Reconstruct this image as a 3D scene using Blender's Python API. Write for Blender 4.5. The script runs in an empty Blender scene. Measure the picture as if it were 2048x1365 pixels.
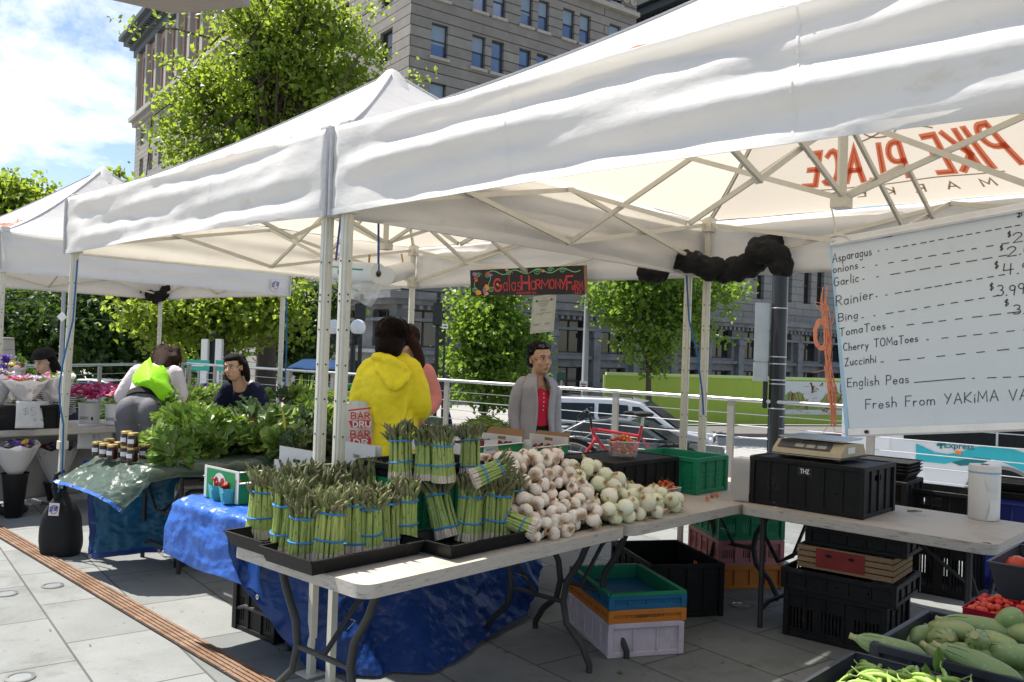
import bpy,bmesh,math,random
from mathutils import Vector as V,Matrix as M,noise as mnoise
R = math.radians
PI = math.pi
rnd = random.Random(7)
SC = bpy.context.scene
COL = SC.collection
CF,CPITCH,CROLL,CH = 1724.5,.0133,.0347,1.515
cam_d = bpy.data.cameras.new('camera')
cam_d.sensor_width = 36
cam_d.lens = 36 * CF / 2048
cam_d.clip_start = .05
cam_d.clip_end = 2000
cam = bpy.data.objects.new('camera',cam_d)
COL.objects.link(cam)
cam.matrix_world = M.Translation((0,0,CH)) @ M.Rotation(PI / 2 + CPITCH,4,'X') @ M.Rotation(CROLL,4,'Z')
SC.camera = cam
SUN_EL = R(60)
SUN_AZ = R(152)
sd = V((math.cos(SUN_AZ) * math.cos(SUN_EL),math.sin(SUN_AZ) * math.cos(SUN_EL),math.sin(SUN_EL)))
sun_d = bpy.data.lights.new('sun','SUN')
sun_d.energy = 5.0
sun_d.angle = R(.53)
sun_d.color = (1,.95,.87)
sun = bpy.data.objects.new('sun',sun_d)
COL.objects.link(sun)
sun.location = (0,0,60)
sun.rotation_euler = (-sd).to_track_quat('-Z','Y').to_euler()
world = bpy.data.worlds.new('World')
SC.world = world
world.use_nodes = True
wn,wl = world.node_tree.nodes,world.node_tree.links
wn.clear()
w_out = wn.new('ShaderNodeOutputWorld')
w_bg = wn.new('ShaderNodeBackground')
w_bg.inputs['Strength'].default_value = .085
w_sky = wn.new('ShaderNodeTexSky')
w_sky.sky_type = 'NISHITA'
w_sky.sun_disc = False
w_sky.sun_elevation = SUN_EL
w_sky.sun_rotation = PI / 2 - SUN_AZ
w_sky.air_density = 1.0
w_sky.dust_density = .6
w_tc = wn.new('ShaderNodeTexCoord')
w_map = wn.new('ShaderNodeMapping')
w_map.inputs['Scale'].default_value = (1.2,1.2,2.4)
w_map.inputs['Location'].default_value = (.35,.1,.22)
w_no = wn.new('ShaderNodeTexNoise')
w_no.inputs['Scale'].default_value = 3.1
w_no.inputs['Detail'].default_value = 9
w_no.inputs['Roughness'].default_value = .62
w_no.inputs['Distortion'].default_value = .25
w_cr = wn.new('ShaderNodeValToRGB')
w_cr.color_ramp.elements[0].position = .50
w_cr.color_ramp.elements[1].position = .66
w_mix = wn.new('ShaderNodeMixRGB')
w_mix.inputs['Color2'].default_value = (9.6,9.7,9.9,1)
wl.new(w_tc.outputs['Generated'],w_map.inputs['Vector'])
wl.new(w_map.outputs['Vector'],w_no.inputs['Vector'])
wl.new(w_no.outputs['Fac'],w_cr.inputs['Fac'])
wl.new(w_cr.outputs['Color'],w_mix.inputs['Fac'])
wl.new(w_sky.outputs['Color'],w_mix.inputs['Color1'])
wl.new(w_mix.outputs['Color'],w_bg.inputs['Color'])
wl.new(w_bg.outputs['Background'],w_out.inputs['Surface'])
SC.view_settings.view_transform = 'Standard'
SC.view_settings.look = 'None'
SC.view_settings.exposure = .92
SC.view_settings.gamma = 1
SC.render.engine = 'CYCLES'
SC.cycles.max_bounces = 7
SC.cycles.diffuse_bounces = 4
SC.cycles.glossy_bounces = 3
SC.cycles.transmission_bounces = 5
SC.cycles.transparent_max_bounces = 8
SC.cycles.caustics_reflective = False
SC.cycles.caustics_refractive = False
SC.cycles.use_denoising = True
def ray(x,y):
 u,w = (x - 1024) / CF,(y - 682.5) / CF
 u0 = u * math.cos(CROLL) + w * math.sin(CROLL)
 w0 = -u * math.sin(CROLL) + w * math.cos(CROLL)
 c,s = math.cos(CPITCH),math.sin(CPITCH)
 return V((u0,c + w0 * s,s - w0 * c))
def at(x,y,z=None,Y=None):
 d = ray(x,y)
 t = (z - CH) / d.z if z is not None else Y / d.y
 return V((0,0,CH)) + d * t
def an(deg):
 return V((math.cos(R(deg)),math.sin(R(deg)),0))
MATS = {}
def mat(name,col,rough=.6,metal=0,var=.12,vscale=8,bump=0,bscale=40,spec=.4,trans=0,tcol=None,
  rand=0,hrand=0,dirt=None,alpha=1,coords='Object',stretch=None,coat=0,detail=5,transmission=0,ior=1.45):
 if name in MATS: return MATS[name]
 m = bpy.data.materials.new(name)
 MATS[name] = m
 m.use_nodes = True
 n,l = m.node_tree.nodes,m.node_tree.links
 b = n['Principled BSDF']
 out = n['Material Output']
 b.inputs['Roughness'].default_value = rough
 b.inputs['Metallic'].default_value = metal
 b.inputs['Specular IOR Level'].default_value = spec
 b.inputs['Coat Weight'].default_value = coat
 b.inputs['Alpha'].default_value = alpha
 b.inputs['IOR'].default_value = ior
 b.inputs['Transmission Weight'].default_value = transmission
 tc = n.new('ShaderNodeTexCoord')
 vec = tc.outputs[coords]
 if stretch:
  mp = n.new('ShaderNodeMapping')
  mp.inputs['Scale'].default_value = stretch
  l.new(vec,mp.inputs['Vector'])
  vec = mp.outputs['Vector']
 no = n.new('ShaderNodeTexNoise')
 no.inputs['Scale'].default_value = vscale
 no.inputs['Detail'].default_value = detail
 no.inputs['Roughness'].default_value = .65
 l.new(vec,no.inputs['Vector'])
 rmp = n.new('ShaderNodeMapRange')
 rmp.inputs['From Min'].default_value = .25
 rmp.inputs['From Max'].default_value = .75
 rmp.inputs['To Min'].default_value = 1 - var
 rmp.inputs['To Max'].default_value = 1 + var
 l.new(no.outputs['Fac'],rmp.inputs['Value'])
 hsv = n.new('ShaderNodeHueSaturation')
 hsv.inputs['Color'].default_value = (*col,1)
 csrc = None
 if dirt:
  dn = n.new('ShaderNodeTexNoise')
  dn.inputs['Scale'].default_value = dirt[1]
  dn.inputs['Detail'].default_value = 7
  dn.inputs['Roughness'].default_value = .7
  l.new(vec,dn.inputs['Vector'])
  dr = n.new('ShaderNodeMapRange')
  dr.inputs['From Min'].default_value = dirt[2]
  dr.inputs['From Max'].default_value = dirt[3]
  l.new(dn.outputs['Fac'],dr.inputs['Value'])
  mx = n.new('ShaderNodeMixRGB')
  mx.inputs['Color1'].default_value = (*col,1)
  mx.inputs['Color2'].default_value = (*dirt[0],1)
  l.new(dr.outputs['Result'],mx.inputs['Fac'])
  l.new(mx.outputs['Color'],hsv.inputs['Color'])
 val = rmp.outputs['Result']
 if rand or hrand:
  oi = n.new('ShaderNodeObjectInfo')
  r2 = n.new('ShaderNodeMapRange')
  r2.inputs['To Min'].default_value = 1 - rand
  r2.inputs['To Max'].default_value = 1 + rand
  l.new(oi.outputs['Random'],r2.inputs['Value'])
  mu = n.new('ShaderNodeMath')
  mu.operation = 'MULTIPLY'
  l.new(val,mu.inputs[0])
  l.new(r2.outputs['Result'],mu.inputs[1])
  val = mu.outputs['Value']
  if hrand:
   r3 = n.new('ShaderNodeMapRange')
   r3.inputs['To Min'].default_value = .5 - hrand
   r3.inputs['To Max'].default_value = .5 + hrand
   wn_ = n.new('ShaderNodeTexWhiteNoise')
   wn_.noise_dimensions = '1D'
   l.new(oi.outputs['Random'],wn_.inputs['W'])
   l.new(wn_.outputs['Value'],r3.inputs['Value'])
   l.new(r3.outputs['Result'],hsv.inputs['Hue'])
 l.new(val,hsv.inputs['Value'])
 l.new(hsv.outputs['Color'],b.inputs['Base Color'])
 if bump:
  bn = n.new('ShaderNodeTexNoise')
  bn.inputs['Scale'].default_value = bscale
  bn.inputs['Detail'].default_value = 6
  l.new(vec,bn.inputs['Vector'])
  bp = n.new('ShaderNodeBump')
  bp.inputs['Strength'].default_value = min(1,bump)
  bp.inputs['Distance'].default_value = .02 if bump <= 1 else .02 * bump
  l.new(bn.outputs['Fac'],bp.inputs['Height'])
  l.new(bp.outputs['Normal'],b.inputs['Normal'])
 if trans:
  t = n.new('ShaderNodeBsdfTranslucent')
  t.inputs['Color'].default_value = (*(tcol or col),1)
  ms = n.new('ShaderNodeMixShader')
  ms.inputs['Fac'].default_value = trans
  l.new(b.outputs['BSDF'],ms.inputs[1])
  l.new(t.outputs['BSDF'],ms.inputs[2])
  l.new(ms.outputs['Shader'],out.inputs['Surface'])
 return m
def leafmat(name,col,trans=.4,tcol=None,var=.42,vscale=1.4,rough=.45,spec=.5):
 return mat(name,col,rough,0,var,vscale,trans=trans,tcol=tcol or tuple(min(1,c * 1.5) for c in col),spec=spec,detail=3)
def glassmat(name,tint=(.9,.95,.95),alpha=.25,rough=.05):
 if name in MATS: return MATS[name]
 m = bpy.data.materials.new(name)
 MATS[name] = m
 m.use_nodes = True
 n,l = m.node_tree.nodes,m.node_tree.links
 b = n['Principled BSDF']
 b.inputs['Base Color'].default_value = (*tint,1)
 b.inputs['Roughness'].default_value = rough
 b.inputs['Alpha'].default_value = alpha
 return m
def frame_of(d):
 d = d.normalized()
 a = V((0,0,1)) if abs(d.z) < .95 else V((1,0,0))
 x = a.cross(d).normalized()
 return x,d.cross(x).normalized()
def rotm(rz=0,rx=0,ry=0):
 return (M.Rotation(rz,3,'Z') @ M.Rotation(ry,3,'Y') @ M.Rotation(rx,3,'X'))
class MB:
 def __init__(s):
  s.v,s.f,s.m,s.s = [],[],[],[]
 def add(s,vs,fs,mi=0,sm=False):
  o = len(s.v)
  s.v += [V(p) for p in vs]
  for f in fs:
   s.f.append(tuple(i + o for i in f)); s.m.append(mi); s.s.append(sm)
  return s
 def box(s,c,size,rot=None,mi=0):
  c = V(c)
  h = V(size) / 2
  if rot is None: rot = M.Identity(3)
  elif not isinstance(rot,M): rot = rotm(rot)
  vs = [c + rot @ V((sx * h.x,sy * h.y,sz * h.z)) for sx in (-1,1) for sy in (-1,1) for sz in (-1,1)]
  return s.add(vs,[(0,1,3,2),(4,6,7,5),(0,4,5,1),(2,3,7,6),(0,2,6,4),(1,5,7,3)],mi)
 def frustum(s,c,size0,size1,h,rot=0,mi=0,bottom=True,top=True):
  c = V(c); rot = rotm(rot) if not isinstance(rot,M) else rot
  q = [(-1,-1),(1,-1),(1,1),(-1,1)]
  vs = [c + rot @ V((a * size0[0] / 2,b * size0[1] / 2,0)) for a,b in q] + [c + rot @ V((a * size1[0] / 2,b * size1[1] / 2,h)) for a,b in q]
  fs = [(i,(i + 1) % 4,4 + (i + 1) % 4,4 + i) for i in range(4)]
  if bottom: fs.append((3,2,1,0))
  if top: fs.append((4,5,6,7))
  return s.add(vs,fs,mi)
 def tube(s,pts,r,n=8,mi=0,sm=True,caps=True,closed=False,flat=1.0,up=None):
  pts = [V(p) for p in pts]
  k = len(pts)
  rr = [r] * k if not isinstance(r,(list,tuple)) else r
  vs = []
  px = None
  for i,p in enumerate(pts):
   if closed: d = pts[(i + 1) % k] - pts[i - 1]
   else: d = pts[min(i + 1,k - 1)] - pts[max(i - 1,0)]
   if d.length < 1e-9: d = V((0,0,1))
   d.normalize()
   if px is None:
    if up is not None:
     x = V(up).cross(d)
     x = x.normalized() if x.length > 1e-6 else frame_of(d)[0]
    else: x = frame_of(d)[0]
   else:
    x = px - d * px.dot(d)
    x = x.normalized() if x.length > 1e-6 else frame_of(d)[0]
   y = d.cross(x)
   px = x
   for j in range(n):
    a = 2 * PI * j / n
    vs.append(p + (x * math.cos(a) + y * math.sin(a) * flat) * rr[i])
  fs = []
  for i in range(k if closed else k - 1):
   a,b = i * n,((i + 1) % k) * n
   for j in range(n):
    fs.append((a + j,a + (j + 1) % n,b + (j + 1) % n,b + j))
  if caps and not closed:
   fs.append(tuple(reversed(range(n)))); fs.append(tuple(range((k - 1) * n,k * n)))
  return s.add(vs,fs,mi,sm)
 def bar(s,a,b,w,h=None,mi=0,up=(0,0,1)):
  a,b = V(a),V(b)
  h = h or w
  d = (b - a).normalized()
  x = V(up).cross(d)
  x = x.normalized() if x.length > 1e-5 else V((1,0,0))
  y = d.cross(x)
  vs = [p + x * sx * w / 2 + y * sy * h / 2 for p in (a,b) for sx,sy in ((-1,-1),(1,-1),(1,1),(-1,1))]
  return s.add(vs,[(0,1,5,4),(1,2,6,5),(2,3,7,6),(3,0,4,7),(3,2,1,0),(4,5,6,7)],mi)
 def lathe(s,prof,o=(0,0,0),n=20,mi=0,sm=True,rot=None,caps=(True,True),fn=None):
  o = V(o)
  rot = rot or M.Identity(3)
  vs = []
  for i,(r,z) in enumerate(prof):
   for j in range(n):
    a = 2 * PI * j / n
    q = r * (fn(a,i) if fn else 1)
    vs.append(o + rot @ V((q * math.cos(a),q * math.sin(a),z)))
  fs = [(i * n + j,i * n + (j + 1) % n,(i + 1) * n + (j + 1) % n,(i + 1) * n + j) for i in range(len(prof) - 1) for j in range(n)]
  if caps[0]: fs.append(tuple(reversed(range(n))))
  if caps[1]: fs.append(tuple(range((len(prof) - 1) * n,len(prof) * n)))
  return s.add(vs,fs,mi,sm)
 def ell(s,c,r,rot=None,nu=14,nv=9,mi=0,fn=None):
  c = V(c)
  if not isinstance(r,(list,tuple,V)): r = (r,r,r)
  rot = rot or M.Identity(3)
  vs = []
  for i in range(nv + 1):
   t = PI * i / nv
   for j in range(nu):
    a = 2 * PI * j / nu
    p = V((math.sin(t) * math.cos(a),math.sin(t) * math.sin(a),-math.cos(t)))
    q = fn(p) if fn else p
    vs.append(c + rot @ V((q.x * r[0],q.y * r[1],q.z * r[2])))
  fs = [(i * nu + j,i * nu + (j + 1) % nu,(i + 1) * nu + (j + 1) % nu,(i + 1) * nu + j) for i in range(nv) for j in range(nu)]
  return s.add(vs,fs,mi,True)
 def grid(s,fn,nu,nv,mi=0,sm=True):
  vs = [fn(i / nu,j / nv) for j in range(nv + 1) for i in range(nu + 1)]
  fs = [(j * (nu + 1) + i,j * (nu + 1) + i + 1,(j + 1) * (nu + 1) + i + 1,(j + 1) * (nu + 1) + i) for j in range(nv) for i in range(nu)]
  return s.add(vs,fs,mi,sm)
 def prism(s,poly,fr,d0,d1,mi=0,mi_side=None):
  """poly in (a, b) of the frame fr = (origin, A, B); extruded from d0 to d1 along A x B"""
  o,A,B = V(fr[0]),V(fr[1]),V(fr[2])
  N = A.cross(B).normalized()
  k = len(poly)
  vs = [o + A * a + B * b + N * d0 for a,b in poly] + [o + A * a + B * b + N * d1 for a,b in poly]
  s.add(vs,[tuple(reversed(range(k))),tuple(range(k,2 * k))],mi)
  return s.add(vs,[(i,(i + 1) % k,k + (i + 1) % k,k + i) for i in range(k)],mi if mi_side is None else mi_side)
 def ribbon(s,pts,w,fn=None,mi=0,n=V((0,0,1))):
  """flat stroke along 2-D points; fn maps (x, y) to space"""
  P = [V((p[0],p[1])) for p in pts]
  k = len(P)
  if k < 2: return s
  L,Rr = [],[]
  for i in range(k):
   d0 = (P[i] - P[i - 1]) if i else (P[1] - P[0])
   d1 = (P[i + 1] - P[i]) if i < k - 1 else (P[i] - P[i - 1])
   d0 = d0.normalized() if d0.length > 1e-9 else V((1,0))
   d1 = d1.normalized() if d1.length > 1e-9 else d0
   d = d0 + d1
   d = d.normalized() if d.length > 1e-6 else d1
   nn = V((-d.y,d.x))
   c = max(.45,nn.dot(V((-d1.y,d1.x))))
   e = nn * (w / 2 / c)
   q = P[i]
   if i == 0: q = q - d * w * .4
   if i == k - 1: q = q + d * w * .4
   L.append(q + e); Rr.append(q - e)
  vs = [fn(p.x,p.y) for p in L] + [fn(p.x,p.y) for p in Rr]
  return s.add(vs,[(k + i,k + i + 1,i + 1,i) for i in range(k - 1)],mi)
 def mesh(s,name,mats,autos=40):
  me = bpy.data.meshes.new(name)
  me.from_pydata([tuple(p) for p in s.v],[],s.f)
  for m in mats: me.materials.append(m)
  me.polygons.foreach_set('material_index',s.m)
  me.polygons.foreach_set('use_smooth',s.s)
  me.update()
  if autos and any(s.s): me.set_sharp_from_angle(angle=R(autos))
  return me
 def build(s,name,mats,parent=None,local=False,bevel=0,solid=0,fuse=0,smooth=0,origin=None,subsurf=0,autos=40,seg=2,wrinkle=0,wsize=.12):
  if not isinstance(mats,(list,tuple)): mats = [mats]
  loc = V((0,0,0))
  if not local:
   if parent is not None:
    inv = MW[parent.name].inverted()
    s.v = [inv @ p for p in s.v]
   else:
    if origin is None:
     xs,ys,zs = [p.x for p in s.v],[p.y for p in s.v],[p.z for p in s.v]
     origin = V(((min(xs) + max(xs)) / 2,(min(ys) + max(ys)) / 2,min(zs)))
    loc = V(origin)
    s.v = [p - loc for p in s.v]
  o = bpy.data.objects.new(name,s.mesh(name,mats,0 if fuse else autos))
  COL.objects.link(o)
  o.location = loc
  if parent is not None:
   o.parent = parent
   MW[o.name] = MW[parent.name].copy()
  else: MW[o.name] = M.Translation(loc)
  if fuse:
   md = o.modifiers.new('fuse','REMESH'); md.mode = 'VOXEL'; md.voxel_size = fuse; md.use_smooth_shade = True
   if smooth:
    md = o.modifiers.new('relax','SMOOTH'); md.iterations = smooth; md.factor = .5
  if wrinkle:
   md = o.modifiers.new('folds','DISPLACE'); md.texture = folds(wsize); md.strength = wrinkle; md.mid_level = .5; md.texture_coords = 'LOCAL'
  if subsurf:
   md = o.modifiers.new('sub','SUBSURF'); md.levels = subsurf; md.render_levels = subsurf
  if solid:
   md = o.modifiers.new('thick','SOLIDIFY'); md.thickness = solid; md.offset = 0
  if bevel:
   md = o.modifiers.new('bevel','BEVEL'); md.width = bevel; md.segments = seg; md.limit_method = 'ANGLE'; md.angle_limit = R(35); md.harden_normals = False
  return o
MW = {}
def folds(sz):
 k = f'folds_{sz}'
 t = bpy.data.textures.get(k)
 if t is None:
  t = bpy.data.textures.new(k,'CLOUDS'); t.noise_scale = sz; t.noise_depth = 3; t.noise_type = 'HARD_NOISE'
 return t
def tag(o,label=None,cat=None,group=None,kind=None):
 if label: o['label'] = label
 if cat: o['category'] = cat
 if group: o['group'] = group
 if kind: o['kind'] = kind
 return o
def thing(name,label,cat,loc=(0,0,0),rz=0,group=None,rot=None):
 o = bpy.data.objects.new(name,None)
 COL.objects.link(o)
 o.empty_display_size = .1
 o.location = loc
 o.rotation_euler = rot or (0,0,rz)
 MW[o.name] = M.Translation(V(loc)) @ o.rotation_euler.to_matrix().to_4x4()
 return tag(o,label,cat,group)
def dup(o,loc=None,rot=None,label=None,group=None,scale=None,parent=None):
 c = o.copy()
 COL.objects.link(c)
 if loc is not None: c.location = loc
 if rot is not None: c.rotation_euler = rot
 if scale is not None: c.scale = (scale,) * 3 if not isinstance(scale,(tuple,list)) else scale
 if label: c['label'] = label
 if group: c['group'] = group
 if parent is not None: c.parent = parent
 for ch in list(o.children): dup(ch,parent=c)
 return c
def text_obj(name,body,size,m,parent,fr,align='CENTER',shear=0,bold=0,sx=1,spacing=1):
 """lettering as a flat mesh; fr = (origin, A, B) world frame, lifted a little off the surface"""
 cu = bpy.data.curves.new(name,'FONT')
 cu.body = body; cu.size = size; cu.align_x = align; cu.align_y = 'CENTER'; cu.shear = shear; cu.offset = bold; cu.space_character = spacing
 to = bpy.data.objects.new(name,cu)
 COL.objects.link(to)
 dg = bpy.context.evaluated_depsgraph_get()
 dg.update()
 me = bpy.data.meshes.new_from_object(to.evaluated_get(dg))
 bpy.data.objects.remove(to)
 bpy.data.curves.remove(cu)
 o0,A,B = V(fr[0]),V(fr[1]),V(fr[2])
 mb = MB()
 yc_ = (max(v.co.y for v in me.vertices) + min(v.co.y for v in me.vertices)) / 2
 mb.add([o0 + A * v.co.x * sx + B * (v.co.y - yc_) for v in me.vertices],[tuple(p.vertices) for p in me.polygons])
 bpy.data.meshes.remove(me)
 return mb.build(name,m,parent)
def _arc(cx,cy,rx,ry,a0,a1,n=8):
 return [(cx + rx * math.cos(R(a0 + (a1 - a0) * i / n)),cy + ry * math.sin(R(a0 + (a1 - a0) * i / n))) for i in range(n + 1)]
GL = {
 'A': (.7,[[(0,0),(.35,1),(.7,0)],[(.13,.36),(.57,.36)]]),
 'B': (.6,[[(0,0),(0,1)],[(0,1)] + _arc(.3,.76,.25,.24,90,-90) + [(.1,.52)],[(.1,.52)] + _arc(.33,.26,.27,.26,90,-90) + [(0,0)]]),
 'C': (.62,[_arc(.36,.5,.34,.5,50,310,12)]),
 'D': (.65,[[(0,0),(0,1)] + _arc(.2,.5,.42,.5,90,-90,10) + [(0,0)]]),
 'E': (.52,[[(.52,1),(0,1),(0,0),(.52,0)],[(0,.52),(.42,.52)]]),
 'F': (.52,[[(.55,1),(0,1),(0,0)],[(0,.52),(.42,.52)]]),
 'G': (.68,[_arc(.36,.5,.34,.5,50,330,12) + [(.68,.45),(.42,.45)]]),
 'H': (.65,[[(0,0),(0,1)],[(.65,0),(.65,1)],[(0,.5),(.65,.5)]]),
 'I': (.05,[[(.02,0),(.02,1)]]),
 'K': (.6,[[(0,0),(0,1)],[(.58,1),(0,.42),(.6,0)]]),
 'L': (.5,[[(0,1),(0,0),(.5,0)]]),
 'M': (.8,[[(0,0),(.06,1),(.4,.3),(.74,1),(.8,0)]]),
 'N': (.65,[[(0,0),(0,1),(.65,0),(.65,1)]]),
 'O': (.7,[_arc(.35,.5,.35,.5,90,450,14)]),
 'P': (.58,[[(0,0),(0,1)] + _arc(.26,.74,.3,.26,90,-90) + [(0,.48)]]),
 'R': (.62,[[(0,0),(0,1)] + _arc(.26,.75,.3,.25,90,-90) + [(0,.5)],[(.2,.5),(.62,0)]]),
 'S': (.55,[_arc(.28,.74,.25,.25,40,250,8) + _arc(.27,.25,.27,.26,80,-140,8)]),
 'T': (.65,[[(0,1),(.65,1)],[(.33,1),(.33,0)]]),
 'U': (.65,[[(0,1),(0,.35)] + _arc(.32,.33,.32,.33,180,360,8) + [(.64,1)]]),
 'V': (.65,[[(0,1),(.33,0),(.65,1)]]),
 'W': (.9,[[(0,1),(.22,0),(.45,.8),(.68,0),(.9,1)]]),
 'Y': (.62,[[(0,1),(.31,.5)],[(.62,1),(.2,0)]]),
 'Z': (.55,[[(0,.95),(.5,1),(.05,0),(.55,.03)]]),
 'a': (.45,[_arc(.22,.25,.22,.25,40,350,10),[(.43,.5),(.43,0)]]),
 'c': (.4,[_arc(.22,.25,.22,.25,45,315,9)]),
 'e': (.44,[[(.02,.26),(.43,.28)] + _arc(.22,.25,.22,.25,10,320,10)]),
 'f': (.32,[[(.36,.95),(.2,1),(.14,.8),(.14,0)],[(0,.5),(.32,.52)]]),
 'g': (.45,[_arc(.22,.25,.22,.25,40,350,10),[(.43,.5),(.42,-.25)] + _arc(.22,-.22,.2,.14,0,-160,5)]),
 'h': (.42,[[(0,0),(0,1)],[(0,.3)] + _arc(.21,.28,.2,.2,150,0,5) + [(.42,0)]]),
 'i': (.06,[[(.03,.48),(.03,0)],[(.03,.68),(.05,.74)]]),
 'k': (.4,[[(0,0),(0,1)],[(.36,.5),(0,.22),(.4,0)]]),
 'l': (.06,[[(.03,1),(.03,0)]]),
 'm': (.7,[[(0,.5),(0,0)],[(0,.3)] + _arc(.17,.3,.17,.2,150,0,5) + [(.34,0)],[(.34,.3)] + _arc(.52,.3,.17,.2,150,0,5) + [(.69,0)]]),
 'n': (.42,[[(0,.5),(0,0)],[(0,.28)] + _arc(.21,.28,.2,.22,150,0,5) + [(.42,0)]]),
 'o': (.46,[_arc(.23,.25,.23,.25,90,450,11)]),
 'p': (.45,[[(0,.5),(0,-.35)],_arc(.22,.25,.22,.25,170,-170,10)]),
 'r': (.32,[[(0,.5),(0,0)],[(0,.3),(.14,.48),(.32,.46)]]),
 's': (.36,[_arc(.19,.37,.16,.13,40,250,6) + _arc(.18,.13,.18,.13,80,-150,6)]),
 't': (.32,[[(.15,.85),(.15,.06),(.3,0)],[(0,.55),(.32,.57)]]),
 'u': (.42,[[(0,.5),(.02,.15),(.15,0),(.32,.05),(.41,.25)],[(.41,.5),(.42,0)]]),
 'v': (.4,[[(0,.5),(.2,0),(.4,.5)]]),
 'w': (.62,[[(0,.5),(.16,0),(.31,.42),(.46,0),(.62,.5)]]),
 'y': (.42,[[(0,.5),(.2,.05)],[(.42,.5),(.1,-.38)]]),
 'z': (.4,[[(0,.5),(.38,.5),(0,0),(.4,0)]]),
 '0': (.5,[_arc(.25,.5,.25,.5,90,450,12)]),
 '2': (.5,[_arc(.25,.75,.24,.25,170,-30,7) + [(.02,.02),(.52,.02)]]),
 '3': (.5,[_arc(.22,.76,.23,.24,140,-80,7),_arc(.22,.27,.27,.27,80,-140,8)]),
 '4': (.55,[[(.08,1),(.02,.4),(.55,.42)],[(.42,.95),(.38,0)]]),
 '5': (.5,[[(.48,1),(.08,1),(.05,.58)] + _arc(.22,.3,.26,.3,110,-140,9)]),
 '9': (.5,[_arc(.24,.72,.22,.26,20,380,10),[(.46,.8),(.36,0)]]),
 '$': (.5,[_arc(.26,.72,.2,.2,40,250,7) + _arc(.24,.32,.22,.2,80,-140,7),[(.3,1.05),(.2,-.02)]]),
 '.': (.06,[[(.0,.03),(.06,.05)]]),' ': (.4,[]),"'": (.06,[[(.03,1),(.03,.8)]]),
 '-': (.5,[[(.06,.2),(.44,.24)]]),'/': (.3,[[(0,0),(.3,1)]]),'*': (.15,[[(0,.4),(.15,.6)]]),
}
def strokes(text,h=1,gap=.2,jit=0,r=None,sx=1):
 x,out = 0,[]
 for ch in text:
  w,ss = GL.get(ch,GL.get(ch.lower(),(.3,[])))
  dy = r.uniform(-jit,jit) if r else 0
  k = 1 + (r.uniform(-jit,jit) if r else 0)
  for st in ss: out.append([((x + px * sx) * h,(py * k + dy) * h) for px,py in st])
  x += (w * sx + gap)
 return out,(x - gap) * h
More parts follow.
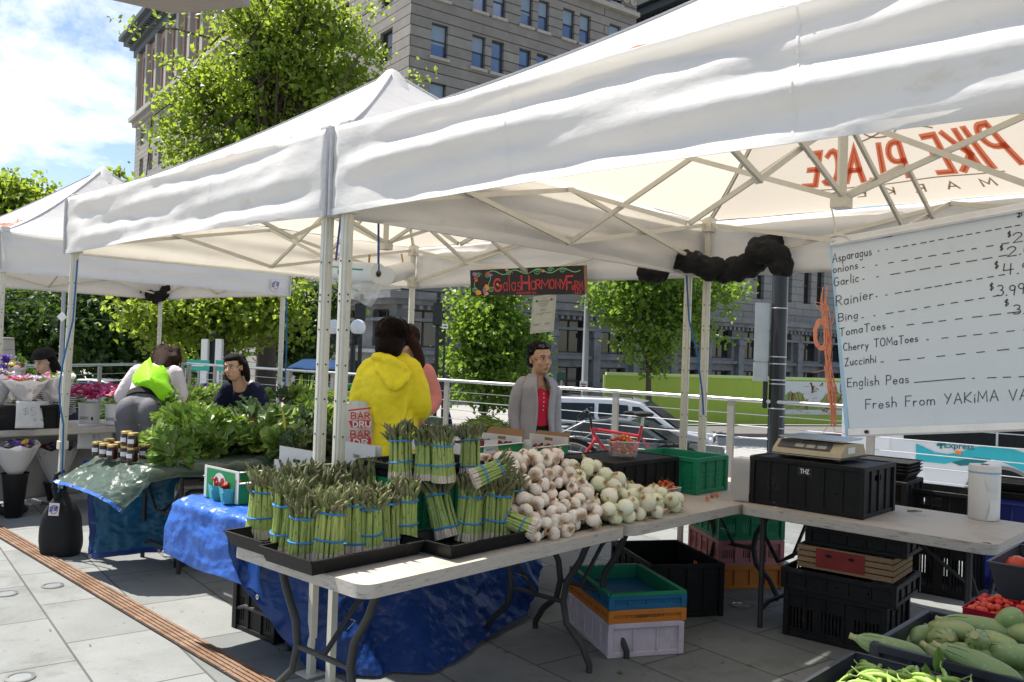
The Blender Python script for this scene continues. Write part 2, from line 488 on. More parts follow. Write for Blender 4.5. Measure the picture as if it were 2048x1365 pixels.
# === ground
Z0 = -1.45
u_ax,v_ax = an(46.5),an(136.5)
RL0,RL1,RL2 = at(0,733,z=1.07),at(372,727,z=1.07),at(1700,814,z=1.07)
dirR = (RL2 - RL1).normalized()
RL3 = RL1 + dirR * 24
RLm = RL0 + (RL0 - RL1).normalized() * 16
m_con = mat('concrete',(.42,.41,.39),.85,var=.1,vscale=3,bump=.15,bscale=30,dirt=((.25,.24,.22),.6,.45,.75))
def brickmat(name,c1,c2,cm,bw,rh,mortar,rot=0,rough=.7,bump=.3,offset=.5,nscale=30,nvar=.08,squash=1,axes=None,stain=None):
 m = bpy.data.materials.new(name)
 m.use_nodes = True
 n,l = m.node_tree.nodes,m.node_tree.links
 b = n['Principled BSDF']
 b.inputs['Roughness'].default_value = rough
 b.inputs['Specular IOR Level'].default_value = .3
 tc = n.new('ShaderNodeTexCoord')
 vec = tc.outputs['Object']
 if axes:
  cx = n.new('ShaderNodeCombineXYZ')
  for i,ax in enumerate(axes):
   d = n.new('ShaderNodeVectorMath'); d.operation = 'DOT_PRODUCT'
   d.inputs[1].default_value = ax
   l.new(vec,d.inputs[0]); l.new(d.outputs['Value'],cx.inputs[i])
  vec = cx.outputs['Vector']
 mp = n.new('ShaderNodeMapping')
 mp.inputs['Rotation'].default_value = (0,0,rot)
 l.new(vec,mp.inputs['Vector'])
 br = n.new('ShaderNodeTexBrick')
 br.offset = offset
 br.inputs['Color1'].default_value = (*c1,1); br.inputs['Color2'].default_value = (*c2,1); br.inputs['Mortar'].default_value = (*cm,1)
 br.inputs['Scale'].default_value = 1; br.inputs['Mortar Size'].default_value = mortar
 br.inputs['Brick Width'].default_value = bw; br.inputs['Row Height'].default_value = rh
 br.inputs['Mortar Smooth'].default_value = .1
 l.new(mp.outputs['Vector'],br.inputs['Vector'])
 no = n.new('ShaderNodeTexNoise'); no.inputs['Scale'].default_value = nscale; no.inputs['Detail'].default_value = 8; no.inputs['Roughness'].default_value = .75
 l.new(tc.outputs['Object'],no.inputs['Vector'])
 no2 = n.new('ShaderNodeTexNoise'); no2.inputs['Scale'].default_value = 1.1; no2.inputs['Detail'].default_value = 6; no2.inputs['Roughness'].default_value = .7
 l.new(tc.outputs['Object'],no2.inputs['Vector'])
 ad = n.new('ShaderNodeMath'); ad.operation = 'ADD'
 l.new(no.outputs['Fac'],ad.inputs[0]); l.new(no2.outputs['Fac'],ad.inputs[1])
 mr = n.new('ShaderNodeMapRange'); mr.inputs['From Min'].default_value = .6; mr.inputs['From Max'].default_value = 1.4
 mr.inputs['To Min'].default_value = 1 - nvar; mr.inputs['To Max'].default_value = 1 + nvar
 l.new(ad.outputs['Value'],mr.inputs['Value'])
 hs = n.new('ShaderNodeHueSaturation')
 l.new(br.outputs['Color'],hs.inputs['Color']); l.new(mr.outputs['Result'],hs.inputs['Value'])
 if stain:
  n3 = n.new('ShaderNodeTexNoise'); n3.inputs['Scale'].default_value = 2.1; n3.inputs['Detail'].default_value = 9; n3.inputs['Roughness'].default_value = .75; n3.inputs['Distortion'].default_value = .6
  n4 = n.new('ShaderNodeTexNoise'); n4.inputs['Scale'].default_value = 17; n4.inputs['Detail'].default_value = 2
  m3 = n.new('ShaderNodeMapRange'); m3.inputs['From Min'].default_value = .52; m3.inputs['From Max'].default_value = .68
  m4 = n.new('ShaderNodeMapRange'); m4.inputs['From Min'].default_value = .69; m4.inputs['From Max'].default_value = .73
  mxx = n.new('ShaderNodeMath'); mxx.operation = 'MAXIMUM'
  l.new(tc.outputs['Object'],n3.inputs['Vector']); l.new(tc.outputs['Object'],n4.inputs['Vector'])
  l.new(n3.outputs['Fac'],m3.inputs['Value']); l.new(n4.outputs['Fac'],m4.inputs['Value'])
  l.new(m3.outputs[0],mxx.inputs[0]); l.new(m4.outputs[0],mxx.inputs[1])
  sm = n.new('ShaderNodeMixRGB'); sm.blend_type = 'MULTIPLY'; sm.inputs['Color2'].default_value = (stain,stain,stain * .97,1)
  l.new(mxx.outputs[0],sm.inputs['Fac']); l.new(br.outputs['Color'],sm.inputs['Color1']); l.new(sm.outputs[0],hs.inputs['Color'])
 l.new(hs.outputs['Color'],b.inputs['Base Color'])
 bp = n.new('ShaderNodeBump'); bp.inputs['Strength'].default_value = bump; bp.inputs['Distance'].default_value = .01
 iv = n.new('ShaderNodeMath'); iv.operation = 'MULTIPLY_ADD'; iv.inputs[1].default_value = -1
 l.new(br.outputs['Fac'],iv.inputs[0]); l.new(no.outputs['Fac'],iv.inputs[2])
 l.new(iv.outputs['Value'],bp.inputs['Height'])
 l.new(bp.outputs['Normal'],b.inputs['Normal'])
 return m
m_pave = brickmat('granite_slabs',(.235,.245,.238),(.165,.175,.17),(.085,.085,.08),.74,.45,.006,rot=R(52.5),rough=.75,bump=.25,offset=.37,nscale=120,nvar=.34,stain=.72)
outw = V((dirR.y,-dirR.x,0)) * -1
pl = [RLm + V((-.2,0,0)),RL0 + V((-.2,0,0)),RL1 + V((-.15,.2,0)),RL3 + outw * .18,V((24,-12,0)),V((-14,-12,0))]
g = MB().prism([(p.x,p.y) for p in pl],(V((0,0,0)),V((1,0,0)),V((0,1,0))),Z0 - .2,0,0,1)
tag(g.build('plaza_paving',[m_pave,m_con],origin=(0,0,0)),kind='structure')
m_road = mat('street',(.30,.29,.275),.85,var=.08,vscale=2.5,bump=.2,bscale=60,dirt=((.24,.235,.225),.35,.48,.72))
g = MB().box((0,150,Z0 - .1),(700,700,.2))
tag(g.build('street',m_road,origin=(0,0,Z0)),kind='structure')
r_ax = V((.94,.342,0)).normalized()
hp0 = at(1208,852,Y=36)
m_side = mat('dark_pavement',(.13,.125,.12),.85,var=.15,vscale=4,bump=.2)
g = MB()
for a,b_,w0,w1 in ((-30,50,-.3,-4.2),):
 n_ = V((r_ax.y,-r_ax.x,0))
 p = hp0 + r_ax * a; q = hp0 + r_ax * b_
 g.prism([((p + n_ * -w0).x,(p + n_ * -w0).y),((q + n_ * -w0).x,(q + n_ * -w0).y),((q + n_ * -w1).x,(q + n_ * -w1).y),((p + n_ * -w1).x,(p + n_ * -w1).y)][::-1],(V((0,0,0)),V((1,0,0)),V((0,1,0))),Z0,Z0 + .14)
tag(g.build('pavement',m_side),kind='structure')
m_rust = mat('rusty_steel',(.18,.10,.058),.85,var=.4,vscale=9,bump=.3,bscale=80,dirt=((.24,.16,.11),5,.45,.65))
m_black = mat('hole_shade',(.012,.012,.012),.9)  # flat black painted for the shade inside slots and holes
dd = an(-44.7)
dn = V((-dd.y,dd.x,0))
dp = at(0,1078,z=0) - dd * 2.5
rt = thing('drain_grate','long rusty steel slot drain set in the grey paving','drain',dp)
MB().bar(dp + dn * .06 + V((0,0,.003)),dp + dn * .06 + dd * 9 + V((0,0,.003)),.125,.006).build('slot_shade',m_black,rt)  # flat dark strip on the paving stands for shade in the slots
g = MB()
for i in range(5):
 o = dp + dn * (.012 + .0245 * i) + V((0,0,.009))
 for k in range(18):
  g.bar(o + dd * (.5 * k),o + dd * (.5 * k + .497),.0165,.010)
for k in range(36):
 g.bar(dp + dd * (.25 * k) + V((0,0,.008)),dp + dn * .12 + dd * (.25 * k) + V((0,0,.008)),.012,.006)
g.build('grate_bars',m_rust,rt)
m_steel = mat('brushed_steel',(.55,.55,.54),.32,1,var=.1,vscale=20)
m_lens = mat('frosted_lens',(.26,.28,.28),.2,var=.1)
for px,py,lab in ((12,1189,'round in ground uplight at the left edge of the paving'),(105,1173,'round in ground uplight beside the rusty drain'),
     (40,1357,'round in ground uplight nearest the camera'),(1480,1212,'round in ground uplight under the tables by the black crates')):
 p = at(px,py,z=0)
 t = thing('ground_light',lab,'ground light',p,group='round lights set in the paving')
 MB().lathe([(.062,.002),(.062,.007),(.048,.008),(.046,.003)],p,24,caps=(False,False)).build('trim_ring',m_steel,t)
 MB().lathe([(.046,.002),(.046,.005)],p,24).build('lens',m_lens,t)
def rail_pt(px):
 if px < 372: y = 733 + (727 - 733) * px / 372
 elif px < 1130: y = 727 + (775 - 727) * (px - 372) / (1130 - 372)
 else: y = 775 + (814 - 775) * (px - 1130) / 570
 q = at(px,y,z=1.07)
 A,B = (RL0,RL1) if px < 372 else (RL1,RL2)
 d = (B - A).normalized()
 return A + d * (q - A).dot(d)
rt = thing('cable_railing','steel cable railing with grey posts along the plaza edge','railing',V((RL1.x,RL1.y,0)))
MB().tube([RLm,RL0,RL1],.024,10).tube([RL1,RL2,RL3],.024,10).build('handrail',m_steel,rt)
m_post = mat('grey_post',(.36,.33,.29),.5,.3,var=.1)
posts = [rail_pt(p) for p in (40,200,366,380,433,500,584,677,790,911,1070,1247,1469,1742)]
for e in (2.2,4.4,6.6): posts.append(RL2 + dirR * e)
for q in posts:
 ax = (RL1 - RL0).normalized() if q.y > 11.9 and q.x < -6.5 else dirR
 MB().box((q.x,q.y,.53),(.085,.03,1.06),math.atan2(ax.y,ax.x)).build('post',m_post,rt,bevel=.004)
for k in range(7):
 z = .12 + k * .132
 off = V((0,0,z - 1.07))
 MB().tube([RLm + off,RL0 + off,RL1 + off],.0055,6).tube([RL1 + off,RL2 + off,RL3 + off],.0055,6).build('cable',m_steel,rt)
MB().box((RL1.x,RL1.y + .0,.5),(.02,.02,.95)).build('cable_end',m_steel,rt)
# === buildings
def onp(px,py,P0,A):
 d = ray(px,py)
 det = d.x * -A.y + d.y * A.x
 k = (P0.x * -A.y + P0.y * A.x) / det
 q = V((0,0,CH)) + d * k
 return (q - P0).dot(A),q.z
def facade(mb,P0,A,L,z0,z1,holes,depth,mi=0,N=None):
 """wall plane with real openings; N points outwards"""
 A = A.normalized()
 if N is None: N = V((A.y,-A.x,0))
 xs = sorted({0,L,*[h[0] for h in holes],*[h[2] for h in holes]})
 zs = sorted({z0,z1,*[h[1] for h in holes],*[h[3] for h in holes]})
 P = lambda t,z,d=0: V((P0.x,P0.y,0)) + A * t + V((0,0,z)) - N * d
 for i in range(len(xs) - 1):
  for j in range(len(zs) - 1):
   cx,cz = (xs[i] + xs[i + 1]) / 2,(zs[j] + zs[j + 1]) / 2
   if any(h[0] < cx < h[2] and h[1] < cz < h[3] for h in holes): continue
   mb.add([P(xs[i],zs[j]),P(xs[i + 1],zs[j]),P(xs[i + 1],zs[j + 1]),P(xs[i],zs[j + 1])],[(0,1,2,3)],mi)
 for a,b,c,d in holes:
  mb.add([P(a,b),P(c,b),P(c,d),P(a,d),P(a,b,depth),P(c,b,depth),P(c,d,depth),P(a,d,depth)],
    [(0,4,5,1),(1,5,6,2),(2,6,7,3),(3,7,4,0)],mi)
m_glass_b = mat('sky_reflection_glass',(.05,.10,.22),.08,.0,var=.3,vscale=.3,spec=1.0,coat=1)  # blue of the reflected sky painted into the glass colour
m_glass_d = mat('dark_window_glass',(.02,.022,.024),.05,0,var=.4,vscale=.5,spec=.8)
m_frame_d = mat('bronze_frame',(.05,.045,.04),.5)
m_blind = mat('pale_blind',(.20,.27,.36),.5,var=.06)
def window(P0,A,h,depth,parent,glass,N=None,sash=True,blind=0,fr=.07,mull=False,frame=None):
 N = N or V((A.y,-A.x,0))
 P = lambda t,z,d: V((P0.x,P0.y,0)) + A * t + V((0,0,z)) - N * d
 a,b,c,d = h
 f = MB()
 dz = depth - .05
 f.bar(P(a + fr / 2,b,dz),P(a + fr / 2,d,dz),fr,.08,up=N)
 f.bar(P(c - fr / 2,b,dz),P(c - fr / 2,d,dz),fr,.08,up=N)
 f.bar(P(a,d - fr / 2,dz),P(c,d - fr / 2,dz),.08,fr)
 f.bar(P(a,b + fr / 2,dz),P(c,b + fr / 2,dz),.08,fr)
 if sash: f.bar(P(a,(b + d) / 2,dz),P(c,(b + d) / 2,dz),.08,fr)
 if mull: f.bar(P((a + c) / 2,b,dz),P((a + c) / 2,d,dz),fr,.08,up=N)
 w = f.build('window',frame or m_frame_d,parent)
 g = MB()
 g.add([P(a,b,depth - .03),P(c,b,depth - .03),P(c,d,depth - .03),P(a,d,depth - .03)],[(0,1,2,3)])
 g.build('pane',glass,w)
 if blind:
  g = MB()
  zt = d - fr; zb = d - (d - b) * blind
  g.add([P(a + fr,zb,depth - .045),P(c - fr,zb,depth - .045),P(c - fr,zt,depth - .045),P(a + fr,zt,depth - .045)],[(0,1,2,3)])
  g.build('blind',m_blind,w)
 return w
Zup = V((0,0,1))
Rx,Lx = V((.81,.59,0)).normalized(),V((-.59,.81,0)).normalized()
TP = at(818,130,Y=50)
TP.z = 0
m_brick_r = brickmat('tower_brick',(.235,.222,.207),(.19,.178,.165),(.06,.052,.045),30,.62,.035,rough=.8,bump=.6,nscale=14,nvar=.3,axes=(tuple(Rx),(0,0,1)))
m_brick_l = brickmat('tower_brick_side',(.25,.232,.212),(.20,.185,.168),(.06,.052,.045),30,.62,.035,rough=.8,bump=.6,nscale=14,nvar=.3,axes=(tuple(Lx),(0,0,1)))
m_stone = mat('grey_limestone',(.20,.205,.215),.8,var=.16,vscale=2,bump=.3,bscale=20,dirt=((.12,.12,.125),1.2,.4,.7))
m_stone2 = mat('pale_limestone',(.34,.32,.29),.8,var=.12,vscale=2,bump=.3,bscale=20)
tw = thing('office_tower','tall grey brown brick office tower with paired sash windows','building',TP)
c0,zA = onp(864,44,TP,Rx); c1,zB = onp(897,121,TP,Rx)
wh = zA - zB
_,zn = onp(864,163,TP,Rx)
pitch = zA - zn
cols = []
for x0,x1,y in ((864,897,44),(945,972,67),(984,1009,77),(1039,1063,95),(1074,1096,104),(1123,1147,115),(1157,1179,125),(1216,1239,148)):
 cols.append((onp(x0,y,TP,Rx)[0],onp(x1,y,TP,Rx)[0]))
tEnd = onp(1272,60,TP,Rx)[0]
holes = [(a,zA - wh + pitch * k,b,zA + pitch * k) for k in range(-3,3) for a,b in cols]
topz = zA + pitch * 2 + 1.2
fb = MB()
facade(fb,TP,Rx,tEnd,4.2,topz,holes,.32,0)
lh = []
for a in (2.2,8.5,14.8):
 for k in range(-3,3): lh.append((a,zA - wh + pitch * k,a + 1.6,zA + pitch * k))
fb2 = MB()
facade(fb,TP,Lx,19,4.2,topz,lh,.32,1,N=V((-Lx.y,Lx.x,0)))
E1,E2 = TP + Rx * tEnd,TP + Lx * 19
far_ = E1 + Lx * 19
fb.add([V((E1.x,E1.y,4.2)),V((far_.x,far_.y,4.2)),V((far_.x,far_.y,topz)),V((E1.x,E1.y,topz))],[(0,1,2,3)],0)
fb.add([V((E2.x,E2.y,4.2)),V((far_.x,far_.y,4.2)),V((far_.x,far_.y,topz)),V((E2.x,E2.y,topz))],[(3,2,1,0)],0)
fb.add([V((q.x,q.y,topz)) for q in (TP,E1,far_,E2)],[(0,1,2,3)],0)
fb.build('wall',[m_brick_r,m_brick_l],tw)
wr = random.Random(3)
for h in holes: window(TP,Rx,h,.3,tw,m_glass_b,blind=wr.choice([0,0,.35,.5,.6]))
for h in lh: window(TP,Lx,h,.3,tw,m_glass_d,N=V((-Lx.y,Lx.x,0)))
g = MB()
Nr = V((Rx.y,-Rx.x,0)); Nl = V((-Lx.y,Lx.x,0))
for k in range(-3,3):
 for a,b in cols:
  z = zA - wh + pitch * k
  g.bar(TP + Rx * (a - .12) + Nr * .06 + Zup * (z - .09),TP + Rx * (b + .12) + Nr * .06 + Zup * (z - .09),.16,.18)
g.build('window_sills',m_stone2,tw)
g = MB()
zc = onp(1200,8,TP,Rx)[1]
g.bar(TP + Nr * .12 + Zup * zc,E1 + Nr * .12 + Zup * zc,.5,.3)
g.bar(TP + Nr * .12 + Zup * (zc + 2),E1 + Nr * .12 + Zup * (zc + 2),.6,.5)
for i in range(26):
 p = TP + Rx * (.6 + i * tEnd / 26.5) + Zup * (zc + .95)
 g.lathe([(.3,0),(.3,.1),(.18,.12),(.18,.06)],p,12,rot=frame_rot(Nr) if 'frame_rot' in globals() else M(((Rx.x,0,Nr.x),(Rx.y,0,Nr.y),(0,1,0))),caps=(False,True))
g.build('cornice',m_stone2,tw)
OP = TP + Lx * 19.2
ob = thing('ornate_building','old ten storey building with dark overhanging cornice and tall top windows','building',OP)
OL = onp(274,200,TP,Lx)[0] - 19.2
zb = onp(276,239,TP,Lx)[1]
zt = onp(276,118,TP,Lx)[1]
zcn = onp(272,82,TP,Lx)[1]
oh = []
nb = 11
for i in range(nb):
 a = .9 + i * (OL - 1) / nb
 w_ = (OL - 1) / nb * .42
 oh.append((a,zb + 1.2,a + w_,zt - .8))
 for k in range(6):
  z = zb - 3.6 - k * 3.7
  oh.append((a,z,a + w_,z + 2.1))
g = MB()
m_pinkbrick = mat('rose_brick',(.33,.24,.205),.8,var=.12,vscale=6,bump=.3)
m_side_l = brickmat('rusticated_wall',(.30,.285,.26),(.26,.245,.225),(.1,.09,.085),3,.55,.03,rough=.8,bump=.5,nscale=8,nvar=.15,axes=(tuple(Lx),(0,0,1)))
facade(g,OP,Lx,OL,Z0,zb,[h for h in oh if h[3] < zb],.4,0,N=Nl)
facade(g,OP,Lx,OL,zb,zt,[h for h in oh if h[3] > zb],.4,1,N=Nl)
E = OP + Lx * OL
for q,w2 in ((E,Rx * 20),):
 g.add([V((q.x,q.y,Z0)),V(((q + w2).x,(q + w2).y,Z0)),V(((q + w2).x,(q + w2).y,zt)),V((q.x,q.y,zt))],[(0,1,2,3)],0)
g.add([V((q.x,q.y,zt)) for q in (OP,E,E + Rx * 20,OP + Rx * 20)],[(0,1,2,3)],0)
g.build('wall',[m_side_l,m_pinkbrick],ob)
for h in oh: window(OP,Lx,h,.38,ob,m_glass_d,N=Nl,frame=m_stone2,fr=.12)
g = MB()
g.bar(OP + Nl * .3 + Zup * zb,E + Lx * .6 + Nl * .3 + Zup * zb,1.0,.5)
g.bar(OP + Nl * .15 + Zup * (zb - .7),E + Lx * .3 + Nl * .15 + Zup * (zb - .7),.5,.35)
for i in range(nb + 1):
 a = .9 + i * (OL - 1) / nb - (OL - 1) / nb * .3
 g.bar(OP + Lx * a + Nl * .2 + Zup * (zb + .25),OP + Lx * a + Nl * .2 + Zup * zt,.9,.5,up=Nl)
for i in range(90):
 p = OP + Lx * (.3 + i * OL / 90) + Nl * .42 + Zup * (zb - .38)
 g.bar(p,p + Zup * -.25,.22,.22,up=Nl)
g.build('stone_trim',m_stone2,ob)
m_verd = mat('dark_copper',(.06,.075,.075),.6,.2,var=.2)
g = MB()
hC = zcn - zt
for o,za,zb_ in ((.5,0,.35),(.9,.35,.55),(1.5,.55,.8),(2.0,.8,1.0)):
 z = zt + hC * (za + zb_) / 2
 g.bar(OP + Nl * (o / 2) + Zup * z,E + Lx * o + Nl * (o / 2) + Zup * z,o,hC * (zb_ - za))
for i in range(60):
 p = OP + Lx * (.4 + i * OL / 60) + Nl * .9 + Zup * (zt + hC * .5)
 g.bar(p,p + Zup * hC * .28,.35,.9,up=Nl)
g.build('cornice',m_verd,ob)
BP = TP + Nr * .5 + Nl * .5
sb = thing('stone_building','grey stone street front with pilasters, cornice and tall dark windows','building',BP)
BL = onp(1790,600,BP,Rx)[0]
zc1 = onp(900,592,BP,Rx)[1]
wt1,wb1 = onp(1143,640,BP,Rx)[1],onp(1143,706,BP,Rx)[1]
wt2,wb2 = onp(1143,734,BP,Rx)[1],Z0 + .25
nbay = int(BL / 3.55)
bw = BL / nbay
bh = []
for i in range(nbay):
 a = i * bw + .85
 bh.append((a,wb1,a + bw - 1.35,wt1)); bh.append((a,wb2,a + bw - 1.35,wt2))
g = MB()
facade(g,BP,Rx,BL,Z0,zc1,bh,.5,0)
lbh = []
for i in range(5):
 a = i * 3.6 + .9
 lbh.append((a,wb1,a + 2.0,wt1)); lbh.append((a,wb2,a + 2.0,wt2))
facade(g,BP,Lx,19,Z0,zc1,lbh,.5,0,N=Nl)
e1,e2 = BP + Rx * BL,BP + Lx * 19
g.add([V((q.x,q.y,zc1)) for q in (BP,e1,e1 + Lx * 19,e2)],[(0,1,2,3)],0)
g.build('wall',m_stone,sb)
for i,h in enumerate(bh): window(BP,Rx,h,.48,sb,m_glass_d,sash=(i % 2 == 1),mull=True,fr=.1)
for i,h in enumerate(lbh): window(BP,Lx,h,.48,sb,m_glass_d,N=Nl,sash=(i % 2 == 1),mull=True,fr=.1)
g = MB()
for zz,hh,oo in ((zc1 - .2,.4,.9),(zc1 - .55,.3,.55),(zc1 - 1.55,.18,.3),(wb1 - .3,.22,.3)):
 g.bar(BP - Nl * 0 + Nr * (oo / 2) + Zup * zz,e1 + Nr * (oo / 2) + Zup * zz,oo,hh)
 g.bar(BP + Nr * oo + Nl * (oo / 2) + Zup * zz,e2 + Nl * (oo / 2) + Zup * zz,oo,hh)
for i in range(int(BL / .5)):
 p = BP + Rx * (.25 + .5 * i) + Nr * .5 + Zup * (zc1 - .85)
 g.box(p,(.22,.3,.22),math.atan2(Rx.y,Rx.x))
g.build('cornice',m_stone,sb)
for i in range(nbay + 1):
 q = BP + Rx * (i * bw + .18) + Nr * .22
 MB().box((q.x,q.y,(Z0 + zc1 - 1.65) / 2),(.62,.45,zc1 - 1.65 - Z0),math.atan2(Rx.y,Rx.x)).box((q.x,q.y,zc1 - 1.95),(.8,.6,.35),math.atan2(Rx.y,Rx.x)).box((q.x,q.y,Z0 + .4),(.8,.6,.8),math.atan2(Rx.y,Rx.x)).build('pilaster',m_stone,sb,bevel=.03)
wg = thing('stone_wing','rusticated stone upper storeys behind the dark street pole','building',BP + Rx * (tEnd + 1))
WP = TP + Rx * (tEnd + .3)
WL = onp(1800,580,WP,Rx)[0]
wz0,wz1 = onp(1590,606,WP,Rx)[1],onp(1590,545,WP,Rx)[1] + .6
wh_ = []
for x0,x1 in ((1420,1440),(1452,1472),(1505,1528),(1562,1584),(1606,1622),(1632,1648),(1690,1710)):
 a,b = onp(x0,580,WP,Rx)[0],onp(x1,580,WP,Rx)[0]
 wh_.append((a,wz0,b,wz1))
m_wing = brickmat('wing_stone',(.23,.225,.215),(.20,.195,.19),(.09,.09,.085),2.2,.6,.03,rough=.8,bump=.5,nscale=8,nvar=.18,axes=(tuple(Rx),(0,0,1)))
g = MB()
facade(g,WP,Rx,WL,zc1 - .3,wz1 + 2.6,wh_,.4,0)
q1,q2 = WP,WP + Rx * WL
g.add([V((q1.x,q1.y,wz1 + 2.6)),V((q2.x,q2.y,wz1 + 2.6)),V(((q2 + Lx * 8).x,(q2 + Lx * 8).y,wz1 + 2.6)),V(((q1 + Lx * 8).x,(q1 + Lx * 8).y,wz1 + 2.6))],[(0,1,2,3)],0)
g.build('wall',m_wing,wg)
for h in wh_: window(WP,Rx,h,.38,wg,m_glass_d)
DP = at(1455,40,Y=74); DP.z = 0
db = thing('dark_building','dark building with heavy green black cornice behind the brick tower','building',DP)
zq = onp(1430,8,DP,Lx)[1]
g = MB()
q = DP + Lx * 26
g.prism([(DP.x,DP.y),((DP + Rx * 15).x,(DP + Rx * 15).y),((q + Rx * 15).x,(q + Rx * 15).y),(q.x,q.y)],(V((0,0,0)),V((1,0,0)),V((0,1,0))),Z0,zq - .5)
g.build('wall',mat('dark_red_brick',(.11,.075,.06),.8,var=.2,vscale=5),db)
g = MB()
for o,a,h in ((.5,-.4,.7),(1.0,.4,.6),(1.7,1.1,.7),(2.2,1.9,.7)):
 g.bar(DP + Nl * o / 2 + Zup * (zq + a),q + Nl * o / 2 + Zup * (zq + a),o,h)
for i in range(36):
 p = DP + Lx * (.4 + i * .72) + Nl * .8 + Zup * (zq + .6)
 g.bar(p,p + Zup * .6,.3,.9,up=Nl)
g.build('cornice',m_verd,db)
s0,s1,s2 = at(213,-2,Y=26),at(345,28,Y=22),at(470,5,Y=22)
zl = s1.z
m_slab = mat('board_marked_concrete',(.30,.27,.25),.85,var=.12,vscale=2,bump=.2,stretch=(1,6,1))
a_,b_,c_ = at(150,-16,z=zl),at(345,28,z=zl),at(500,14,z=zl)
tag(MB().prism([(a_.x,a_.y),(b_.x,b_.y),(c_.x,c_.y),(c_.x - 3,c_.y - 9),(a_.x - 3,a_.y - 9)][::-1],(V((0,0,0)),V((1,0,0)),V((0,1,0))),zl,zl + 1.0).build('concrete_beam',m_slab),
 'grey concrete beam crossing above the treetop at the top edge','beam')
m_lime = mat('lime_paint',(.31,.42,.045),.45,var=.08,vscale=1.5)
m_lime_l = mat('pale_lime_trim',(.45,.6,.22),.5,var=.05)
hb0,hb1 = at(1208,852,Y=36),at(1208,852,Y=36) + r_ax * 21
hb0.z = hb1.z = Z0 + .14
hA = (hb1 - hb0).normalized()
hN = V((hA.y,-hA.x,0))
htop = at(1300,752,Y=37).z
hd = thing('lime_hoarding','lime green site hoarding with pale top rail along the pavement','hoarding',hb0)
for k in range(8):
 p,q = hb0 + hA * (2.44 * k + .004),hb0 + hA * (2.44 * (k + 1) - .004)
 MB().bar(p + Zup * (htop - hb0.z) / 2,q + Zup * (htop - hb0.z) / 2,.05,htop - hb0.z).build('panel',m_lime,hd)
MB().bar(hb0 + Zup * (htop - hb0.z + .05) + hN * .02,hb0 + hA * 19.5 + Zup * (htop - hb0.z + .05) + hN * .02,.12,.12).build('top_rail',m_lime_l,hd)
MB().bar(hb0 - hA * .05,hb0 - hA * .05 + Zup * (htop - hb0.z),.1,.1).build('end_post',m_lime_l,hd)
ma,mz1 = onp(1564,762,hb0,hA); mb_,mz0 = onp(1664,830,hb0,hA)
HP = lambda t,z,o=.03: V((hb0.x,hb0.y,0)) + hA * t + Zup * z + hN * o
mu = thing('mural_panel','white printed panel of green hills and birds on lime hoarding','mural',HP(ma,mz0))
MB().bar(HP(ma,(mz0 + mz1) / 2,.04),HP(mb_ + 1.2,(mz0 + mz1) / 2,.04),.03,mz1 - mz0).build('panel',mat('white_print',(.55,.58,.56),.5),mu)
g = MB()
W_,H_ = mb_ - ma + 1.2,mz1 - mz0
hill = [(0,.15)] + [(x / 20,.52 + .18 * math.sin(x * .55) + .06 * math.sin(x * 1.7)) for x in range(21)] + [(1,.15)]
g.add([HP(ma + W_ * (.03 + .94 * x),mz0 + H_ * y,.061) for x,y in hill],[tuple(range(len(hill)))])
g.build('hill_print',mat('hill_green',(.22,.30,.08),.6,var=.25,vscale=3),mu)
g = MB()
mr_ = random.Random(4)
for cx,cy,sc in ((.12,.4,.2),(.42,.72,.25),(.75,.55,.3),(.85,.4,.25),(.6,.2,.3),(.3,.2,.25),(.9,.75,.2)):
 for _ in range(16):
  x,y = cx + mr_.gauss(0,.05),cy + mr_.gauss(0,.09)
  a = mr_.uniform(0,PI)
  g.ribbon([(x,y),(x + math.cos(a) * sc * .25,y + math.sin(a) * sc)],.012,lambda px,py: HP(ma + W_ * min(.98,max(.02,px)),mz0 + H_ * min(.97,max(.03,py)),.064),mr_.choice([0,1,1]))
g.build('plant_print',[mat('ink_dark',(.05,.05,.05),.6),mat('ink_rust',(.25,.1,.05),.6)],mu)
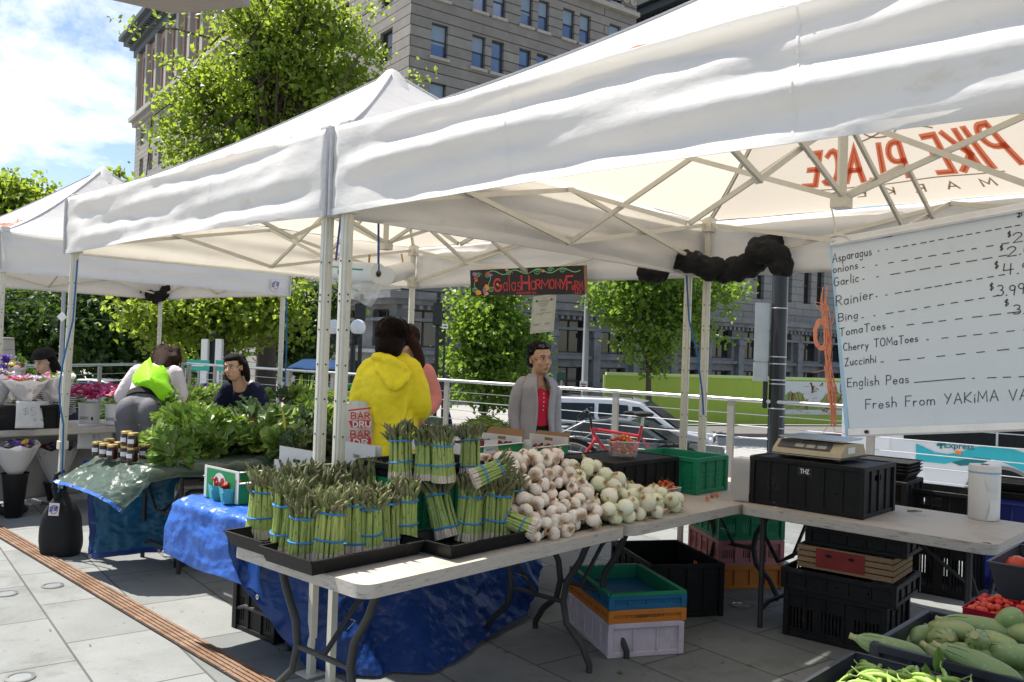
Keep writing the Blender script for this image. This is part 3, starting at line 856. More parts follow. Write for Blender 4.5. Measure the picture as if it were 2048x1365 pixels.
# === trees
m_bark = mat('bark',(.075,.06,.048),.9,var=.3,vscale=10,bump=.6,bscale=20,stretch=(1,1,.3))
def leaf_cloud(mb,pts,size,r,mi=0,up=.35):
 for p in pts:
  d = V((r.gauss(0,1),r.gauss(0,1),r.gauss(0,1))).normalized()
  nrm = (V((r.gauss(0,.7),r.gauss(0,.7),r.gauss(up,.7)))).normalized()
  a = d.cross(nrm)
  if a.length < .1: continue
  a.normalize()
  b = nrm.cross(a)
  s_ = size * r.uniform(.6,1.25)
  f = nrm * s_ * r.uniform(.05,.3)
  mb.add([p - b * s_ * .55,p + a * s_ * .45 + f + b * s_ * .08,p + b * s_ * .6,p - a * s_ * .45 + f + b * s_ * .08],[(0,1,2),(0,2,3)],mi)
def tree(name,label,base,trunk,blobs,n,size,leaf,seed,trunk_r,group=None,limbs=9,clump=.5,per=26,branchy=0):
 """blobs: ellipsoids (centre, rx, ry, rz); leaves sit in clumps spread through them"""
 r = random.Random(seed)
 t = thing(name,label,'tree',base,group=group)
 tb = MB()
 top = V(trunk[-1])
 k = len(trunk)
 tb.tube([V(p) for p in trunk],[trunk_r * (1.25 if i == 0 else 1 - .75 * i / (k - 1)) for i in range(k)],10)
 vol = [b[1] * b[2] * b[3] for b in blobs]
 tot = sum(vol)
 crown = MB()
 cl = []
 for b,vv in zip(blobs,vol):
  m_ = max(2,int(n / per * vv / tot))
  for _ in range(m_):
   d = V((r.gauss(0,1),r.gauss(0,1),r.gauss(0,1))).normalized() * (r.random() ** .42)
   cl.append(V(b[0]) + V((d.x * b[1],d.y * b[2],d.z * b[3])))
 ends = r.sample(cl,min(len(cl),limbs * 5))
 if branchy:
  ncl = len(cl); cl = []
  ends = []
  for b,vv in zip(blobs,vol):
   for _ in range(max(1,round(branchy * (vv / tot) ** .75))):
    d = V((r.gauss(0,1),r.gauss(0,1),r.gauss(0,1))).normalized() * r.uniform(.55,1.05)
    ends.append(V(b[0]) + V((d.x * b[1],d.y * b[2],d.z * b[3])))
 for i,e in enumerate(ends):
  s0 = V(trunk[1]).lerp(top,r.random() ** .7)
  lenr = (e - s0).length
  mid = s0.lerp(e,.5) + V((r.gauss(0,.1),r.gauss(0,.1),.12)) * lenr
  w0 = trunk_r * (.34 if i < limbs else .12)
  if branchy:
   w0 = trunk_r * r.uniform(.10,.26)
   for _ in range(max(4,int(ncl / len(ends)))):
    f = r.uniform(.45,1.04); q = s0.lerp(mid,f * 2) if f < .5 else mid.lerp(e,f * 2 - 1)
    cl.append(q + V((r.gauss(0,.42),r.gauss(0,.42),r.gauss(0,.3))) * clump * 2)
  tb.tube([s0,s0.lerp(mid,.6),mid,mid.lerp(e,.6) + V((0,0,.03)) * lenr,e],[w0,w0 * .8,w0 * .6,w0 * .4,w0 * .14],6)
 for c in cl:
  pts = []
  for _ in range(per):
   pts.append(c + V((r.gauss(0,clump),r.gauss(0,clump),r.gauss(0,clump * .6))))
  leaf_cloud(crown,pts,size,r)
 tb.build('trunk',m_bark,t)
 crown.build('crown',leaf,t,autos=0)
 return t
def blob(px,py,Y,rpx,ry=None,dy=0,rd=None):
 s_ = CF / Y
 c = at(px,py,Y=Y + dy)
 rx = rpx / s_
 return (c,rx,rd or rx * .9,(ry or rpx) / s_)
lf_sun = leafmat('plane_leaf',(.13,.195,.024),.5,(.40,.52,.055))
lf_mid = leafmat('maple_leaf',(.09,.165,.02),.45,(.30,.46,.05))
lf_shade = leafmat('shaded_leaf',(.035,.075,.012),.35,(.10,.19,.02))  # shade on the far greenery painted as a darker leaf colour
YT = 30
bs = at(528,853,Y=YT); bs.z = Z0
tree('plane_tree','large light green plane tree in front of the brick tower',bs,
  [bs,at(535,640,Y=YT),at(548,420,Y=YT),at(530,230,Y=YT),at(560,40,Y=YT)],
  [blob(530,180,YT,170,160),blob(650,110,YT,140,120),blob(400,120,YT,95,75),blob(430,260,YT,115,80),blob(700,190,YT,90,60),blob(560,-40,YT,200,90),
  blob(330,270,YT,45,40),blob(350,335,YT,70,30),blob(740,90,YT,45,60),blob(300,60,YT,40,25),blob(815,140,YT,45,26),blob(335,190,YT,40,30),
  blob(430,340,YT,110,60),blob(590,330,YT,110,80),blob(450,640,YT,90,55),blob(560,610,YT,95,60),blob(380,620,YT,70,60),blob(300,620,YT,70,40),blob(330,690,YT,50,45),blob(490,700,YT,50,25)],
  27000,.18,lf_sun,11,.34,limbs=16,clump=.30,branchy=95)
b2 = at(968,857,Y=32); b2.z = Z0
tree('street_tree','young bright green maple on the street behind the hanging sign',b2,
  [b2,at(968,800,Y=32),at(972,690,Y=32),at(978,600,Y=32)],
  [blob(985,640,32,95,75),blob(930,770,32,75,40),blob(1030,770,32,80,45),blob(990,710,32,90,70),blob(900,720,32,35,22),blob(1070,700,32,40,30),blob(930,610,32,50,40),blob(1000,830,32,50,25),blob(985,560,32,80,50)],
  10500,.19,lf_mid,5,.11,limbs=10,clump=.26,per=20,branchy=60)
b3 = at(1297,870,Y=33); b3.z = Z0 + .14
tree('street_tree','slim green maple with straight dark trunk before the lime hoarding',b3,
  [b3,at(1297,760,Y=33),at(1293,660,Y=33),at(1290,500,Y=33)],
  [blob(1310,650,33,90,80),blob(1240,590,33,70,50),blob(1190,600,33,30,28),blob(1390,620,33,60,70),blob(1255,700,33,45,30),blob(1310,540,33,130,60),blob(1465,590,33,55,45),blob(1160,575,33,40,18),blob(1330,720,33,40,35),blob(1440,680,33,25,25)],
  9500,.19,lf_mid,6,.13,limbs=10,clump=.26,per=20,branchy=60)
b4 = at(30,860,Y=44); b4.z = Z0
tree('park_tree','pale green broad tree above the white tent at the left edge',b4,
  [b4,at(30,640,Y=44),at(35,500,Y=44),at(40,400,Y=44)],
  [blob(10,390,44,50,50),blob(70,400,44,50,35),blob(20,450,44,80,50),blob(-50,420,44,70,60),blob(95,420,44,25,20)],
  7500,.28,lf_sun,8,.3,limbs=8,clump=.5,per=22)
b5 = at(222,690,Y=42); b5.z = Z0
tree('park_tree','thin leafy branch tip rising behind the peak of the far tent',b5,
  [b5,at(228,560,Y=42),at(235,430,Y=42),at(238,345,Y=42)],
  [blob(232,345,42,16,12),blob(245,365,42,15,14),blob(236,420,42,40,25),blob(230,520,42,70,60)],
  900,.3,lf_sun,9,.16,limbs=4,clump=.22,per=14)
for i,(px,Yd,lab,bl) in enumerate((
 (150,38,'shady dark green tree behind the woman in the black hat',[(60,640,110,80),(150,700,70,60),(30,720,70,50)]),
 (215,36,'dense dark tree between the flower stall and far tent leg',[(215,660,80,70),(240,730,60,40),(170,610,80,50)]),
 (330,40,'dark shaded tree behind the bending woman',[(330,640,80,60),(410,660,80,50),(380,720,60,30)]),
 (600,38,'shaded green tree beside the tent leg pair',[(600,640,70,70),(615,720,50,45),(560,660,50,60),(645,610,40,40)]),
 (-30,46,'shaded green tree at the far left behind the stone pier',[(-10,620,90,80),(20,690,60,60)]))):
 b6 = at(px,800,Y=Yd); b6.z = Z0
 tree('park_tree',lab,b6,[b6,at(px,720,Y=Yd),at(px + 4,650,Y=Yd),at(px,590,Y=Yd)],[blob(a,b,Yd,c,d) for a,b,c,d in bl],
   6500,.25,lf_shade,20 + i,.22,group='shady trees across the street',limbs=6,clump=.5,per=22)
b7 = at(455,800,Y=26); b7.z = Z0
tree('plane_tree','light green tree whose low sunlit branches hang behind the far tent',b7,[b7,at(455,720,Y=26),at(450,640,Y=26),at(455,560,Y=26)],
  [blob(330,610,26,90,40),blob(430,640,26,90,50),blob(540,630,26,70,60),blob(300,660,26,60,40),blob(350,690,26,50,35),blob(260,610,26,60,35),blob(500,590,26,90,40),blob(590,610,26,35,40)],
  6500,.17,lf_sun,41,.13,limbs=8,clump=.30,per=24,branchy=70)
r_ = random.Random(2)
hedge = MB()
pts = []
for _ in range(8500):
 x = r_.uniform(-60,700)
 Yd = 27 + r_.uniform(0,3)
 p = at(x,750,Y=Yd)
 p.z = Z0 + r_.random() ** .7 * (1.5 + .7 * math.sin(x * .021) + .4 * math.sin(x * .06))
 if 455 < x < 700: p.z = min(p.z,Z0 + .7)
 pts.append(p)
leaf_cloud(hedge,pts,.16,r_)
tag(hedge.build('shrubbery',lf_shade,autos=0),kind='stuff')
# === market tents
def fabmat(name,col,tcol,trans=.42,bump=.25,dirt=None,rough=.5):
 return mat(name,col,rough,0,.035,3,bump=bump,bscale=7,trans=trans,tcol=tcol,dirt=dirt,stretch=(1,1,2.2))
m_fab = fabmat('tent_fabric',(.86,.855,.86),(.64,.565,.465),.46,.35,dirt=((.66,.62,.55),2.2,.6,.85))
m_val = fabmat('valance_fabric',(.88,.88,.90),(.90,.86,.78),.46,.3,dirt=((.55,.52,.47),3.2,.60,.82))
m_legm = mat('cream_steel',(.60,.58,.50),.4,.15,var=.06,vscale=14,dirt=((.33,.3,.24),9,.62,.8))
m_blk = mat('black_plastic',(.022,.022,.024),.45,var=.3,vscale=9,bump=.1)
m_red = mat('print_red',(.58,.16,.11),.6,var=.1,trans=.6,tcol=(.88,.36,.25))
m_org = mat('print_orange',(.75,.20,.07),.6,var=.1,trans=.6,tcol=(.95,.42,.2))
m_gry = mat('print_grey',(.22,.19,.16),.6,var=.1,trans=.6,tcol=(.42,.34,.26))
m_seam = mat('seam_binding',(.50,.50,.51),.7,var=.15,vscale=30)
m_badge = mat('badge_white',(.7,.7,.68),.5)
m_badge_b = mat('badge_blue',(.03,.08,.4),.5)
m_badge_r = mat('badge_red',(.6,.05,.04),.5)
def tent(name,label,FR,uu,vv,Su,Sv,zv=2.105,hv=.40,zpk=3.5,logo=True,seed=1,ruffle=.012,dz=(0,0,0,0),lean=None):
 """FR: near right corner seen from +v side; corners FR, FL=FR+Sv*vv, BL, BR=FR+Su*uu"""
 r = random.Random(seed)
 FR = V((FR.x,FR.y,0))
 FL,BL,BR = FR + vv * Sv,FR + vv * Sv + uu * Su,FR + uu * Su
 cor = [FR,FL,BL,BR]
 cz = [zv + d for d in dz]
 ctr = (FR + BL) / 2
 t = thing(name,label,'tent',ctr)
 zt = [z + hv for z in cz]
 pk = V((ctr.x,ctr.y,zpk))
 def roof_pt(i,a,b):
  """panel i between corner i and i+1; a along eave, b up to the peak"""
  p,q = cor[i],cor[(i + 1) % 4]
  e = p.lerp(q,a); z = zt[i] + (zt[(i + 1) % 4] - zt[i]) * a
  x = e.lerp(V((pk.x,pk.y,0)),b)
  s_ = b ** 1.28
  zz = z + (zpk - z) * (s_ * .86 + b * .14)
  zz -= .055 * math.sin(PI * a) * math.sin(PI * min(1,b * 1.0)) ** .8 * (1 - b * .3)
  zz += .007 * mnoise.noise(V((a * 7 + i * 9,b * 4,seed))) * (1 - b)
  zz += .004 * math.sin(a * 40 + 3 * b) * max(0,.5 - b) * 1.2
  return V((x.x,x.y,zz))
 rb = MB()
 for i in range(4):
  rb.grid(lambda a,b,i=i: roof_pt(i,a,b),26,16)
 rb.build('canopy',m_fab,t,autos=25)
 cap = MB()
 cap.lathe([(.22,zpk - .19),(.12,zpk - .075),(.05,zpk + .004),(.0,zpk + .03)],ctr,8,caps=(False,False))
 cap.build('peak_cap',m_fab,t)
 for i in range(4):
  p,q = cor[i],cor[(i + 1) % 4]
  d = (q - p).normalized()
  n = V((d.y,-d.x,0))
  if (p + q - 2 * ctr).dot(n) < 0: n = -n
  ph = r.uniform(0,9)
  def vp(a,b,p=p,q=q,n=n,i=i,ph=ph):
   x = p.lerp(q,a)
   z0 = zt[i] + (zt[(i + 1) % 4] - zt[i]) * a
   ed = min(1,min(a,1 - a) * 9)
   bow = .018 * math.sin(PI * a)
   z = z0 - hv * b + (bow * (b - .3)) * .8 - .055 * math.sin(PI * a) * 0
   w = ruffle * ed * (.75 * math.sin(b * 11 + a * 4.2 + ph + .8 * math.sin(a * 5 + ph)) + .55 * math.sin(b * 19 - a * 7 + ph * 2) + 1.1 * mnoise.noise(V((a * 2.2,b * 4.6,ph))))
   w += .02 * b * ed + .006 * mnoise.noise(V((a * 22,b * 5,ph)))
   return V((x.x,x.y,z)) + n * (w + .012)
  MB().grid(vp,90,16).build('valance',m_val,t,solid=.002,autos=60)
  sm_ = MB()
  for a_0 in (.335,.668): sm_.grid(lambda a,b,vp=vp,a_0=a_0: vp(a_0 + .0022 * a,b * .93) + n * .0035,1,16)
  sm_.build('seam',m_val,t,autos=60)
  sb_ = MB()
  sb_.grid(lambda a,b,vp=vp: vp(a,.93 + .07 * b) + n * .004,90,1)
  sb_.build('hem',m_val,t,autos=60)
 cs = MB()
 for i in range(4):
  o = (cor[i] - ctr).normalized() * .022
  cs.tube([cor[i] + o + V((0,0,cz[i])),cor[i] + o * 1.1 + V((0,0,cz[i] + hv * .5)),cor[i] + o + V((0,0,zt[i]))],.011,6)
  for j in range(1):
   cs.tube([roof_pt(i,0,b / 14) + V((0,0,.004)) for b in range(15)],.008,5)
 cs.build('corner_seams',m_seam,t)
 inset = .045
 tops = []
 for i in range(4):
  c = cor[i] + (ctr - cor[i]).normalized() * inset * 1.3
  tops.append(c)
  lv_ = (lean or {}).get(i,V((0,0,0)))
  def LB():
   m_ = MB(); b0_ = m_.build
   def bb_(*a,**k):
    m_.v = [p + lv_ * (1 - p.z / 2.3) for p in m_.v]
    return b0_(*a,**k)
   m_.build = bb_
   return m_
  lg = LB()
  a_ = math.atan2(vv.y,vv.x)
  lg.box((c.x,c.y,cz[i] / 2 + .42),(.043,.043,cz[i] - .64),a_)
  for k in range(2):
   lg.box((c.x,c.y,cz[i] / 2 + .42),(.016,.052,cz[i] - .66),a_ + k * PI / 2)
  lo = lg.build('leg',m_legm,t,bevel=.003)
  LB().box((c.x,c.y,.36),(.032,.032,.72),a_).build('inner_leg',m_legm,lo)
  LB().box((c.x,c.y,.006),(.1,.1,.008),a_).build('foot_plate',m_legm,lo)
  LB().box((c.x,c.y,.745),(.062,.062,.06),a_).build('slider',m_legm,lo,bevel=.004)
  MB().box((c.x,c.y,cz[i] + .37),(.075,.075,.11),a_).box((c.x,c.y,cz[i] + .06),(.075,.075,.10),a_).box((c.x,c.y,cz[i] + .2),(.04,.04,.4),a_).build('bracket',m_legm,lo,bevel=.005)
  hl = LB()
  for zz in [.95 + .16 * k for k in range(6)] + [1.72,1.9]:
   for k,s_ in ((0,1),(1,1),(0,-1),(1,-1)):
    dv = V((math.cos(a_ + k * PI / 2),math.sin(a_ + k * PI / 2),0)) * s_
    hl.lathe([(.0045,0),(.0045,.002)],c + dv * .0262 + V((0,0,zz)),8,rot=V((0,0,1)).rotation_difference(dv).to_matrix())
  hl.build('pin_holes',m_blk,lo)
 def scissor(mb,pts,p,q,zh,zl,n_,w=(.016,.026)):
  """two X pairs between p and q"""
  m_ = p.lerp(q,.5)
  for a,b in ((p,m_),(m_,q)):
   A1,A2 = V((a.x,a.y,zh)),V((b.x,b.y,zl))
   B1,B2 = V((a.x,a.y,zl)),V((b.x,b.y,zh))
   mb.bar(A1 + n_ * .013,A2 + n_ * .013,w[0],w[1])
   mb.bar(B1 - n_ * .013,B2 - n_ * .013,w[0],w[1])
   pts.append((A1 + A2) / 2)
  pts.append(V((m_.x,m_.y,zh))); pts.append(V((m_.x,m_.y,zl)))
 jp = []
 for i in range(4):
  p,q = tops[i],tops[(i + 1) % 4]
  d = (q - p).normalized(); n = V((d.y,-d.x,0))
  s_ = MB()
  scissor(s_,jp,p,q,(cz[i] + cz[(i + 1) % 4]) / 2 + .37,(cz[i] + cz[(i + 1) % 4]) / 2 + .06,n)
  s_.build('side_truss',m_legm,t)
 zm = sum(cz) / 4
 mids = [tops[i].lerp(tops[(i + 1) % 4],.5) for i in range(4)]
 c2 = V((ctr.x,ctr.y,0))
 for i in range(4):
  d = (c2 - mids[i]).normalized(); n = V((d.y,-d.x,0))
  s_ = MB()
  A,B = mids[i],c2
  h = A.lerp(B,.5)
  for a,b,k in ((A,h,0),(h,B,1)):
   z0h,z0l = zm + .37 + .08 * k,zm + .06 + .05 * k
   z1h,z1l = zm + .37 + .08 * (k + 1),zm + .06 + .05 * (k + 1)
   s_.bar(V((a.x,a.y,z0h)) + n * .012,V((b.x,b.y,z1l)) + n * .012,.015,.025)
   s_.bar(V((a.x,a.y,z0l)) - n * .012,V((b.x,b.y,z1h)) - n * .012,.015,.025)
  s_.build('inner_truss',m_legm,t)
 MB().box((ctr.x,ctr.y,zm + .38),(.036,.036,.5)).box((ctr.x,ctr.y,zm + .14),(.075,.075,.05),.8).box((ctr.x,ctr.y,zm + .55),(.075,.075,.05),.8).bar(V((ctr.x,ctr.y,zm + .6)),pk - V((0,0,.02)),.034).build('centre_post',m_legm,t,bevel=.003)
 rf = MB()
 for i in range(4):
  pts = [roof_pt(i,0,b / 14) - V((0,0,.03)) for b in range(1,15)]
  rf.tube(pts,.012,6)
 rf.build('roof_ribs',m_legm,t)
 bo = MB()
 for p in jp:
  bo.ell(p,.013,nu=8,nv=5)
 bo.build('bolts',m_blk,t)
 if logo:
  for i in (0,2):
   lb = MB()
   LX = .22 if i == 2 else 0
   Lw = (cor[(i + 1) % 4] - cor[i]).length
   def fn(x,y,i=i,Lw=Lw,side=1):
    a = .5 - x / Lw
    b = y
    p0 = roof_pt(i,a,b)
    e1 = roof_pt(i,a + .01,b) - p0; e2 = roof_pt(i,a,b + .01) - p0
    nn = e2.cross(e1).normalized()
    if nn.z < 0: nn = -nn
    return p0 + nn * (.006 * side)
   for side in ((1,) if i == 0 else (-1,)):
    f = lambda x,y,side=side: fn(x,y,side=side)
    st,w = strokes('PIKE PLACE',1,.36)
    bw_ = 1.5
    k = bw_ / w
    def place(px,py): return (px * k - bw_ / 2 + LX,.20 + py * .185 * (1 - .12 * abs(px * k - 0) / 1))
    for s_ in st:
     pts = []
     for j in range(len(s_) - 1):
      for q in range(3):
       pts.append(tuple(V(s_[j]).lerp(V(s_[j + 1]),q / 3)))
     pts.append(s_[-1])
     P2 = [place(*p) for p in pts]
     lb2 = lb
     def f2(x,y,f=f): return f(x,y / 1.85)
     P3 = [(x,y * 1.85) for x,y in P2]
     lb2.ribbon(P3,.05,f2,0)
     def f3(x,y,f=f,side=side):
      p = f(x,y / 1.85); return p + V((0,0,.0025 * side))
     lb2.ribbon(P3,.015,f3,1)
    st,w = strokes('MARKET',1,1.5)
    k2 = 1.05 / w
    for s_ in st:
     P3 = [(px * k2 - .52 + LX,(.10 + py * .045) * 1.85) for px,py in s_]
     lb.ribbon(P3,.014,lambda x,y,f=f: f(x,y / 1.85),2)
    lb.ribbon([(-.62 + LX + 1.24 * j / 20,(.172 + .006 * math.sin(j * .3)) * 1.85) for j in range(21)],.012,lambda x,y,f=f: f(x,y / 1.85),2)
    lb.ribbon([(-.35 + LX + .55 * j / 16 * 1.2,(.405 + .028 * math.sin(j / 16 * PI * 1.3)) * 1.85) for j in range(17)],.012,lambda x,y,f=f: f(x,y / 1.85),2)
    lb.ribbon([(.1 + LX + .16 * math.cos(j / 14 * 2 * PI),(.43 + .035 * math.sin(j / 14 * 2 * PI)) * 1.85) for j in range(15)],.012,lambda x,y,f=f: f(x,y / 1.85),2)
   lb.build('roof_lettering',[m_red,m_org,m_gry],t,autos=0)
 return t,cor,cz
FRp = V((-.8715,3.9342,0))
tent('market_tent','white pop up tent over the greens table, second from the camera',FRp,u_ax,v_ax,3.185,3.185,seed=2,dz=(0,.0,0,0),ruffle=.013,lean={1: v_ax * .07 + V((-.03,0,0))})
FRb = FRp - v_ax * .07
_,corB,czB = tent('market_tent','nearest white pop up tent with red lettering on its underside',FRb - v_ax * 3.3,u_ax,v_ax,3.185,3.3,seed=5,ruffle=.017)
uC,vC = V((.66,.75,0)).normalized(),V((-.75,.66,0)).normalized()
BRc = at(576,593,z=2.09)
_,corC,czC = tent('market_tent','far white pop up tent over the flower stall',BRc - uC * 3.1,uC,vC,3.1,3.1,zv=2.09,seed=8,hv=.38,ruffle=.006)
def badge(px,py,Yp,w,h,name,label,n,up=V((0,0,1))):
 c = at(px,py,Y=Yp)
 A = V((-n.y,n.x,0))
 t = thing(name,label,'badge',c - up * h / 2)
 MB().prism([(-w / 2,-h / 2),(w / 2,-h / 2),(w / 2,h / 2),(-w / 2,h / 2)],(c,A,up),-.002,.003).build('patch',m_badge,t)
 g = MB()
 f = lambda x,y: c + A * x + up * y + n * .0055
 g.ribbon([(w * .33 * math.cos(a / 20 * 2 * PI),h * .36 * math.sin(a / 20 * 2 * PI)) for a in range(21)],w * .06,f,1)
 st,ww = strokes('EZ UP',h * .34,.12)
 f2 = lambda x,y: c + A * x + up * y + n * .007
 for s_ in st: g.ribbon([((x - ww / 2) * w * .8 / ww,y - h * .16 + x * .12) for x,y in s_],w * .05,f2,0)
 g.build('badge_print',[m_badge_b,m_badge_r],t)
 return t
cb = at(551,571,z=2.2)
nC = -vC
k = (cb - BRc).dot(nC)
pB = BRc - uC * .22 + V((0,0,.14)) + nC * .05
badge(551,571,pB.y,.11,.13,'maker_badge','small square white badge with blue letters on the far tent valance',nC)
m_cord = mat('blue_cord',(.02,.12,.32),.6)
cfl = FRp + v_ax * 3.185
def cord(pts,r_,name,label,m,cat='cord'):
 g = MB(); g.tube(pts,r_,6)
 return tag(g.build(name,m),label,cat)
cord([at(155,520,Y=5.95),at(146,640,Y=5.95),at(127,720,Y=5.95),at(118,775,Y=5.93),at(120,810,Y=5.93),at(127,850,Y=5.95),at(124,960,Y=5.95),at(116,985,Y=5.98)],.006,'tie_cord','blue cord hanging along the tent leg beside the flower stall',m_cord)
cord([at(1373,552,Y=6.05),at(1378,640,Y=6.05),at(1395,710,Y=6.03),at(1405,790,Y=6.02),at(1407,830,Y=6.05)],.0065,'tie_cord','blue cord hanging along the paired tent legs by the lime hoarding',m_cord)
cord([at(573,600,Y=10.4),at(573,700,Y=10.4),at(569,790,Y=10.4)],.008,'tie_cord','blue cord hanging along the back leg of the far tent',m_cord)
m_cloth = mat('black_cloth',(.012,.012,.013),.9,var=.3,vscale=6,bump=.5,bscale=12)
def swag(pts,rad,name,label,seed,fuse=.02):
 r = random.Random(seed)
 g = MB()
 P = [V(p) for p in pts]
 for i in range(len(P) - 1):
  for j in range(5):
   c = P[i].lerp(P[i + 1],j / 5) + V((r.gauss(0,.012),r.gauss(0,.02),r.gauss(0,.012)))
   q = rad[i] + (rad[i + 1] - rad[i]) * j / 5
   g.ell(c,(q * r.uniform(.9,1.15),q * .7,q * r.uniform(.85,1.15)),rotm(r.uniform(0,3),r.uniform(-.5,.5)),10,7)
 for k in range(5):
  ph_ = r.uniform(0,6)
  Q = []
  for i in range(len(P) - 1):
   for j in range(6):
    f = (i + j / 6); a = f * 1.5 + ph_
    q = rad[i] + (rad[i + 1] - rad[i]) * j / 6
    Q.append(P[i].lerp(P[i + 1],j / 6) + V((.25 * q * math.cos(a),-.6 * q * abs(math.cos(a)),.85 * q * math.sin(a))))
  g.tube(Q,[max(.008,rad[0] * .30 * (.5 + .5 * math.sin(i * .9 + ph_) ** 2)) for i in range(len(Q))],8,flat=.7)
 return tag(g.build(name,m_cloth,fuse=.010,smooth=2,wrinkle=.018,wsize=.05),label,'cloth')
Ys = 5.95
swag([at(1358,520,Y=Ys),at(1395,525,Y=Ys),at(1440,545,Y=Ys),at(1490,535,Y=Ys - .05),at(1530,500,Y=Ys - .1),at(1560,485,Y=Ys - .15)],[.07,.085,.075,.09,.11,.05],'cloth_bundle','black bundled cloth draped along the near tent truss above the paired legs',3)
swag([at(1505,500,Y=5.7),at(1545,505,Y=5.7),at(1575,530,Y=5.7),at(1540,540,Y=5.7)],[.06,.09,.06,.05],'cloth_bundle','black cloth slung over the truss bar beside the street pole',4)
swag([at(1285,548,Y=6.3),at(1310,556,Y=6.3),at(1335,548,Y=6.3)],[.04,.06,.04],'cloth_bundle','small black cloth end hanging below the valance',5)
BLc = BRc + vC * 3.1
yc = BLc.y - .1
swag([at(250,590,Y=yc),at(275,583,Y=yc),at(305,597,Y=yc),at(330,588,Y=yc),at(340,575,Y=yc)],[.09,.075,.09,.08,.04],'cloth_bundle','black cloth bundled round the truss of the far tent',6)
# === folding tables
m_top = mat('table_plastic',(.47,.425,.365),.55,var=.12,vscale=160,bump=.06,bscale=200,dirt=((.30,.25,.2),5,.52,.8),detail=3)
m_edge = mat('table_edge',(.47,.43,.38),.6,var=.12,vscale=20,bump=.15,bscale=60,dirt=((.16,.13,.11),14,.55,.72),stretch=(1,1,6))
m_lsteel = mat('grey_tube_steel',(.04,.04,.04),.5,.2,var=.25,vscale=12)
m_clip = mat('bright_wire',(.6,.6,.6),.25,1)
def rrect(L,W,r,n=6,x0=0,y0=0):
 P = []
 for cx,cy,a0 in ((L - r,W - r,0),(r,W - r,90),(r,r,180),(L - r,r,270)):
  for i in range(n + 1):
   a = R(a0 + 90 * i / n)
   P.append((x0 + cx + r * math.cos(a),y0 + cy + r * math.sin(a)))
 return P
class Frame:
 """local table frame: along, across, up"""
 def __init__(s,o,deg):
  s.o = V((o[0],o[1],0)); s.a = R(deg); s.deg = deg
  s.A = an(deg); s.B = V((-s.A.y,s.A.x,0))
 def __call__(s,x,y,z=0): return s.o + s.A * x + s.B * y + V((0,0,z))
def table(fr,L,W,z,label,rad=.06,th=.05,ends=(.16,.16),style='wishbone',chip=None):
 t = thing('folding_table',label,'table',fr(L / 2,W / 2),fr.a)
 tp = MB()
 tp.prism(rrect(L,W,rad),(fr(0,0,0),fr.A,fr.B),z - th,z,0,1)
 top = tp.build('tabletop',[m_top,m_edge],t,bevel=.009,seg=3)
 MB().prism(rrect(L - .1,W - .1,.03,x0=.05,y0=.05),(fr(0,0,0),fr.A,fr.B),z - th - .012,z - th + .002).build('under_rim',m_edge,t)
 zz = z - th
 for e,s_ in ((ends[0],1),(L - ends[1],-1)):
  if style == 'wishbone':
   for y0,y1,y2 in ((.11,.26,.09),(W - .11,W - .26,W - .09)):
    MB().tube([fr(e,y0,zz),fr(e,y0 + (y1 - y0) * .35,zz - .12),fr(e,y1 - (y1 - y0) * .12,zz - .24),fr(e,y1,zz - .34),fr(e,y1 - (y1 - y2) * .15,zz - .44),fr(e,y2 + (y1 - y2) * .3,.12),fr(e,y2,.035),fr(e,y2,0)],.0165,10).build('leg',m_lsteel,t)
   MB().tube([fr(e,.265,zz - .34),fr(e,W - .265,zz - .34)],.012,8).tube([fr(e,.09,zz - .01),fr(e,W - .09,zz - .01)],.014,8).build('leg_crossbar',m_lsteel,t)
   MB().tube([fr(e,W / 2,zz - .34),fr(e + s_ * .17,W / 2,zz - .15),fr(e + s_ * .40,W / 2,zz - .01)],.011,8).build('leg_brace',m_lsteel,t)
   MB().tube([fr(e + s_ * .1,W / 2 - .02,zz - .25),fr(e + s_ * .13,W / 2 - .03,zz - .22),fr(e + s_ * .13,W / 2 + .03,zz - .22),fr(e + s_ * .1,W / 2 + .02,zz - .25)],.0018,6).build('brace_clip',m_clip,t)
  else:
   for y0 in (.1,W - .1):
    MB().tube([fr(e,y0,zz),fr(e,y0,.05),fr(e,y0,0)],.0145,10).build('leg',m_lsteel,t)
   MB().tube([fr(e,.1,.1),fr(e,.2,.13),fr(e,W - .2,.13),fr(e,W - .1,.1)],.012,8).tube([fr(e,.12,zz - .12),fr(e,W / 2 - .1,zz - .3),fr(e,W / 2 + .1,zz - .3),fr(e,W - .12,zz - .12)],.011,8).build('leg_crossbar',m_lsteel,t)
   MB().tube([fr(e,W / 2,zz - .3),fr(e + s_ * .42,W / 2,zz - .01)],.011,8).build('leg_brace',m_lsteel,t)
 if chip:
  MB().prism([(-.022,-.012),(.02,-.008),(.004,.012),(-.01,.004)],(fr(*chip),fr.A,fr.B),-.02,.0015).build('chipped_corner',mat('chipped_core',(.08,.05,.035),.9),t)
 return t
T1 = Frame((-.48,2.985),48.5)
T2 = Frame(T1(1.635,-.01)[:2],46)
T3 = Frame((1.325,4.925),-43)
T4 = Frame(T1(.30,1.20)[:2],48.5)
ZT = .69
table(T1,1.625,.86,ZT,'long folding table under the asparagus trays, nearest the camera')
table(T2,1.83,.80,ZT - .002,'folding table under the onions and the cherry boxes',ends=(.12,.12))
table(T3,1.315,.80,ZT + .003,'folding table under the scale and the black crate, one corner chipped',style='straight',ends=(.1,.14),chip=(1.27,.035,ZT + .003))
table(T4,2.5,.70,ZT + .01,'folding table under the berry boxes and strawberries, hung with blue tarp',style='straight',ends=(.3,.3))
T5 = Frame((-2.20,5.40),45)
table(T5,1.85,.78,.71,'folding table under the heap of leafy greens',style='straight',ends=(.22,.22))
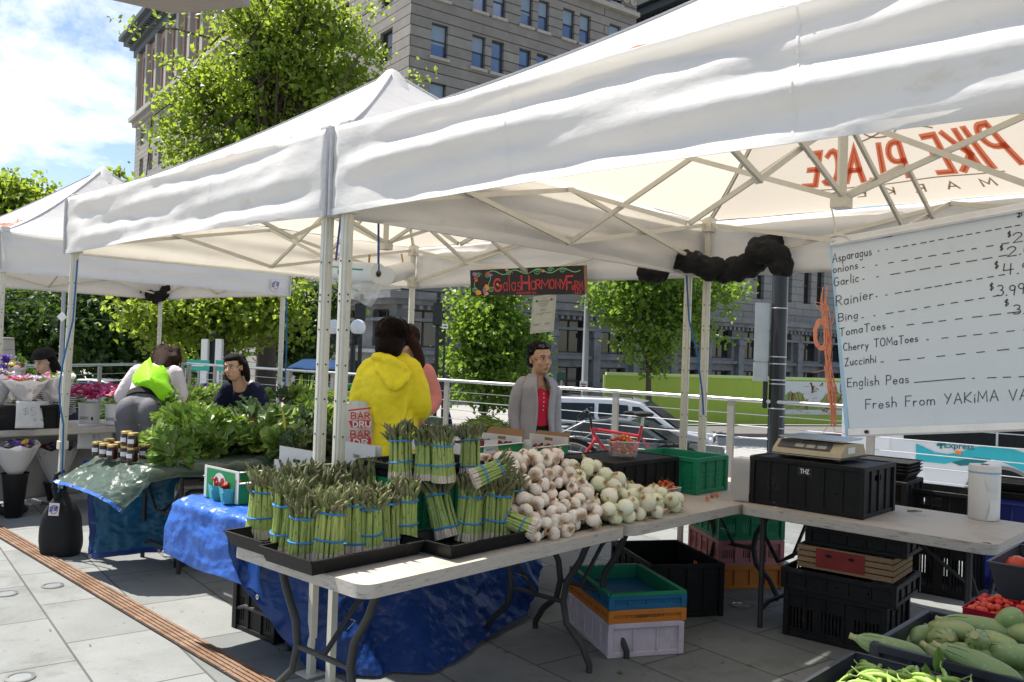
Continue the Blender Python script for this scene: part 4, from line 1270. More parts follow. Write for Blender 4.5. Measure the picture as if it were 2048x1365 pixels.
# === tarpaulins
def tarpmat(name,col,rough=.35,trans=.25,var=.12):
 return mat(name,col,rough,0,var,5,bump=.75,bscale=13,spec=.55,trans=trans,tcol=tuple(min(1,c * 1.6) for c in col))
m_tb = tarpmat('blue_tarp',(.007,.042,.19),trans=.1)
m_tbl = tarpmat('bright_blue_tarp',(.035,.15,.56))
m_tteal = tarpmat('teal_tarp',(.012,.12,.22),trans=.35)
m_thead = mat('tarp_hem',(.012,.03,.16),.5,var=.2)
m_tgreen = tarpmat('green_tarp',(.055,.085,.06),.3,.08)
def crinkle(p,seed,amp=.012):
 q = p * 3.1 + V((seed,0,0))
 return amp * (mnoise.noise(q) * 1.5 - abs(mnoise.noise(q * 2.3)) * 1.5 - .9 * abs(mnoise.noise(q * 4.3 + V((3,1,7)))) - .45 * abs(mnoise.noise(q * 9.1)))
def sheet(name,label,corners,m,seed,nu=60,nv=40,amp=.02,fold=0,nf=6,mats=None,n=None,cat='tarp',hem=None,solid=.0015,build=True,parent=None,sag=0):
 """bilinear sheet between corner rows; corners = list of rows of points (top row first)"""
 rows = [[V(p) for p in r] for r in corners]
 def row_pt(r,a):
  k = (len(r) - 1) * a
  i = min(int(k),len(r) - 2)
  f = k - i
  p0,p1,p2,p3 = r[max(i - 1,0)],r[i],r[i + 1],r[min(i + 2,len(r) - 1)]
  return .5 * ((2 * p1) + (p2 - p0) * f + (2 * p0 - 5 * p1 + 4 * p2 - p3) * f * f + (3 * p1 - p0 - 3 * p2 + p3) * f ** 3)
 def fn(a,b):
  col = [row_pt(r,a) for r in rows]
  p = row_pt(col,b) if len(col) > 2 else col[0].lerp(col[1],b)
  e = (row_pt(rows[0],min(1,a + .05)) - row_pt(rows[0],max(0,a - .05))).normalized()
  nn = n if n is not None else V((e.y,-e.x,0)).normalized()
  w = crinkle(p,seed,amp) + fold * b * math.sin(a * nf * PI + seed + 1.4 * b) * (.6 + .4 * math.sin(a * 11 + seed))
  return p + nn * w
 g = MB()
 g.grid(fn,nu,nv)
 o = g.build(name,m,parent,autos=180,solid=solid) if parent else tag(g.build(name,m,autos=180,solid=solid),label,cat)
 if hem:
  h = MB()
  for a0,a1,b0,b1 in hem:
   h.grid(lambda a,b: fn(a0 + (a1 - a0) * a,b0 + (b1 - b0) * b) + (n if n is not None else V((0,-1,0))) * .006,40 if a1 - a0 > .5 else 2,30 if b1 - b0 > .5 else 2)
  MW[o.name] = M.Translation(o.location)
  h.build('hem',m_thead,o,autos=180)
 return o,fn
def grommet(p,n,parent):
 g = MB()
 g.lathe([(.006,0),(.006,.002),(.012,.002),(.012,0)],p,12,rot=V((0,0,1)).rotation_difference(n).to_matrix(),caps=(False,False))
 return g.build('grommet',m_clip,parent)
zt_ = ZT - .03
tf,fnf = sheet('blue_tarp','dark blue tarp hanging in wrinkles behind the front table legs',[
 [T1(.16,1.17,zt_),T1(.7,1.16,zt_),T1(1.5,1.16,zt_),T1(2.25,1.17,zt_ - .02)],
 [T1(.24,1.12,.42),T1(.7,1.0,.38),T1(1.3,.98,.4),T1(2.3,1.08,.42)],
 [T1(.50,.97,.02),T1(.72,.66,.012),T1(1.05,.58,.012),T1(1.85,.82,.04)]],m_tb,3.3,150,90,.024,.06,5,n=-T1.B)
tl,fnl = sheet('blue_tarp','bright blue tarp draped over the strawberry table end',[
 [T4(.9,.72,ZT + .022),T4(.4,.72,ZT + .022),T4(.03,.72,ZT + .02),T4(-.03,.73,ZT - .06),T4(-.05,.74,ZT - .26)],
 [T4(.9,.36,ZT + .022),T4(.4,.36,ZT + .022),T4(.02,.36,ZT + .02),T4(-.04,.36,ZT - .07),T4(-.05,.36,ZT - .28)],
 [T4(.9,.0,ZT + .022),T4(.4,.0,ZT + .022),T4(.02,.0,ZT + .018),T4(-.03,-.02,ZT - .06),T4(-.04,-.06,ZT - .28)],
 [T4(.9,-.06,ZT - .05),T4(.4,-.06,ZT - .06),T4(.1,-.06,ZT - .08),T4(-.0,-.08,ZT - .14),T4(.0,-.12,ZT - .34)]],m_tbl,8.1,130,90,.013,n=V((-.4,-.5,.6)).normalized())
MW[tl.name] = M.Translation(tl.location)
grommet(fnl(.97,.06) + V((-.01,-.03,0)),V((-.7,-.7,0)),tl)
grommet(fnl(.96,.95) + V((-.01,-.03,0)),V((-.7,-.7,0)),tl)
ZG = .715
tg,fng = sheet('green_tarp','shiny dark green tarp laid over the greens table with a blue edged flap',[
 [T5(-.34,.80,ZG - .16),T5(-.10,.82,ZG - .02),T5(.02,.82,ZG + .012),T5(.6,.82,ZG + .012),T5(1.2,.82,ZG + .012),T5(1.9,.82,ZG + .012)],
 [T5(-.30,.45,ZG - .17),T5(-.12,.45,ZG - .03),T5(.02,.45,ZG + .012),T5(.6,.45,ZG + .012),T5(1.2,.45,ZG + .012),T5(1.9,.45,ZG + .012)],
 [T5(-.26,.1,ZG - .20),T5(-.1,.06,ZG - .04),T5(.02,.03,ZG + .012),T5(.6,.0,ZG + .012),T5(1.2,.0,ZG + .012),T5(1.9,0,ZG + .012)],
 [T5(-.2,-.02,ZG - .26),T5(-.08,-.05,ZG - .10),T5(.02,-.05,ZG - .05),T5(.6,-.05,ZG - .085),T5(1.2,-.05,ZG - .08),T5(1.9,-.05,ZG - .08)]],m_tgreen,2.2,150,70,.014,n=V((-.3,-.4,.85)).normalized())
MW[tg.name] = M.Translation(tg.location)
hb = MB()
hb.grid(lambda a,b: fng(.0 + .028 * a,b) + V((-.003,-.004,.006)),3,50)
hb.build('blue_edge',m_tbl,tg,autos=180)
for b in (.25,.62,.95): grommet(fng(.014,b) + V((-.006,-.008,.01)),V((-.5,-.5,.7)),tg)
tt,fnt = sheet('blue_tarp','teal blue tarp hanging behind the greens table legs',[
 [T5(-.16,.82,ZG - .03),T5(.3,.55,ZG - .07),T5(.9,.5,ZG - .07),T5(1.75,.5,ZG - .07)],
 [T5(-.12,.82,.4),T5(.34,.55,.4),T5(.9,.5,.4),T5(1.75,.5,.4)],
 [T5(-.12,.78,.02),T5(.34,.52,.05),T5(.9,.5,.06),T5(1.75,.5,.04)]],m_tteal,5.5,130,80,.03,.05,6,n=V((-.2,-.98,0)),
 hem=[(0,1,.93,1),(0,.035,0,1)])
MW[tt.name] = M.Translation(tt.location)
for a in (.03,.3,.62): grommet(fnt(a,.965) + V((-.003,-.012,0)),V((-.2,-.98,0)),tt)
# === crates, trays, boxes
m_blkc = mat('black_crate_plastic',(.009,.009,.0095),.5,var=.3,vscale=6,bump=.08,spec=.25,dirt=((.05,.046,.042),7,.6,.8))
m_greenc = mat('green_crate_plastic',(.012,.20,.095),.42,var=.12,vscale=5,dirt=((.05,.2,.12),6,.6,.8))
m_bluec = mat('blue_crate_plastic',(.015,.12,.24),.45,var=.12,vscale=5)
m_orangec = mat('orange_crate_plastic',(.50,.17,.025),.5,var=.12,vscale=5,dirt=((.25,.1,.03),5,.5,.8))
m_lilac = mat('lilac_crate_plastic',(.56,.49,.54),.5,var=.1,vscale=5,dirt=((.3,.25,.26),4,.5,.8))
m_pinkc = mat('pink_crate_plastic',(.42,.17,.17),.5,var=.15,vscale=5)
m_wood = mat('pine_slats',(.30,.19,.10),.75,var=.3,vscale=3,bump=.2,stretch=(1,1,14))
m_redlab = mat('red_label',(.24,.022,.018),.5,var=.25,vscale=8)
m_cardw = mat('white_card',(.66,.65,.62),.7,var=.05)
m_cardg = mat('green_card',(.015,.23,.075),.55,var=.06)
m_kraft = mat('kraft_card',(.24,.135,.065),.85,var=.12,vscale=20)
m_white = mat('matte_white',(.72,.72,.70),.6,var=.05)
m_ink = mat('black_ink',(.02,.02,.022),.6)
def wallpanel(mb,P,A,L,z0,z1,N,th,holes,mi=0):
 """an upright panel with real through holes; P near corner, N outward"""
 facade(mb,P,A,L,z0,z1,holes,th,mi,N=N)
 facade(mb,P - N * th,A,L,z0,z1,[],th,mi,N=N) if False else None
 xs = sorted({0,L,*[h[0] for h in holes],*[h[2] for h in holes]}); zs = sorted({z0,z1,*[h[1] for h in holes],*[h[3] for h in holes]})
 Q = lambda t,z: V((P.x,P.y,0)) + A * t + V((0,0,z)) - N * th
 for i in range(len(xs) - 1):
  for j in range(len(zs) - 1):
   cx,cz = (xs[i] + xs[i + 1]) / 2,(zs[j] + zs[j + 1]) / 2
   if any(h[0] < cx < h[2] and h[1] < cz < h[3] for h in holes): continue
   mb.add([Q(xs[i],zs[j]),Q(xs[i],zs[j + 1]),Q(xs[i + 1],zs[j + 1]),Q(xs[i + 1],zs[j])],[(0,1,2,3)],mi)
 mb.add([V((P.x,P.y,z1)),V((P.x,P.y,z1)) - N * th,V((P.x,P.y,z1)) - N * th + A * L,V((P.x,P.y,z1)) + A * L],[(0,3,2,1)],mi)
def crate(fr,L,W,z0,H,m,name,label,holes='slots',cat='crate',group=None,lid=False,rimw=.016,rim_m=None,handle=True,th=.006,tag_txt=None,hsize=(.10,.03)):
 """rectangular crate standing in frame fr with near corner at its origin"""
 t = thing(name,label,cat,fr(L / 2,W / 2,z0),fr.a,group=group)
 g = MB()
 sides = [(fr(0,0),fr.A,L,-fr.B),(fr(L,0),fr.B,W,fr.A),(fr(L,W),-fr.A,L,fr.B),(fr(0,W),-fr.B,W,-fr.A)]
 for i,(P,A,ln,N) in enumerate(sides):
  hs = []
  if holes == 'slots':
   nb = max(2,int(ln / .14)); bw = ln / nb
   for b in range(nb):
    ns = 7
    for k in range(ns):
     x = b * bw + .02 + k * (bw - .04) / ns
     hs.append((x,z0 + .05,x + (bw - .04) / ns * .5,z0 + H * .62))
  elif holes == 'dots':
   nx,nz = int(ln / .05),max(1,int(H / .055))
   for a in range(nx):
    for b in range(nz):
     x,z = .03 + a * (ln - .06) / max(1,nx - 1) - .004,z0 + .035 + b * (H - .1) / max(1,nz)
     hs.append((x,z,x + .008,z + .01))
  elif holes == 'few':
   for a in (.22,.5,.78): hs.append((ln * a - .004,z0 + H * .4,ln * a + .004,z0 + H * .4 + .01))
  if handle and (i % 2 == 1 or handle == 'all'):
   hs = [h for h in hs if not (h[3] > z0 + H * .68 - .02 and ln / 2 - hsize[0] < (h[0] + h[2]) / 2 < ln / 2 + hsize[0])]
   hs.append((ln / 2 - hsize[0] / 2,z0 + H * .74 - hsize[1] / 2,ln / 2 + hsize[0] / 2,z0 + H * .74 + hsize[1] / 2))
  wallpanel(g,P,A,ln,z0,z0 + H,N,th,hs)
 c = fr(L / 2,W / 2,z0 + .006)
 g.box(c,(L - .004,W - .004,.008),fr.a)
 if lid: g.box(fr(L / 2,W / 2,z0 + H - .008),(L - .004,W - .004,.008),fr.a)
 g.build('basket',m,t)
 r_ = MB()
 for P,A,ln,N in sides:
  o = N * (rimw * .35)
  r_.bar(P + o + Zup * (z0 + H - .012) - A * .004,P + o + A * (ln + .004) + Zup * (z0 + H - .012),rimw,.026)
  r_.bar(P + N * .003 + Zup * (z0 + .012),P + N * .003 + A * ln + Zup * (z0 + .012),.010,.024)
  nb = max(2,int(ln / .1))
  for k in range(nb + 1):
   q = P + A * (ln * k / nb) + N * .004
   r_.bar(q + Zup * (z0 + .02),q + Zup * (z0 + H - .02),.012,.010,up=N)
 for x,y in ((0,0),(L,0),(L,W),(0,W)):
  q = fr(x,y)
  r_.box((q.x,q.y,z0 + H / 2),(.03,.03,H - .004),fr.a)
 r_.build('ribs',rim_m or m,t,bevel=.002,seg=1)
 return t
def tray(fr,L,W,z0,H,m,name,label,cat='tray',taper=.02,th=.003,rim=.012,group=None,rz=None):
 t = thing(name,label,cat,fr(L / 2,W / 2,z0),fr.a,group=group)
 g = MB()
 c = fr(L / 2,W / 2,z0)
 rot = fr.a
 g.frustum(c,(L - taper * 2,W - taper * 2),(L,W),H,rot,top=False)
 g.frustum(c + Zup * th,(L - taper * 2 - th,W - taper * 2 - th),(L - th * 2,W - th * 2),H - th,rot,top=False)
 for (x0,y0,x1,y1) in ((0,0,L,0),(L,0,L,W),(L,W,0,W),(0,W,0,0)):
  g.bar(fr(x0,y0,z0 + H),fr(x1,y1,z0 + H),rim,.005)
 for k in range(1,int(L / .09)):
  x = k * .09
  g.bar(fr(x,taper,z0 + .006),fr(x,W - taper,z0 + .006),.006,.006)
 g.build('pan',m,t)
 return t
def carton(fr,L,W,z0,H,label,name='berry_box',cat='box',text=None,end_flap=.06,group=None,tilt=0,fruit=None):
 """open berry flat: green printed sides, white raised ends with a hand hole"""
 t = thing(name,label,cat,fr(L / 2,W / 2,z0),fr.a,group=group)
 g = MB()
 wallpanel(g,fr(0,0),fr.A,L,z0,z0 + H,-fr.B,.004,[],0)
 wallpanel(g,fr(L,W),-fr.A,L,z0,z0 + H,fr.B,.004,[],0)
 g.box(fr(L / 2,W / 2,z0 + .003),(L - .01,W - .01,.004),fr.a,1)
 g.build('sleeve',[m_cardg,m_kraft],t)
 for P,A,N in ((fr(L,0),fr.B,fr.A),(fr(0,W),-fr.B,-fr.A)):
  e = MB()
  hz = z0 + H + end_flap * .45
  wallpanel(e,P,A,W,z0,z0 + H + end_flap,N,.004,[(W / 2 - .035,hz - .01,W / 2 + .035,hz + .012)],0)
  e.build('end_panel',m_cardw,t)
 g = MB()
 g.bar(fr(.0,0,z0 + H + .002),fr(L,0,z0 + H + .002),.03,.003)
 g.bar(fr(.0,W,z0 + H + .002),fr(L,W,z0 + H + .002),.03,.003)
 g.build('folded_edge',m_cardw,t)
 return t
tray(Frame(T1(-.035,.575)[:2],48.5),.56,.285,ZT + .002,.055,m_blkc,'nursery_tray','black plastic tray at the back left corner of the front table')
tray(Frame(T1(-.075,.205)[:2],48.5),.55,.335,ZT + .002,.055,m_blkc,'nursery_tray','black plastic tray full of asparagus at the near end of the front table')
tray(Frame(T1(.475,.06)[:2],48.5),.62,.29,ZT + .002,.055,m_blkc,'nursery_tray','black plastic tray with four asparagus bunches beside the garlic')
crate(Frame(T1(.63,.50)[:2],48.5),.40,.30,ZT + .001,.245,m_greenc,'vented_crate','green vented crate turned over behind the right asparagus tray','dots',handle=False,rim_m=m_greenc)
crate(Frame(T1(.62,.46)[:2],48.5),.50,.36,ZT + .250,.06,m_blkc,'shallow_crate','shallow black slotted crate holding the upper asparagus bunches','slots',handle=False)
crate(Frame(T3(.015,.125)[:2],-43),.63,.44,ZT + .004,.275,m_blkc,'folding_crate','upturned black crate under the beige scale','few',lid=True,handle=True,hsize=(.09,.03))
ct = SC.objects['folding_crate']
q = T3(.33,.118,ZT + .22)
st,w = strokes('THZ',.022,.2)
g = MB()
g.bar(T3(.29,.119,ZT + .222),T3(.37,.119,ZT + .222),.004,.045)
g.build('label_plate',m_blk,ct)
g = MB()
for s_ in st: g.ribbon([(x - w / 2,y) for x,y in s_],.004,lambda x,y: T3(.33 + x,.1135,ZT + .212 + y))
g.build('label_print',m_white,ct)
crate(Frame(T1(2.10,.42)[:2],46),.62,.42,ZT,.225,m_blkc,'folding_crate','upturned black crate behind the onions with cherries on top','few',lid=True,handle=True)
crate(Frame(T1(2.77,.28)[:2],46),.34,.46,ZT,.22,m_greenc,'vented_crate','open green vented crate between the two black crates','dots',handle=False)
cs = Frame(at(1218,1317,z=0)[:2],16)
crate(cs,.39,.56,.001,.17,m_lilac,'stacking_crate','pale lilac crate at the bottom of the coloured stack','none',handle=False)
crate(cs,.40,.56,.172,.066,m_orangec,'stacking_crate','orange crate in the middle of the coloured stack','none',handle=False)
crate(cs,.40,.56,.239,.075,m_bluec,'stacking_crate','open blue crate with green rim on top of the coloured stack','none',handle=False,rim_m=m_bluec)
oc = SC.objects['stacking_crate.001']
q0 = cs(.2,-.0,.207)
text_obj('crate_print','LARDEE U.S.A.',.022,m_ink,oc,(q0 - cs.B * .012,cs.A,Zup))
gi = MB()
for x0,y0,x1,y1 in ((.01,.01,.39,.01),(.39,.01,.39,.55),(.39,.55,.01,.55),(.01,.55,.01,.01)):
 gi.bar(cs(x0,y0,.278),cs(x1,y1,.278),.004,.066)
gi.build('green_lining',m_greenc,SC.objects['stacking_crate.002'])
for x0,y0,x1,y1 in ((-.004,-.006,.404,-.006),):
 gg = MB()
 for P_,Q_ in (((-.004,-.004),(.404,-.004)),((.404,-.004),(.404,.564)),((.404,.564),(-.004,.564)),((-.004,.564),(-.004,-.004))):
  gg.bar(cs(*P_,.316),cs(*Q_,.316),.028,.012)
 gg.build('green_rim',m_greenc,SC.objects['stacking_crate.002'])
bb = Frame(at(1475,1256,z=0)[:2],137)
crate(Frame((.86,5.02),14),.44,.62,.001,.31,m_blkc,'black_bin','deep open black crate beside the coloured stack','none',handle=True)
ob_ = Frame((1.42,5.72),10)
crate(ob_,.44,.5,.001,.15,m_orangec,'stacking_crate','orange crate at the bottom of the pink and green stack','none',handle=False)
crate(ob_,.44,.5,.152,.17,m_pinkc,'stacking_crate','pink vented crate in the middle of the stack behind the table legs','slots',handle=False)
crate(ob_,.44,.5,.323,.17,m_greenc,'stacking_crate','green crate on top of the pink one behind the table legs','slots',handle=False)
b3 = Frame((1.58,4.82),-39)
crate(b3,.52,.42,.001,.26,m_blkc,'slatted_crate','big black slatted crate at the bottom of the stack under the scale table','slots',handle=True)
crate(Frame((1.56,4.82),-39),.58,.46,.262,.115,m_blkc,'slatted_crate','shallow black crate in the middle of the stack under the scale table','few',handle=True)
wf = Frame((1.64,4.83),-39)
wc = thing('wooden_crate','wooden slat crate with torn red label under the scale table','crate',wf(.24,.19,.378),wf.a)
g = MB()
for z in (.395,.427,.459,.491):
 for P,A,ln,N in ((wf(0,0),wf.A,.5,-wf.B),(wf(.5,0),wf.B,.36,wf.A),(wf(.5,.36),-wf.A,.5,wf.B),(wf(0,.36),-wf.B,.36,-wf.A)):
  g.bar(P + Zup * z,P + A * ln + Zup * z,.012,.026)
g.build('slats',m_wood,wc)
MB().bar(wf(.1,-.009,.447),wf(.36,-.009,.447),.004,.10).build('label_panel',m_redlab,wc)
MB().ell(wf(.17,-.012,.465),(.018,.002,.009),rotm(wf.a),10,6).ell(wf(.29,-.012,.465),(.018,.002,.009),rotm(wf.a),10,6).build('hand_holes',m_black,wc)
MB().box(wf(.25,.18,.395),(.47,.33,.01),wf.a).build('floor_board',m_wood,wc)
crate(Frame((1.70,4.83),-39),.50,.36,.506,.10,m_blkc,'flat_crate','flat black crate on top of the wooden slat crate','none',handle=False)
kb = Frame((2.66,5.92),-40)
crate(kb,.46,.36,.42,.27,m_blkc,'vented_basket','black vented basket of green onion tops behind the paper roll','slots',handle='all',hsize=(.13,.05))
crate(Frame((2.63,5.95),-40),.5,.4,.001,.41,m_blkc,'black_bin','black crate on the ground under the vented basket','slots',handle=True)
kt = Frame((2.28,5.98),-40)
for i,lab in enumerate(('bottom','second','third','top')):
 tray(kt,.46,.34,.755 + .022 * i,.05,m_blkc,'nursery_tray',f'black tray behind the scale, {lab} one of the nested stack' if i != 1 and i != 2 else f'black tray behind the scale, {lab} from the bottom of the nested stack',taper=.03)
crate(Frame((2.25,6.0),-40),.48,.38,.35,.40,m_blkc,'black_bin','black crate under the nested trays behind the scale','few',handle=True)
crate(Frame((2.25,6.02),-40),.48,.38,.001,.345,m_blkc,'black_bin','black crate on the ground below the nested trays','few',handle=True)
m_navy = mat('navy_bin_plastic',(.012,.02,.13),.4,var=.15)
kr = Frame((3.25,6.02),-40)
crate(kr,.6,.45,.001,.62,m_navy,'blue_bin','tall navy blue bin at the right edge behind the paper roll','none',handle=False)
tray(Frame((3.25,6.0),-40),.5,.4,.63,.05,m_blkc,'nursery_tray','black tray lying on the navy blue bin',taper=.02)
tray(Frame((3.22,6.03),-36),.5,.4,.69,.05,m_blkc,'nursery_tray','black tray tilted crooked on the upper pile over the blue bin',taper=.02)
crate(Frame(T4(.30,.22)[:2],48.5),.50,.36,.001,.28,m_blkc,'slatted_crate','black slatted crate standing under the strawberry table end','slots',handle=True)
m_pcard = mat('printed_card',(.5,.36,.29),.8,var=.08)
m_pred = mat('carton_red',(.42,.06,.04),.7,var=.2,vscale=9)
for i,(z,lab) in enumerate(((.0,'lower printed cardboard carton standing in the gap behind the table legs'),(.3,'upper printed cardboard carton standing in the gap behind the table legs'))):
 f = Frame((1.5,6.5),-8 + 6 * i)
 t = thing('produce_carton',lab,'carton',f(.17,.13,z),f.a)
 g = MB(); g.box(f(.17,.13,z + .149),(.34,.26,.297),f.a); g.build('box',m_pcard,t,bevel=.004)
 g = MB(); g.bar(f(.05,-.002,z + .1),f(.29,-.002,z + .1),.003,.09)
 g.bar(f(.05,-.002,z + .2),f(.2,-.002,z + .2),.003,.03)
 g.build('red_print',m_pred,t)
 MB().ell(f(.17,-.003,z + .25),(.035,.002,.012),rotm(f.a),10,6).build('hand_hole',m_black,t)
r_ = random.Random(5)
def plasticbag(name,label,c,w,h,d,m,rz,seed,prints=None,mouth=.5,fr=None):
 t = thing(name,label,'bag',c,rz)
 A = an(math.degrees(rz)); B = V((-A.y,A.x,0))
 def fn(a,b):
  th_ = 2 * PI * a
  k = math.sin(PI * min(1,max(0,.12 + .80 * b))) ** .5
  k = k * (1 - .25 * b * b)
  x = w / 2 * k * math.copysign(abs(math.cos(th_)) ** .7,math.cos(th_))
  y = d / 2 * k * math.copysign(abs(math.sin(th_)) ** .8,math.sin(th_))
  p = V(c) + A * x + B * y + Zup * (h * b)
  q = p * 9 + V((seed,0,0))
  wv = .012 * mnoise.noise(q) + .008 * abs(mnoise.noise(q * 2.2)) + .006 * math.sin(th_ * 7 + seed + b * 3) * b
  return p + (A * math.cos(th_) + B * math.sin(th_)) * wv
 g = MB(); g.grid(fn,48,30)
 g.build('film',m,t,autos=180)
 return t,fn,A,B
m_film = mat('white_bag_film',(.66,.66,.66),.35,var=.05,bump=.4,bscale=25,trans=.35,tcol=(.8,.8,.8))
plasticbag('plastic_bag','crumpled white plastic bag with red print wedged behind the black stack',V((2.16,4.86,.14)),.2,.3,.16,m_film,R(-39),3)
pb = SC.objects['plastic_bag']
# === asparagus
m_asp = mat('asparagus_stem',(.36,.43,.115),.45,var=.25,vscale=6,hrand=.015,rand=.15,stretch=(9,9,1.2),spec=.4)
m_aspp = mat('asparagus_butt',(.64,.53,.44),.5,var=.25,vscale=20,rand=.1)
m_aspt = mat('asparagus_tip',(.17,.19,.075),.6,var=.4,vscale=60,rand=.2,dirt=((.15,.095,.08),22,.50,.66))
m_band = mat('blue_rubber_band',(.03,.22,.55),.5,var=.1)
def asp_mesh(seed,n=44,rad=.047,h=.275,splay=.15):
 r = random.Random(seed)
 g = MB()
 pos = []
 tries = 0
 while len(pos) < n and tries < 6000:
  tries += 1
  a,q = r.uniform(0,2 * PI),rad * math.sqrt(r.random())
  p = (q * math.cos(a),q * math.sin(a))
  if all((p[0] - x) ** 2 + (p[1] - y) ** 2 > .0118 ** 2 for x,y in pos): pos.append(p)
 for x,y in pos:
  hh = h * r.uniform(.80,1.08)
  sr = r.uniform(.0062,.0095)
  tw = r.gauss(0,.25)
  def P(f):
   k = 1 + splay * abs(f - .62) * 1.2 - .10 * math.sin(PI * f)
   a = tw * f
   return V(((x * math.cos(a) - y * math.sin(a)) * k,(x * math.sin(a) + y * math.cos(a)) * k,hh * f))
  lean = V((r.gauss(0,.009),r.gauss(0,.009),0))
  pts = [P(0),P(.14),P(.4),P(.68),P(.78) + lean * .3,P(.86) + lean,P(.93) + lean * 1.8,P(1) + lean * 3]
  rr = [sr * 1.05,sr * 1.05,sr,sr * .85,sr * .85,sr * 1.08,sr * .85,sr * .12]
  base = len(g.f)
  g.tube(pts,rr,7)
  for k in range(base,len(g.f)):
   ring = (k - base) // 7
   g.m[k] = 1 if ring == 0 and r.random() < .8 else (2 if ring >= 4 else 0)
  g.m[-2] = 1
  for _ in range(9):
   f = r.uniform(.70,.98)
   c = P(f) + lean * max(0,(f - .75) * 10)
   a = r.uniform(0,2 * PI)
   o = V((math.cos(a),math.sin(a),0))
   s_ = sr * (1.05 if f < .93 else .6)
   tpt = c + o * s_ * 1.35 + V((0,0,.014))
   sd_ = V((-o.y,o.x,0)) * sr * .55
   g.add([c + o * s_ * .8 - sd_,c + o * s_ * .8 + sd_,tpt],[(0,1,2)],2)
  for _ in range(3):
   f = r.uniform(.2,.66)
   c = P(f); a = r.uniform(0,2 * PI); o = V((math.cos(a),math.sin(a),0)); sd_ = V((-o.y,o.x,0)) * sr * .5
   g.add([c + o * sr * .95 - sd_,c + o * sr * .95 + sd_,c + o * sr * 1.15 + V((0,0,.012))],[(0,1,2)],1 if r.random() < .5 else 2)
 return g
def asp_proto(i,seed,rad,h,n,zb=(.30,.68)):
 t = thing('asparagus_bunch','asparagus bunch','asparagus',(0,0,-50),group='banded asparagus bunches')
 g = asp_mesh(seed,n,rad,h)
 g.build('spears',[m_asp,m_aspp,m_aspt],t,local=True,autos=50)
 r = random.Random(seed)
 for f in zb:
  b = MB()
  k = 1 + .15 * abs(f - .62) * 1.2 - .10 * math.sin(PI * f)
  q = rad * k + .0065
  tl_ = r.uniform(-.1,.1)
  b.tube([V((q * math.cos(a) * (1 + .03 * math.sin(3 * a)),q * math.sin(a),h * f + tl_ * q * math.cos(a) * 1.2)) for a in [2 * PI * j / 26 for j in range(26)]],.0042,6,closed=True,flat=1)
  bo = b.build('rubber_band',m_band,t,local=True)
 return t
AP = [asp_proto(0,1,.054,.275,54),asp_proto(1,2,.060,.285,64),asp_proto(2,3,.052,.265,48),asp_proto(3,4,.055,.27,56,(.16,.70))]
r_ = random.Random(12)
used = set()
def put_asp(k,p,label,rot=None,sc=1):
 rz = r_.uniform(0,6.28)
 e = rot if rot is not None else (r_.gauss(0,.04),r_.gauss(0,.04),rz)
 if k in used: return dup(AP[k],p,e,label,scale=sc)
 used.add(k); AP[k].location = p; AP[k].rotation_euler = e; AP[k]['label'] = label; AP[k].scale = (sc,) * 3
 return AP[k]
zA_ = ZT + .008
ords = 'first second third fourth fifth sixth seventh eighth'.split()
front = [(515,1077),(577,1103),(606,1117),(655,1116),(705,1103),(738,1100),(772,1092),(808,1085)]
for i,(px,py) in enumerate(front):
 p = at(px,py,z=zA_) + V((0,.045 if i == 0 else -.025,0))
 lab = 'tall asparagus bunch standing alone in the back left tray' if i == 0 else ('short fat asparagus bunch with low pale butts in the near tray' if i == 2 else f'asparagus bunch, {ords[i]} from the left along the near tray front')
 put_asp([0,1,2,1,3,2,3,0][i],p,lab,sc=(1.05,1.02,.93,.95,1,1,.97,1)[i])
for i,(px,py) in enumerate([(592,1066),(640,1068),(688,1062),(735,1058),(785,1052)]):
 p = at(px,py,z=zA_) + V((0,.05,0))
 put_asp([1,0,3,1,2][i],p,f'asparagus bunch in the back row of the near trays, {ords[i]} from the left',sc=(1.05,1.02,1.08,1.03,1.0)[i])
for i,(px,py,k,lab) in enumerate([(935,1080,0,'asparagus bunch with mid height band in the right tray'),(990,1078,1,'broad asparagus bunch in the middle of the right tray'),(1028,1062,3,'dark tipped asparagus bunch at the garlic end of the right tray')]):
 put_asp(k,at(px,py,z=zA_) + V((0,.01,0)),lab,sc=1.0)
p = at(895,1078,z=zA_ + .01) + V((0,.02,0))
put_asp(3,p,'asparagus bunch leaning left against the green crate',rot=(-.30,-.20,.4),sc=.98)
p = at(1072,1062,z=zA_ + .05)
put_asp(2,p,'asparagus bunch lying half hidden with its pale butts by the garlic',rot=(-.5,-1.25,.2),sc=.75)
zU = ZT + .262
for i,(px,py,k,lab,sc) in enumerate([(800,960,2,'asparagus bunch at the left end of the raised black crate',.92),(850,962,2,'slim asparagus bunch standing second on the raised black crate',.88),(886,966,0,'asparagus bunch standing third on the raised black crate',.86),(938,950,3,'dark tipped asparagus bunch at the right end of the raised crate',.82)]):
 put_asp(k,at(px,py,z=zU) + V((0,.045,0)),lab,sc=sc)
p = at(925,948,z=zU + .05)
put_asp(2,at(945,960,z=zU + .03),'asparagus bunch lying on its side above the right tray',rot=(.25,1.15,.55),sc=.70)
g = MB(); q = T3(.72,.6,ZT + .01)
g.tube([q,q + T3.A * .03 + T3.B * .02 + Zup * .003,q + T3.A * .065 + T3.B * .05 + Zup * .002],[.005,.006,.002],7)
tag(g.build('asparagus_spear',m_aspt),'single loose asparagus tip lying on the scale table','asparagus')
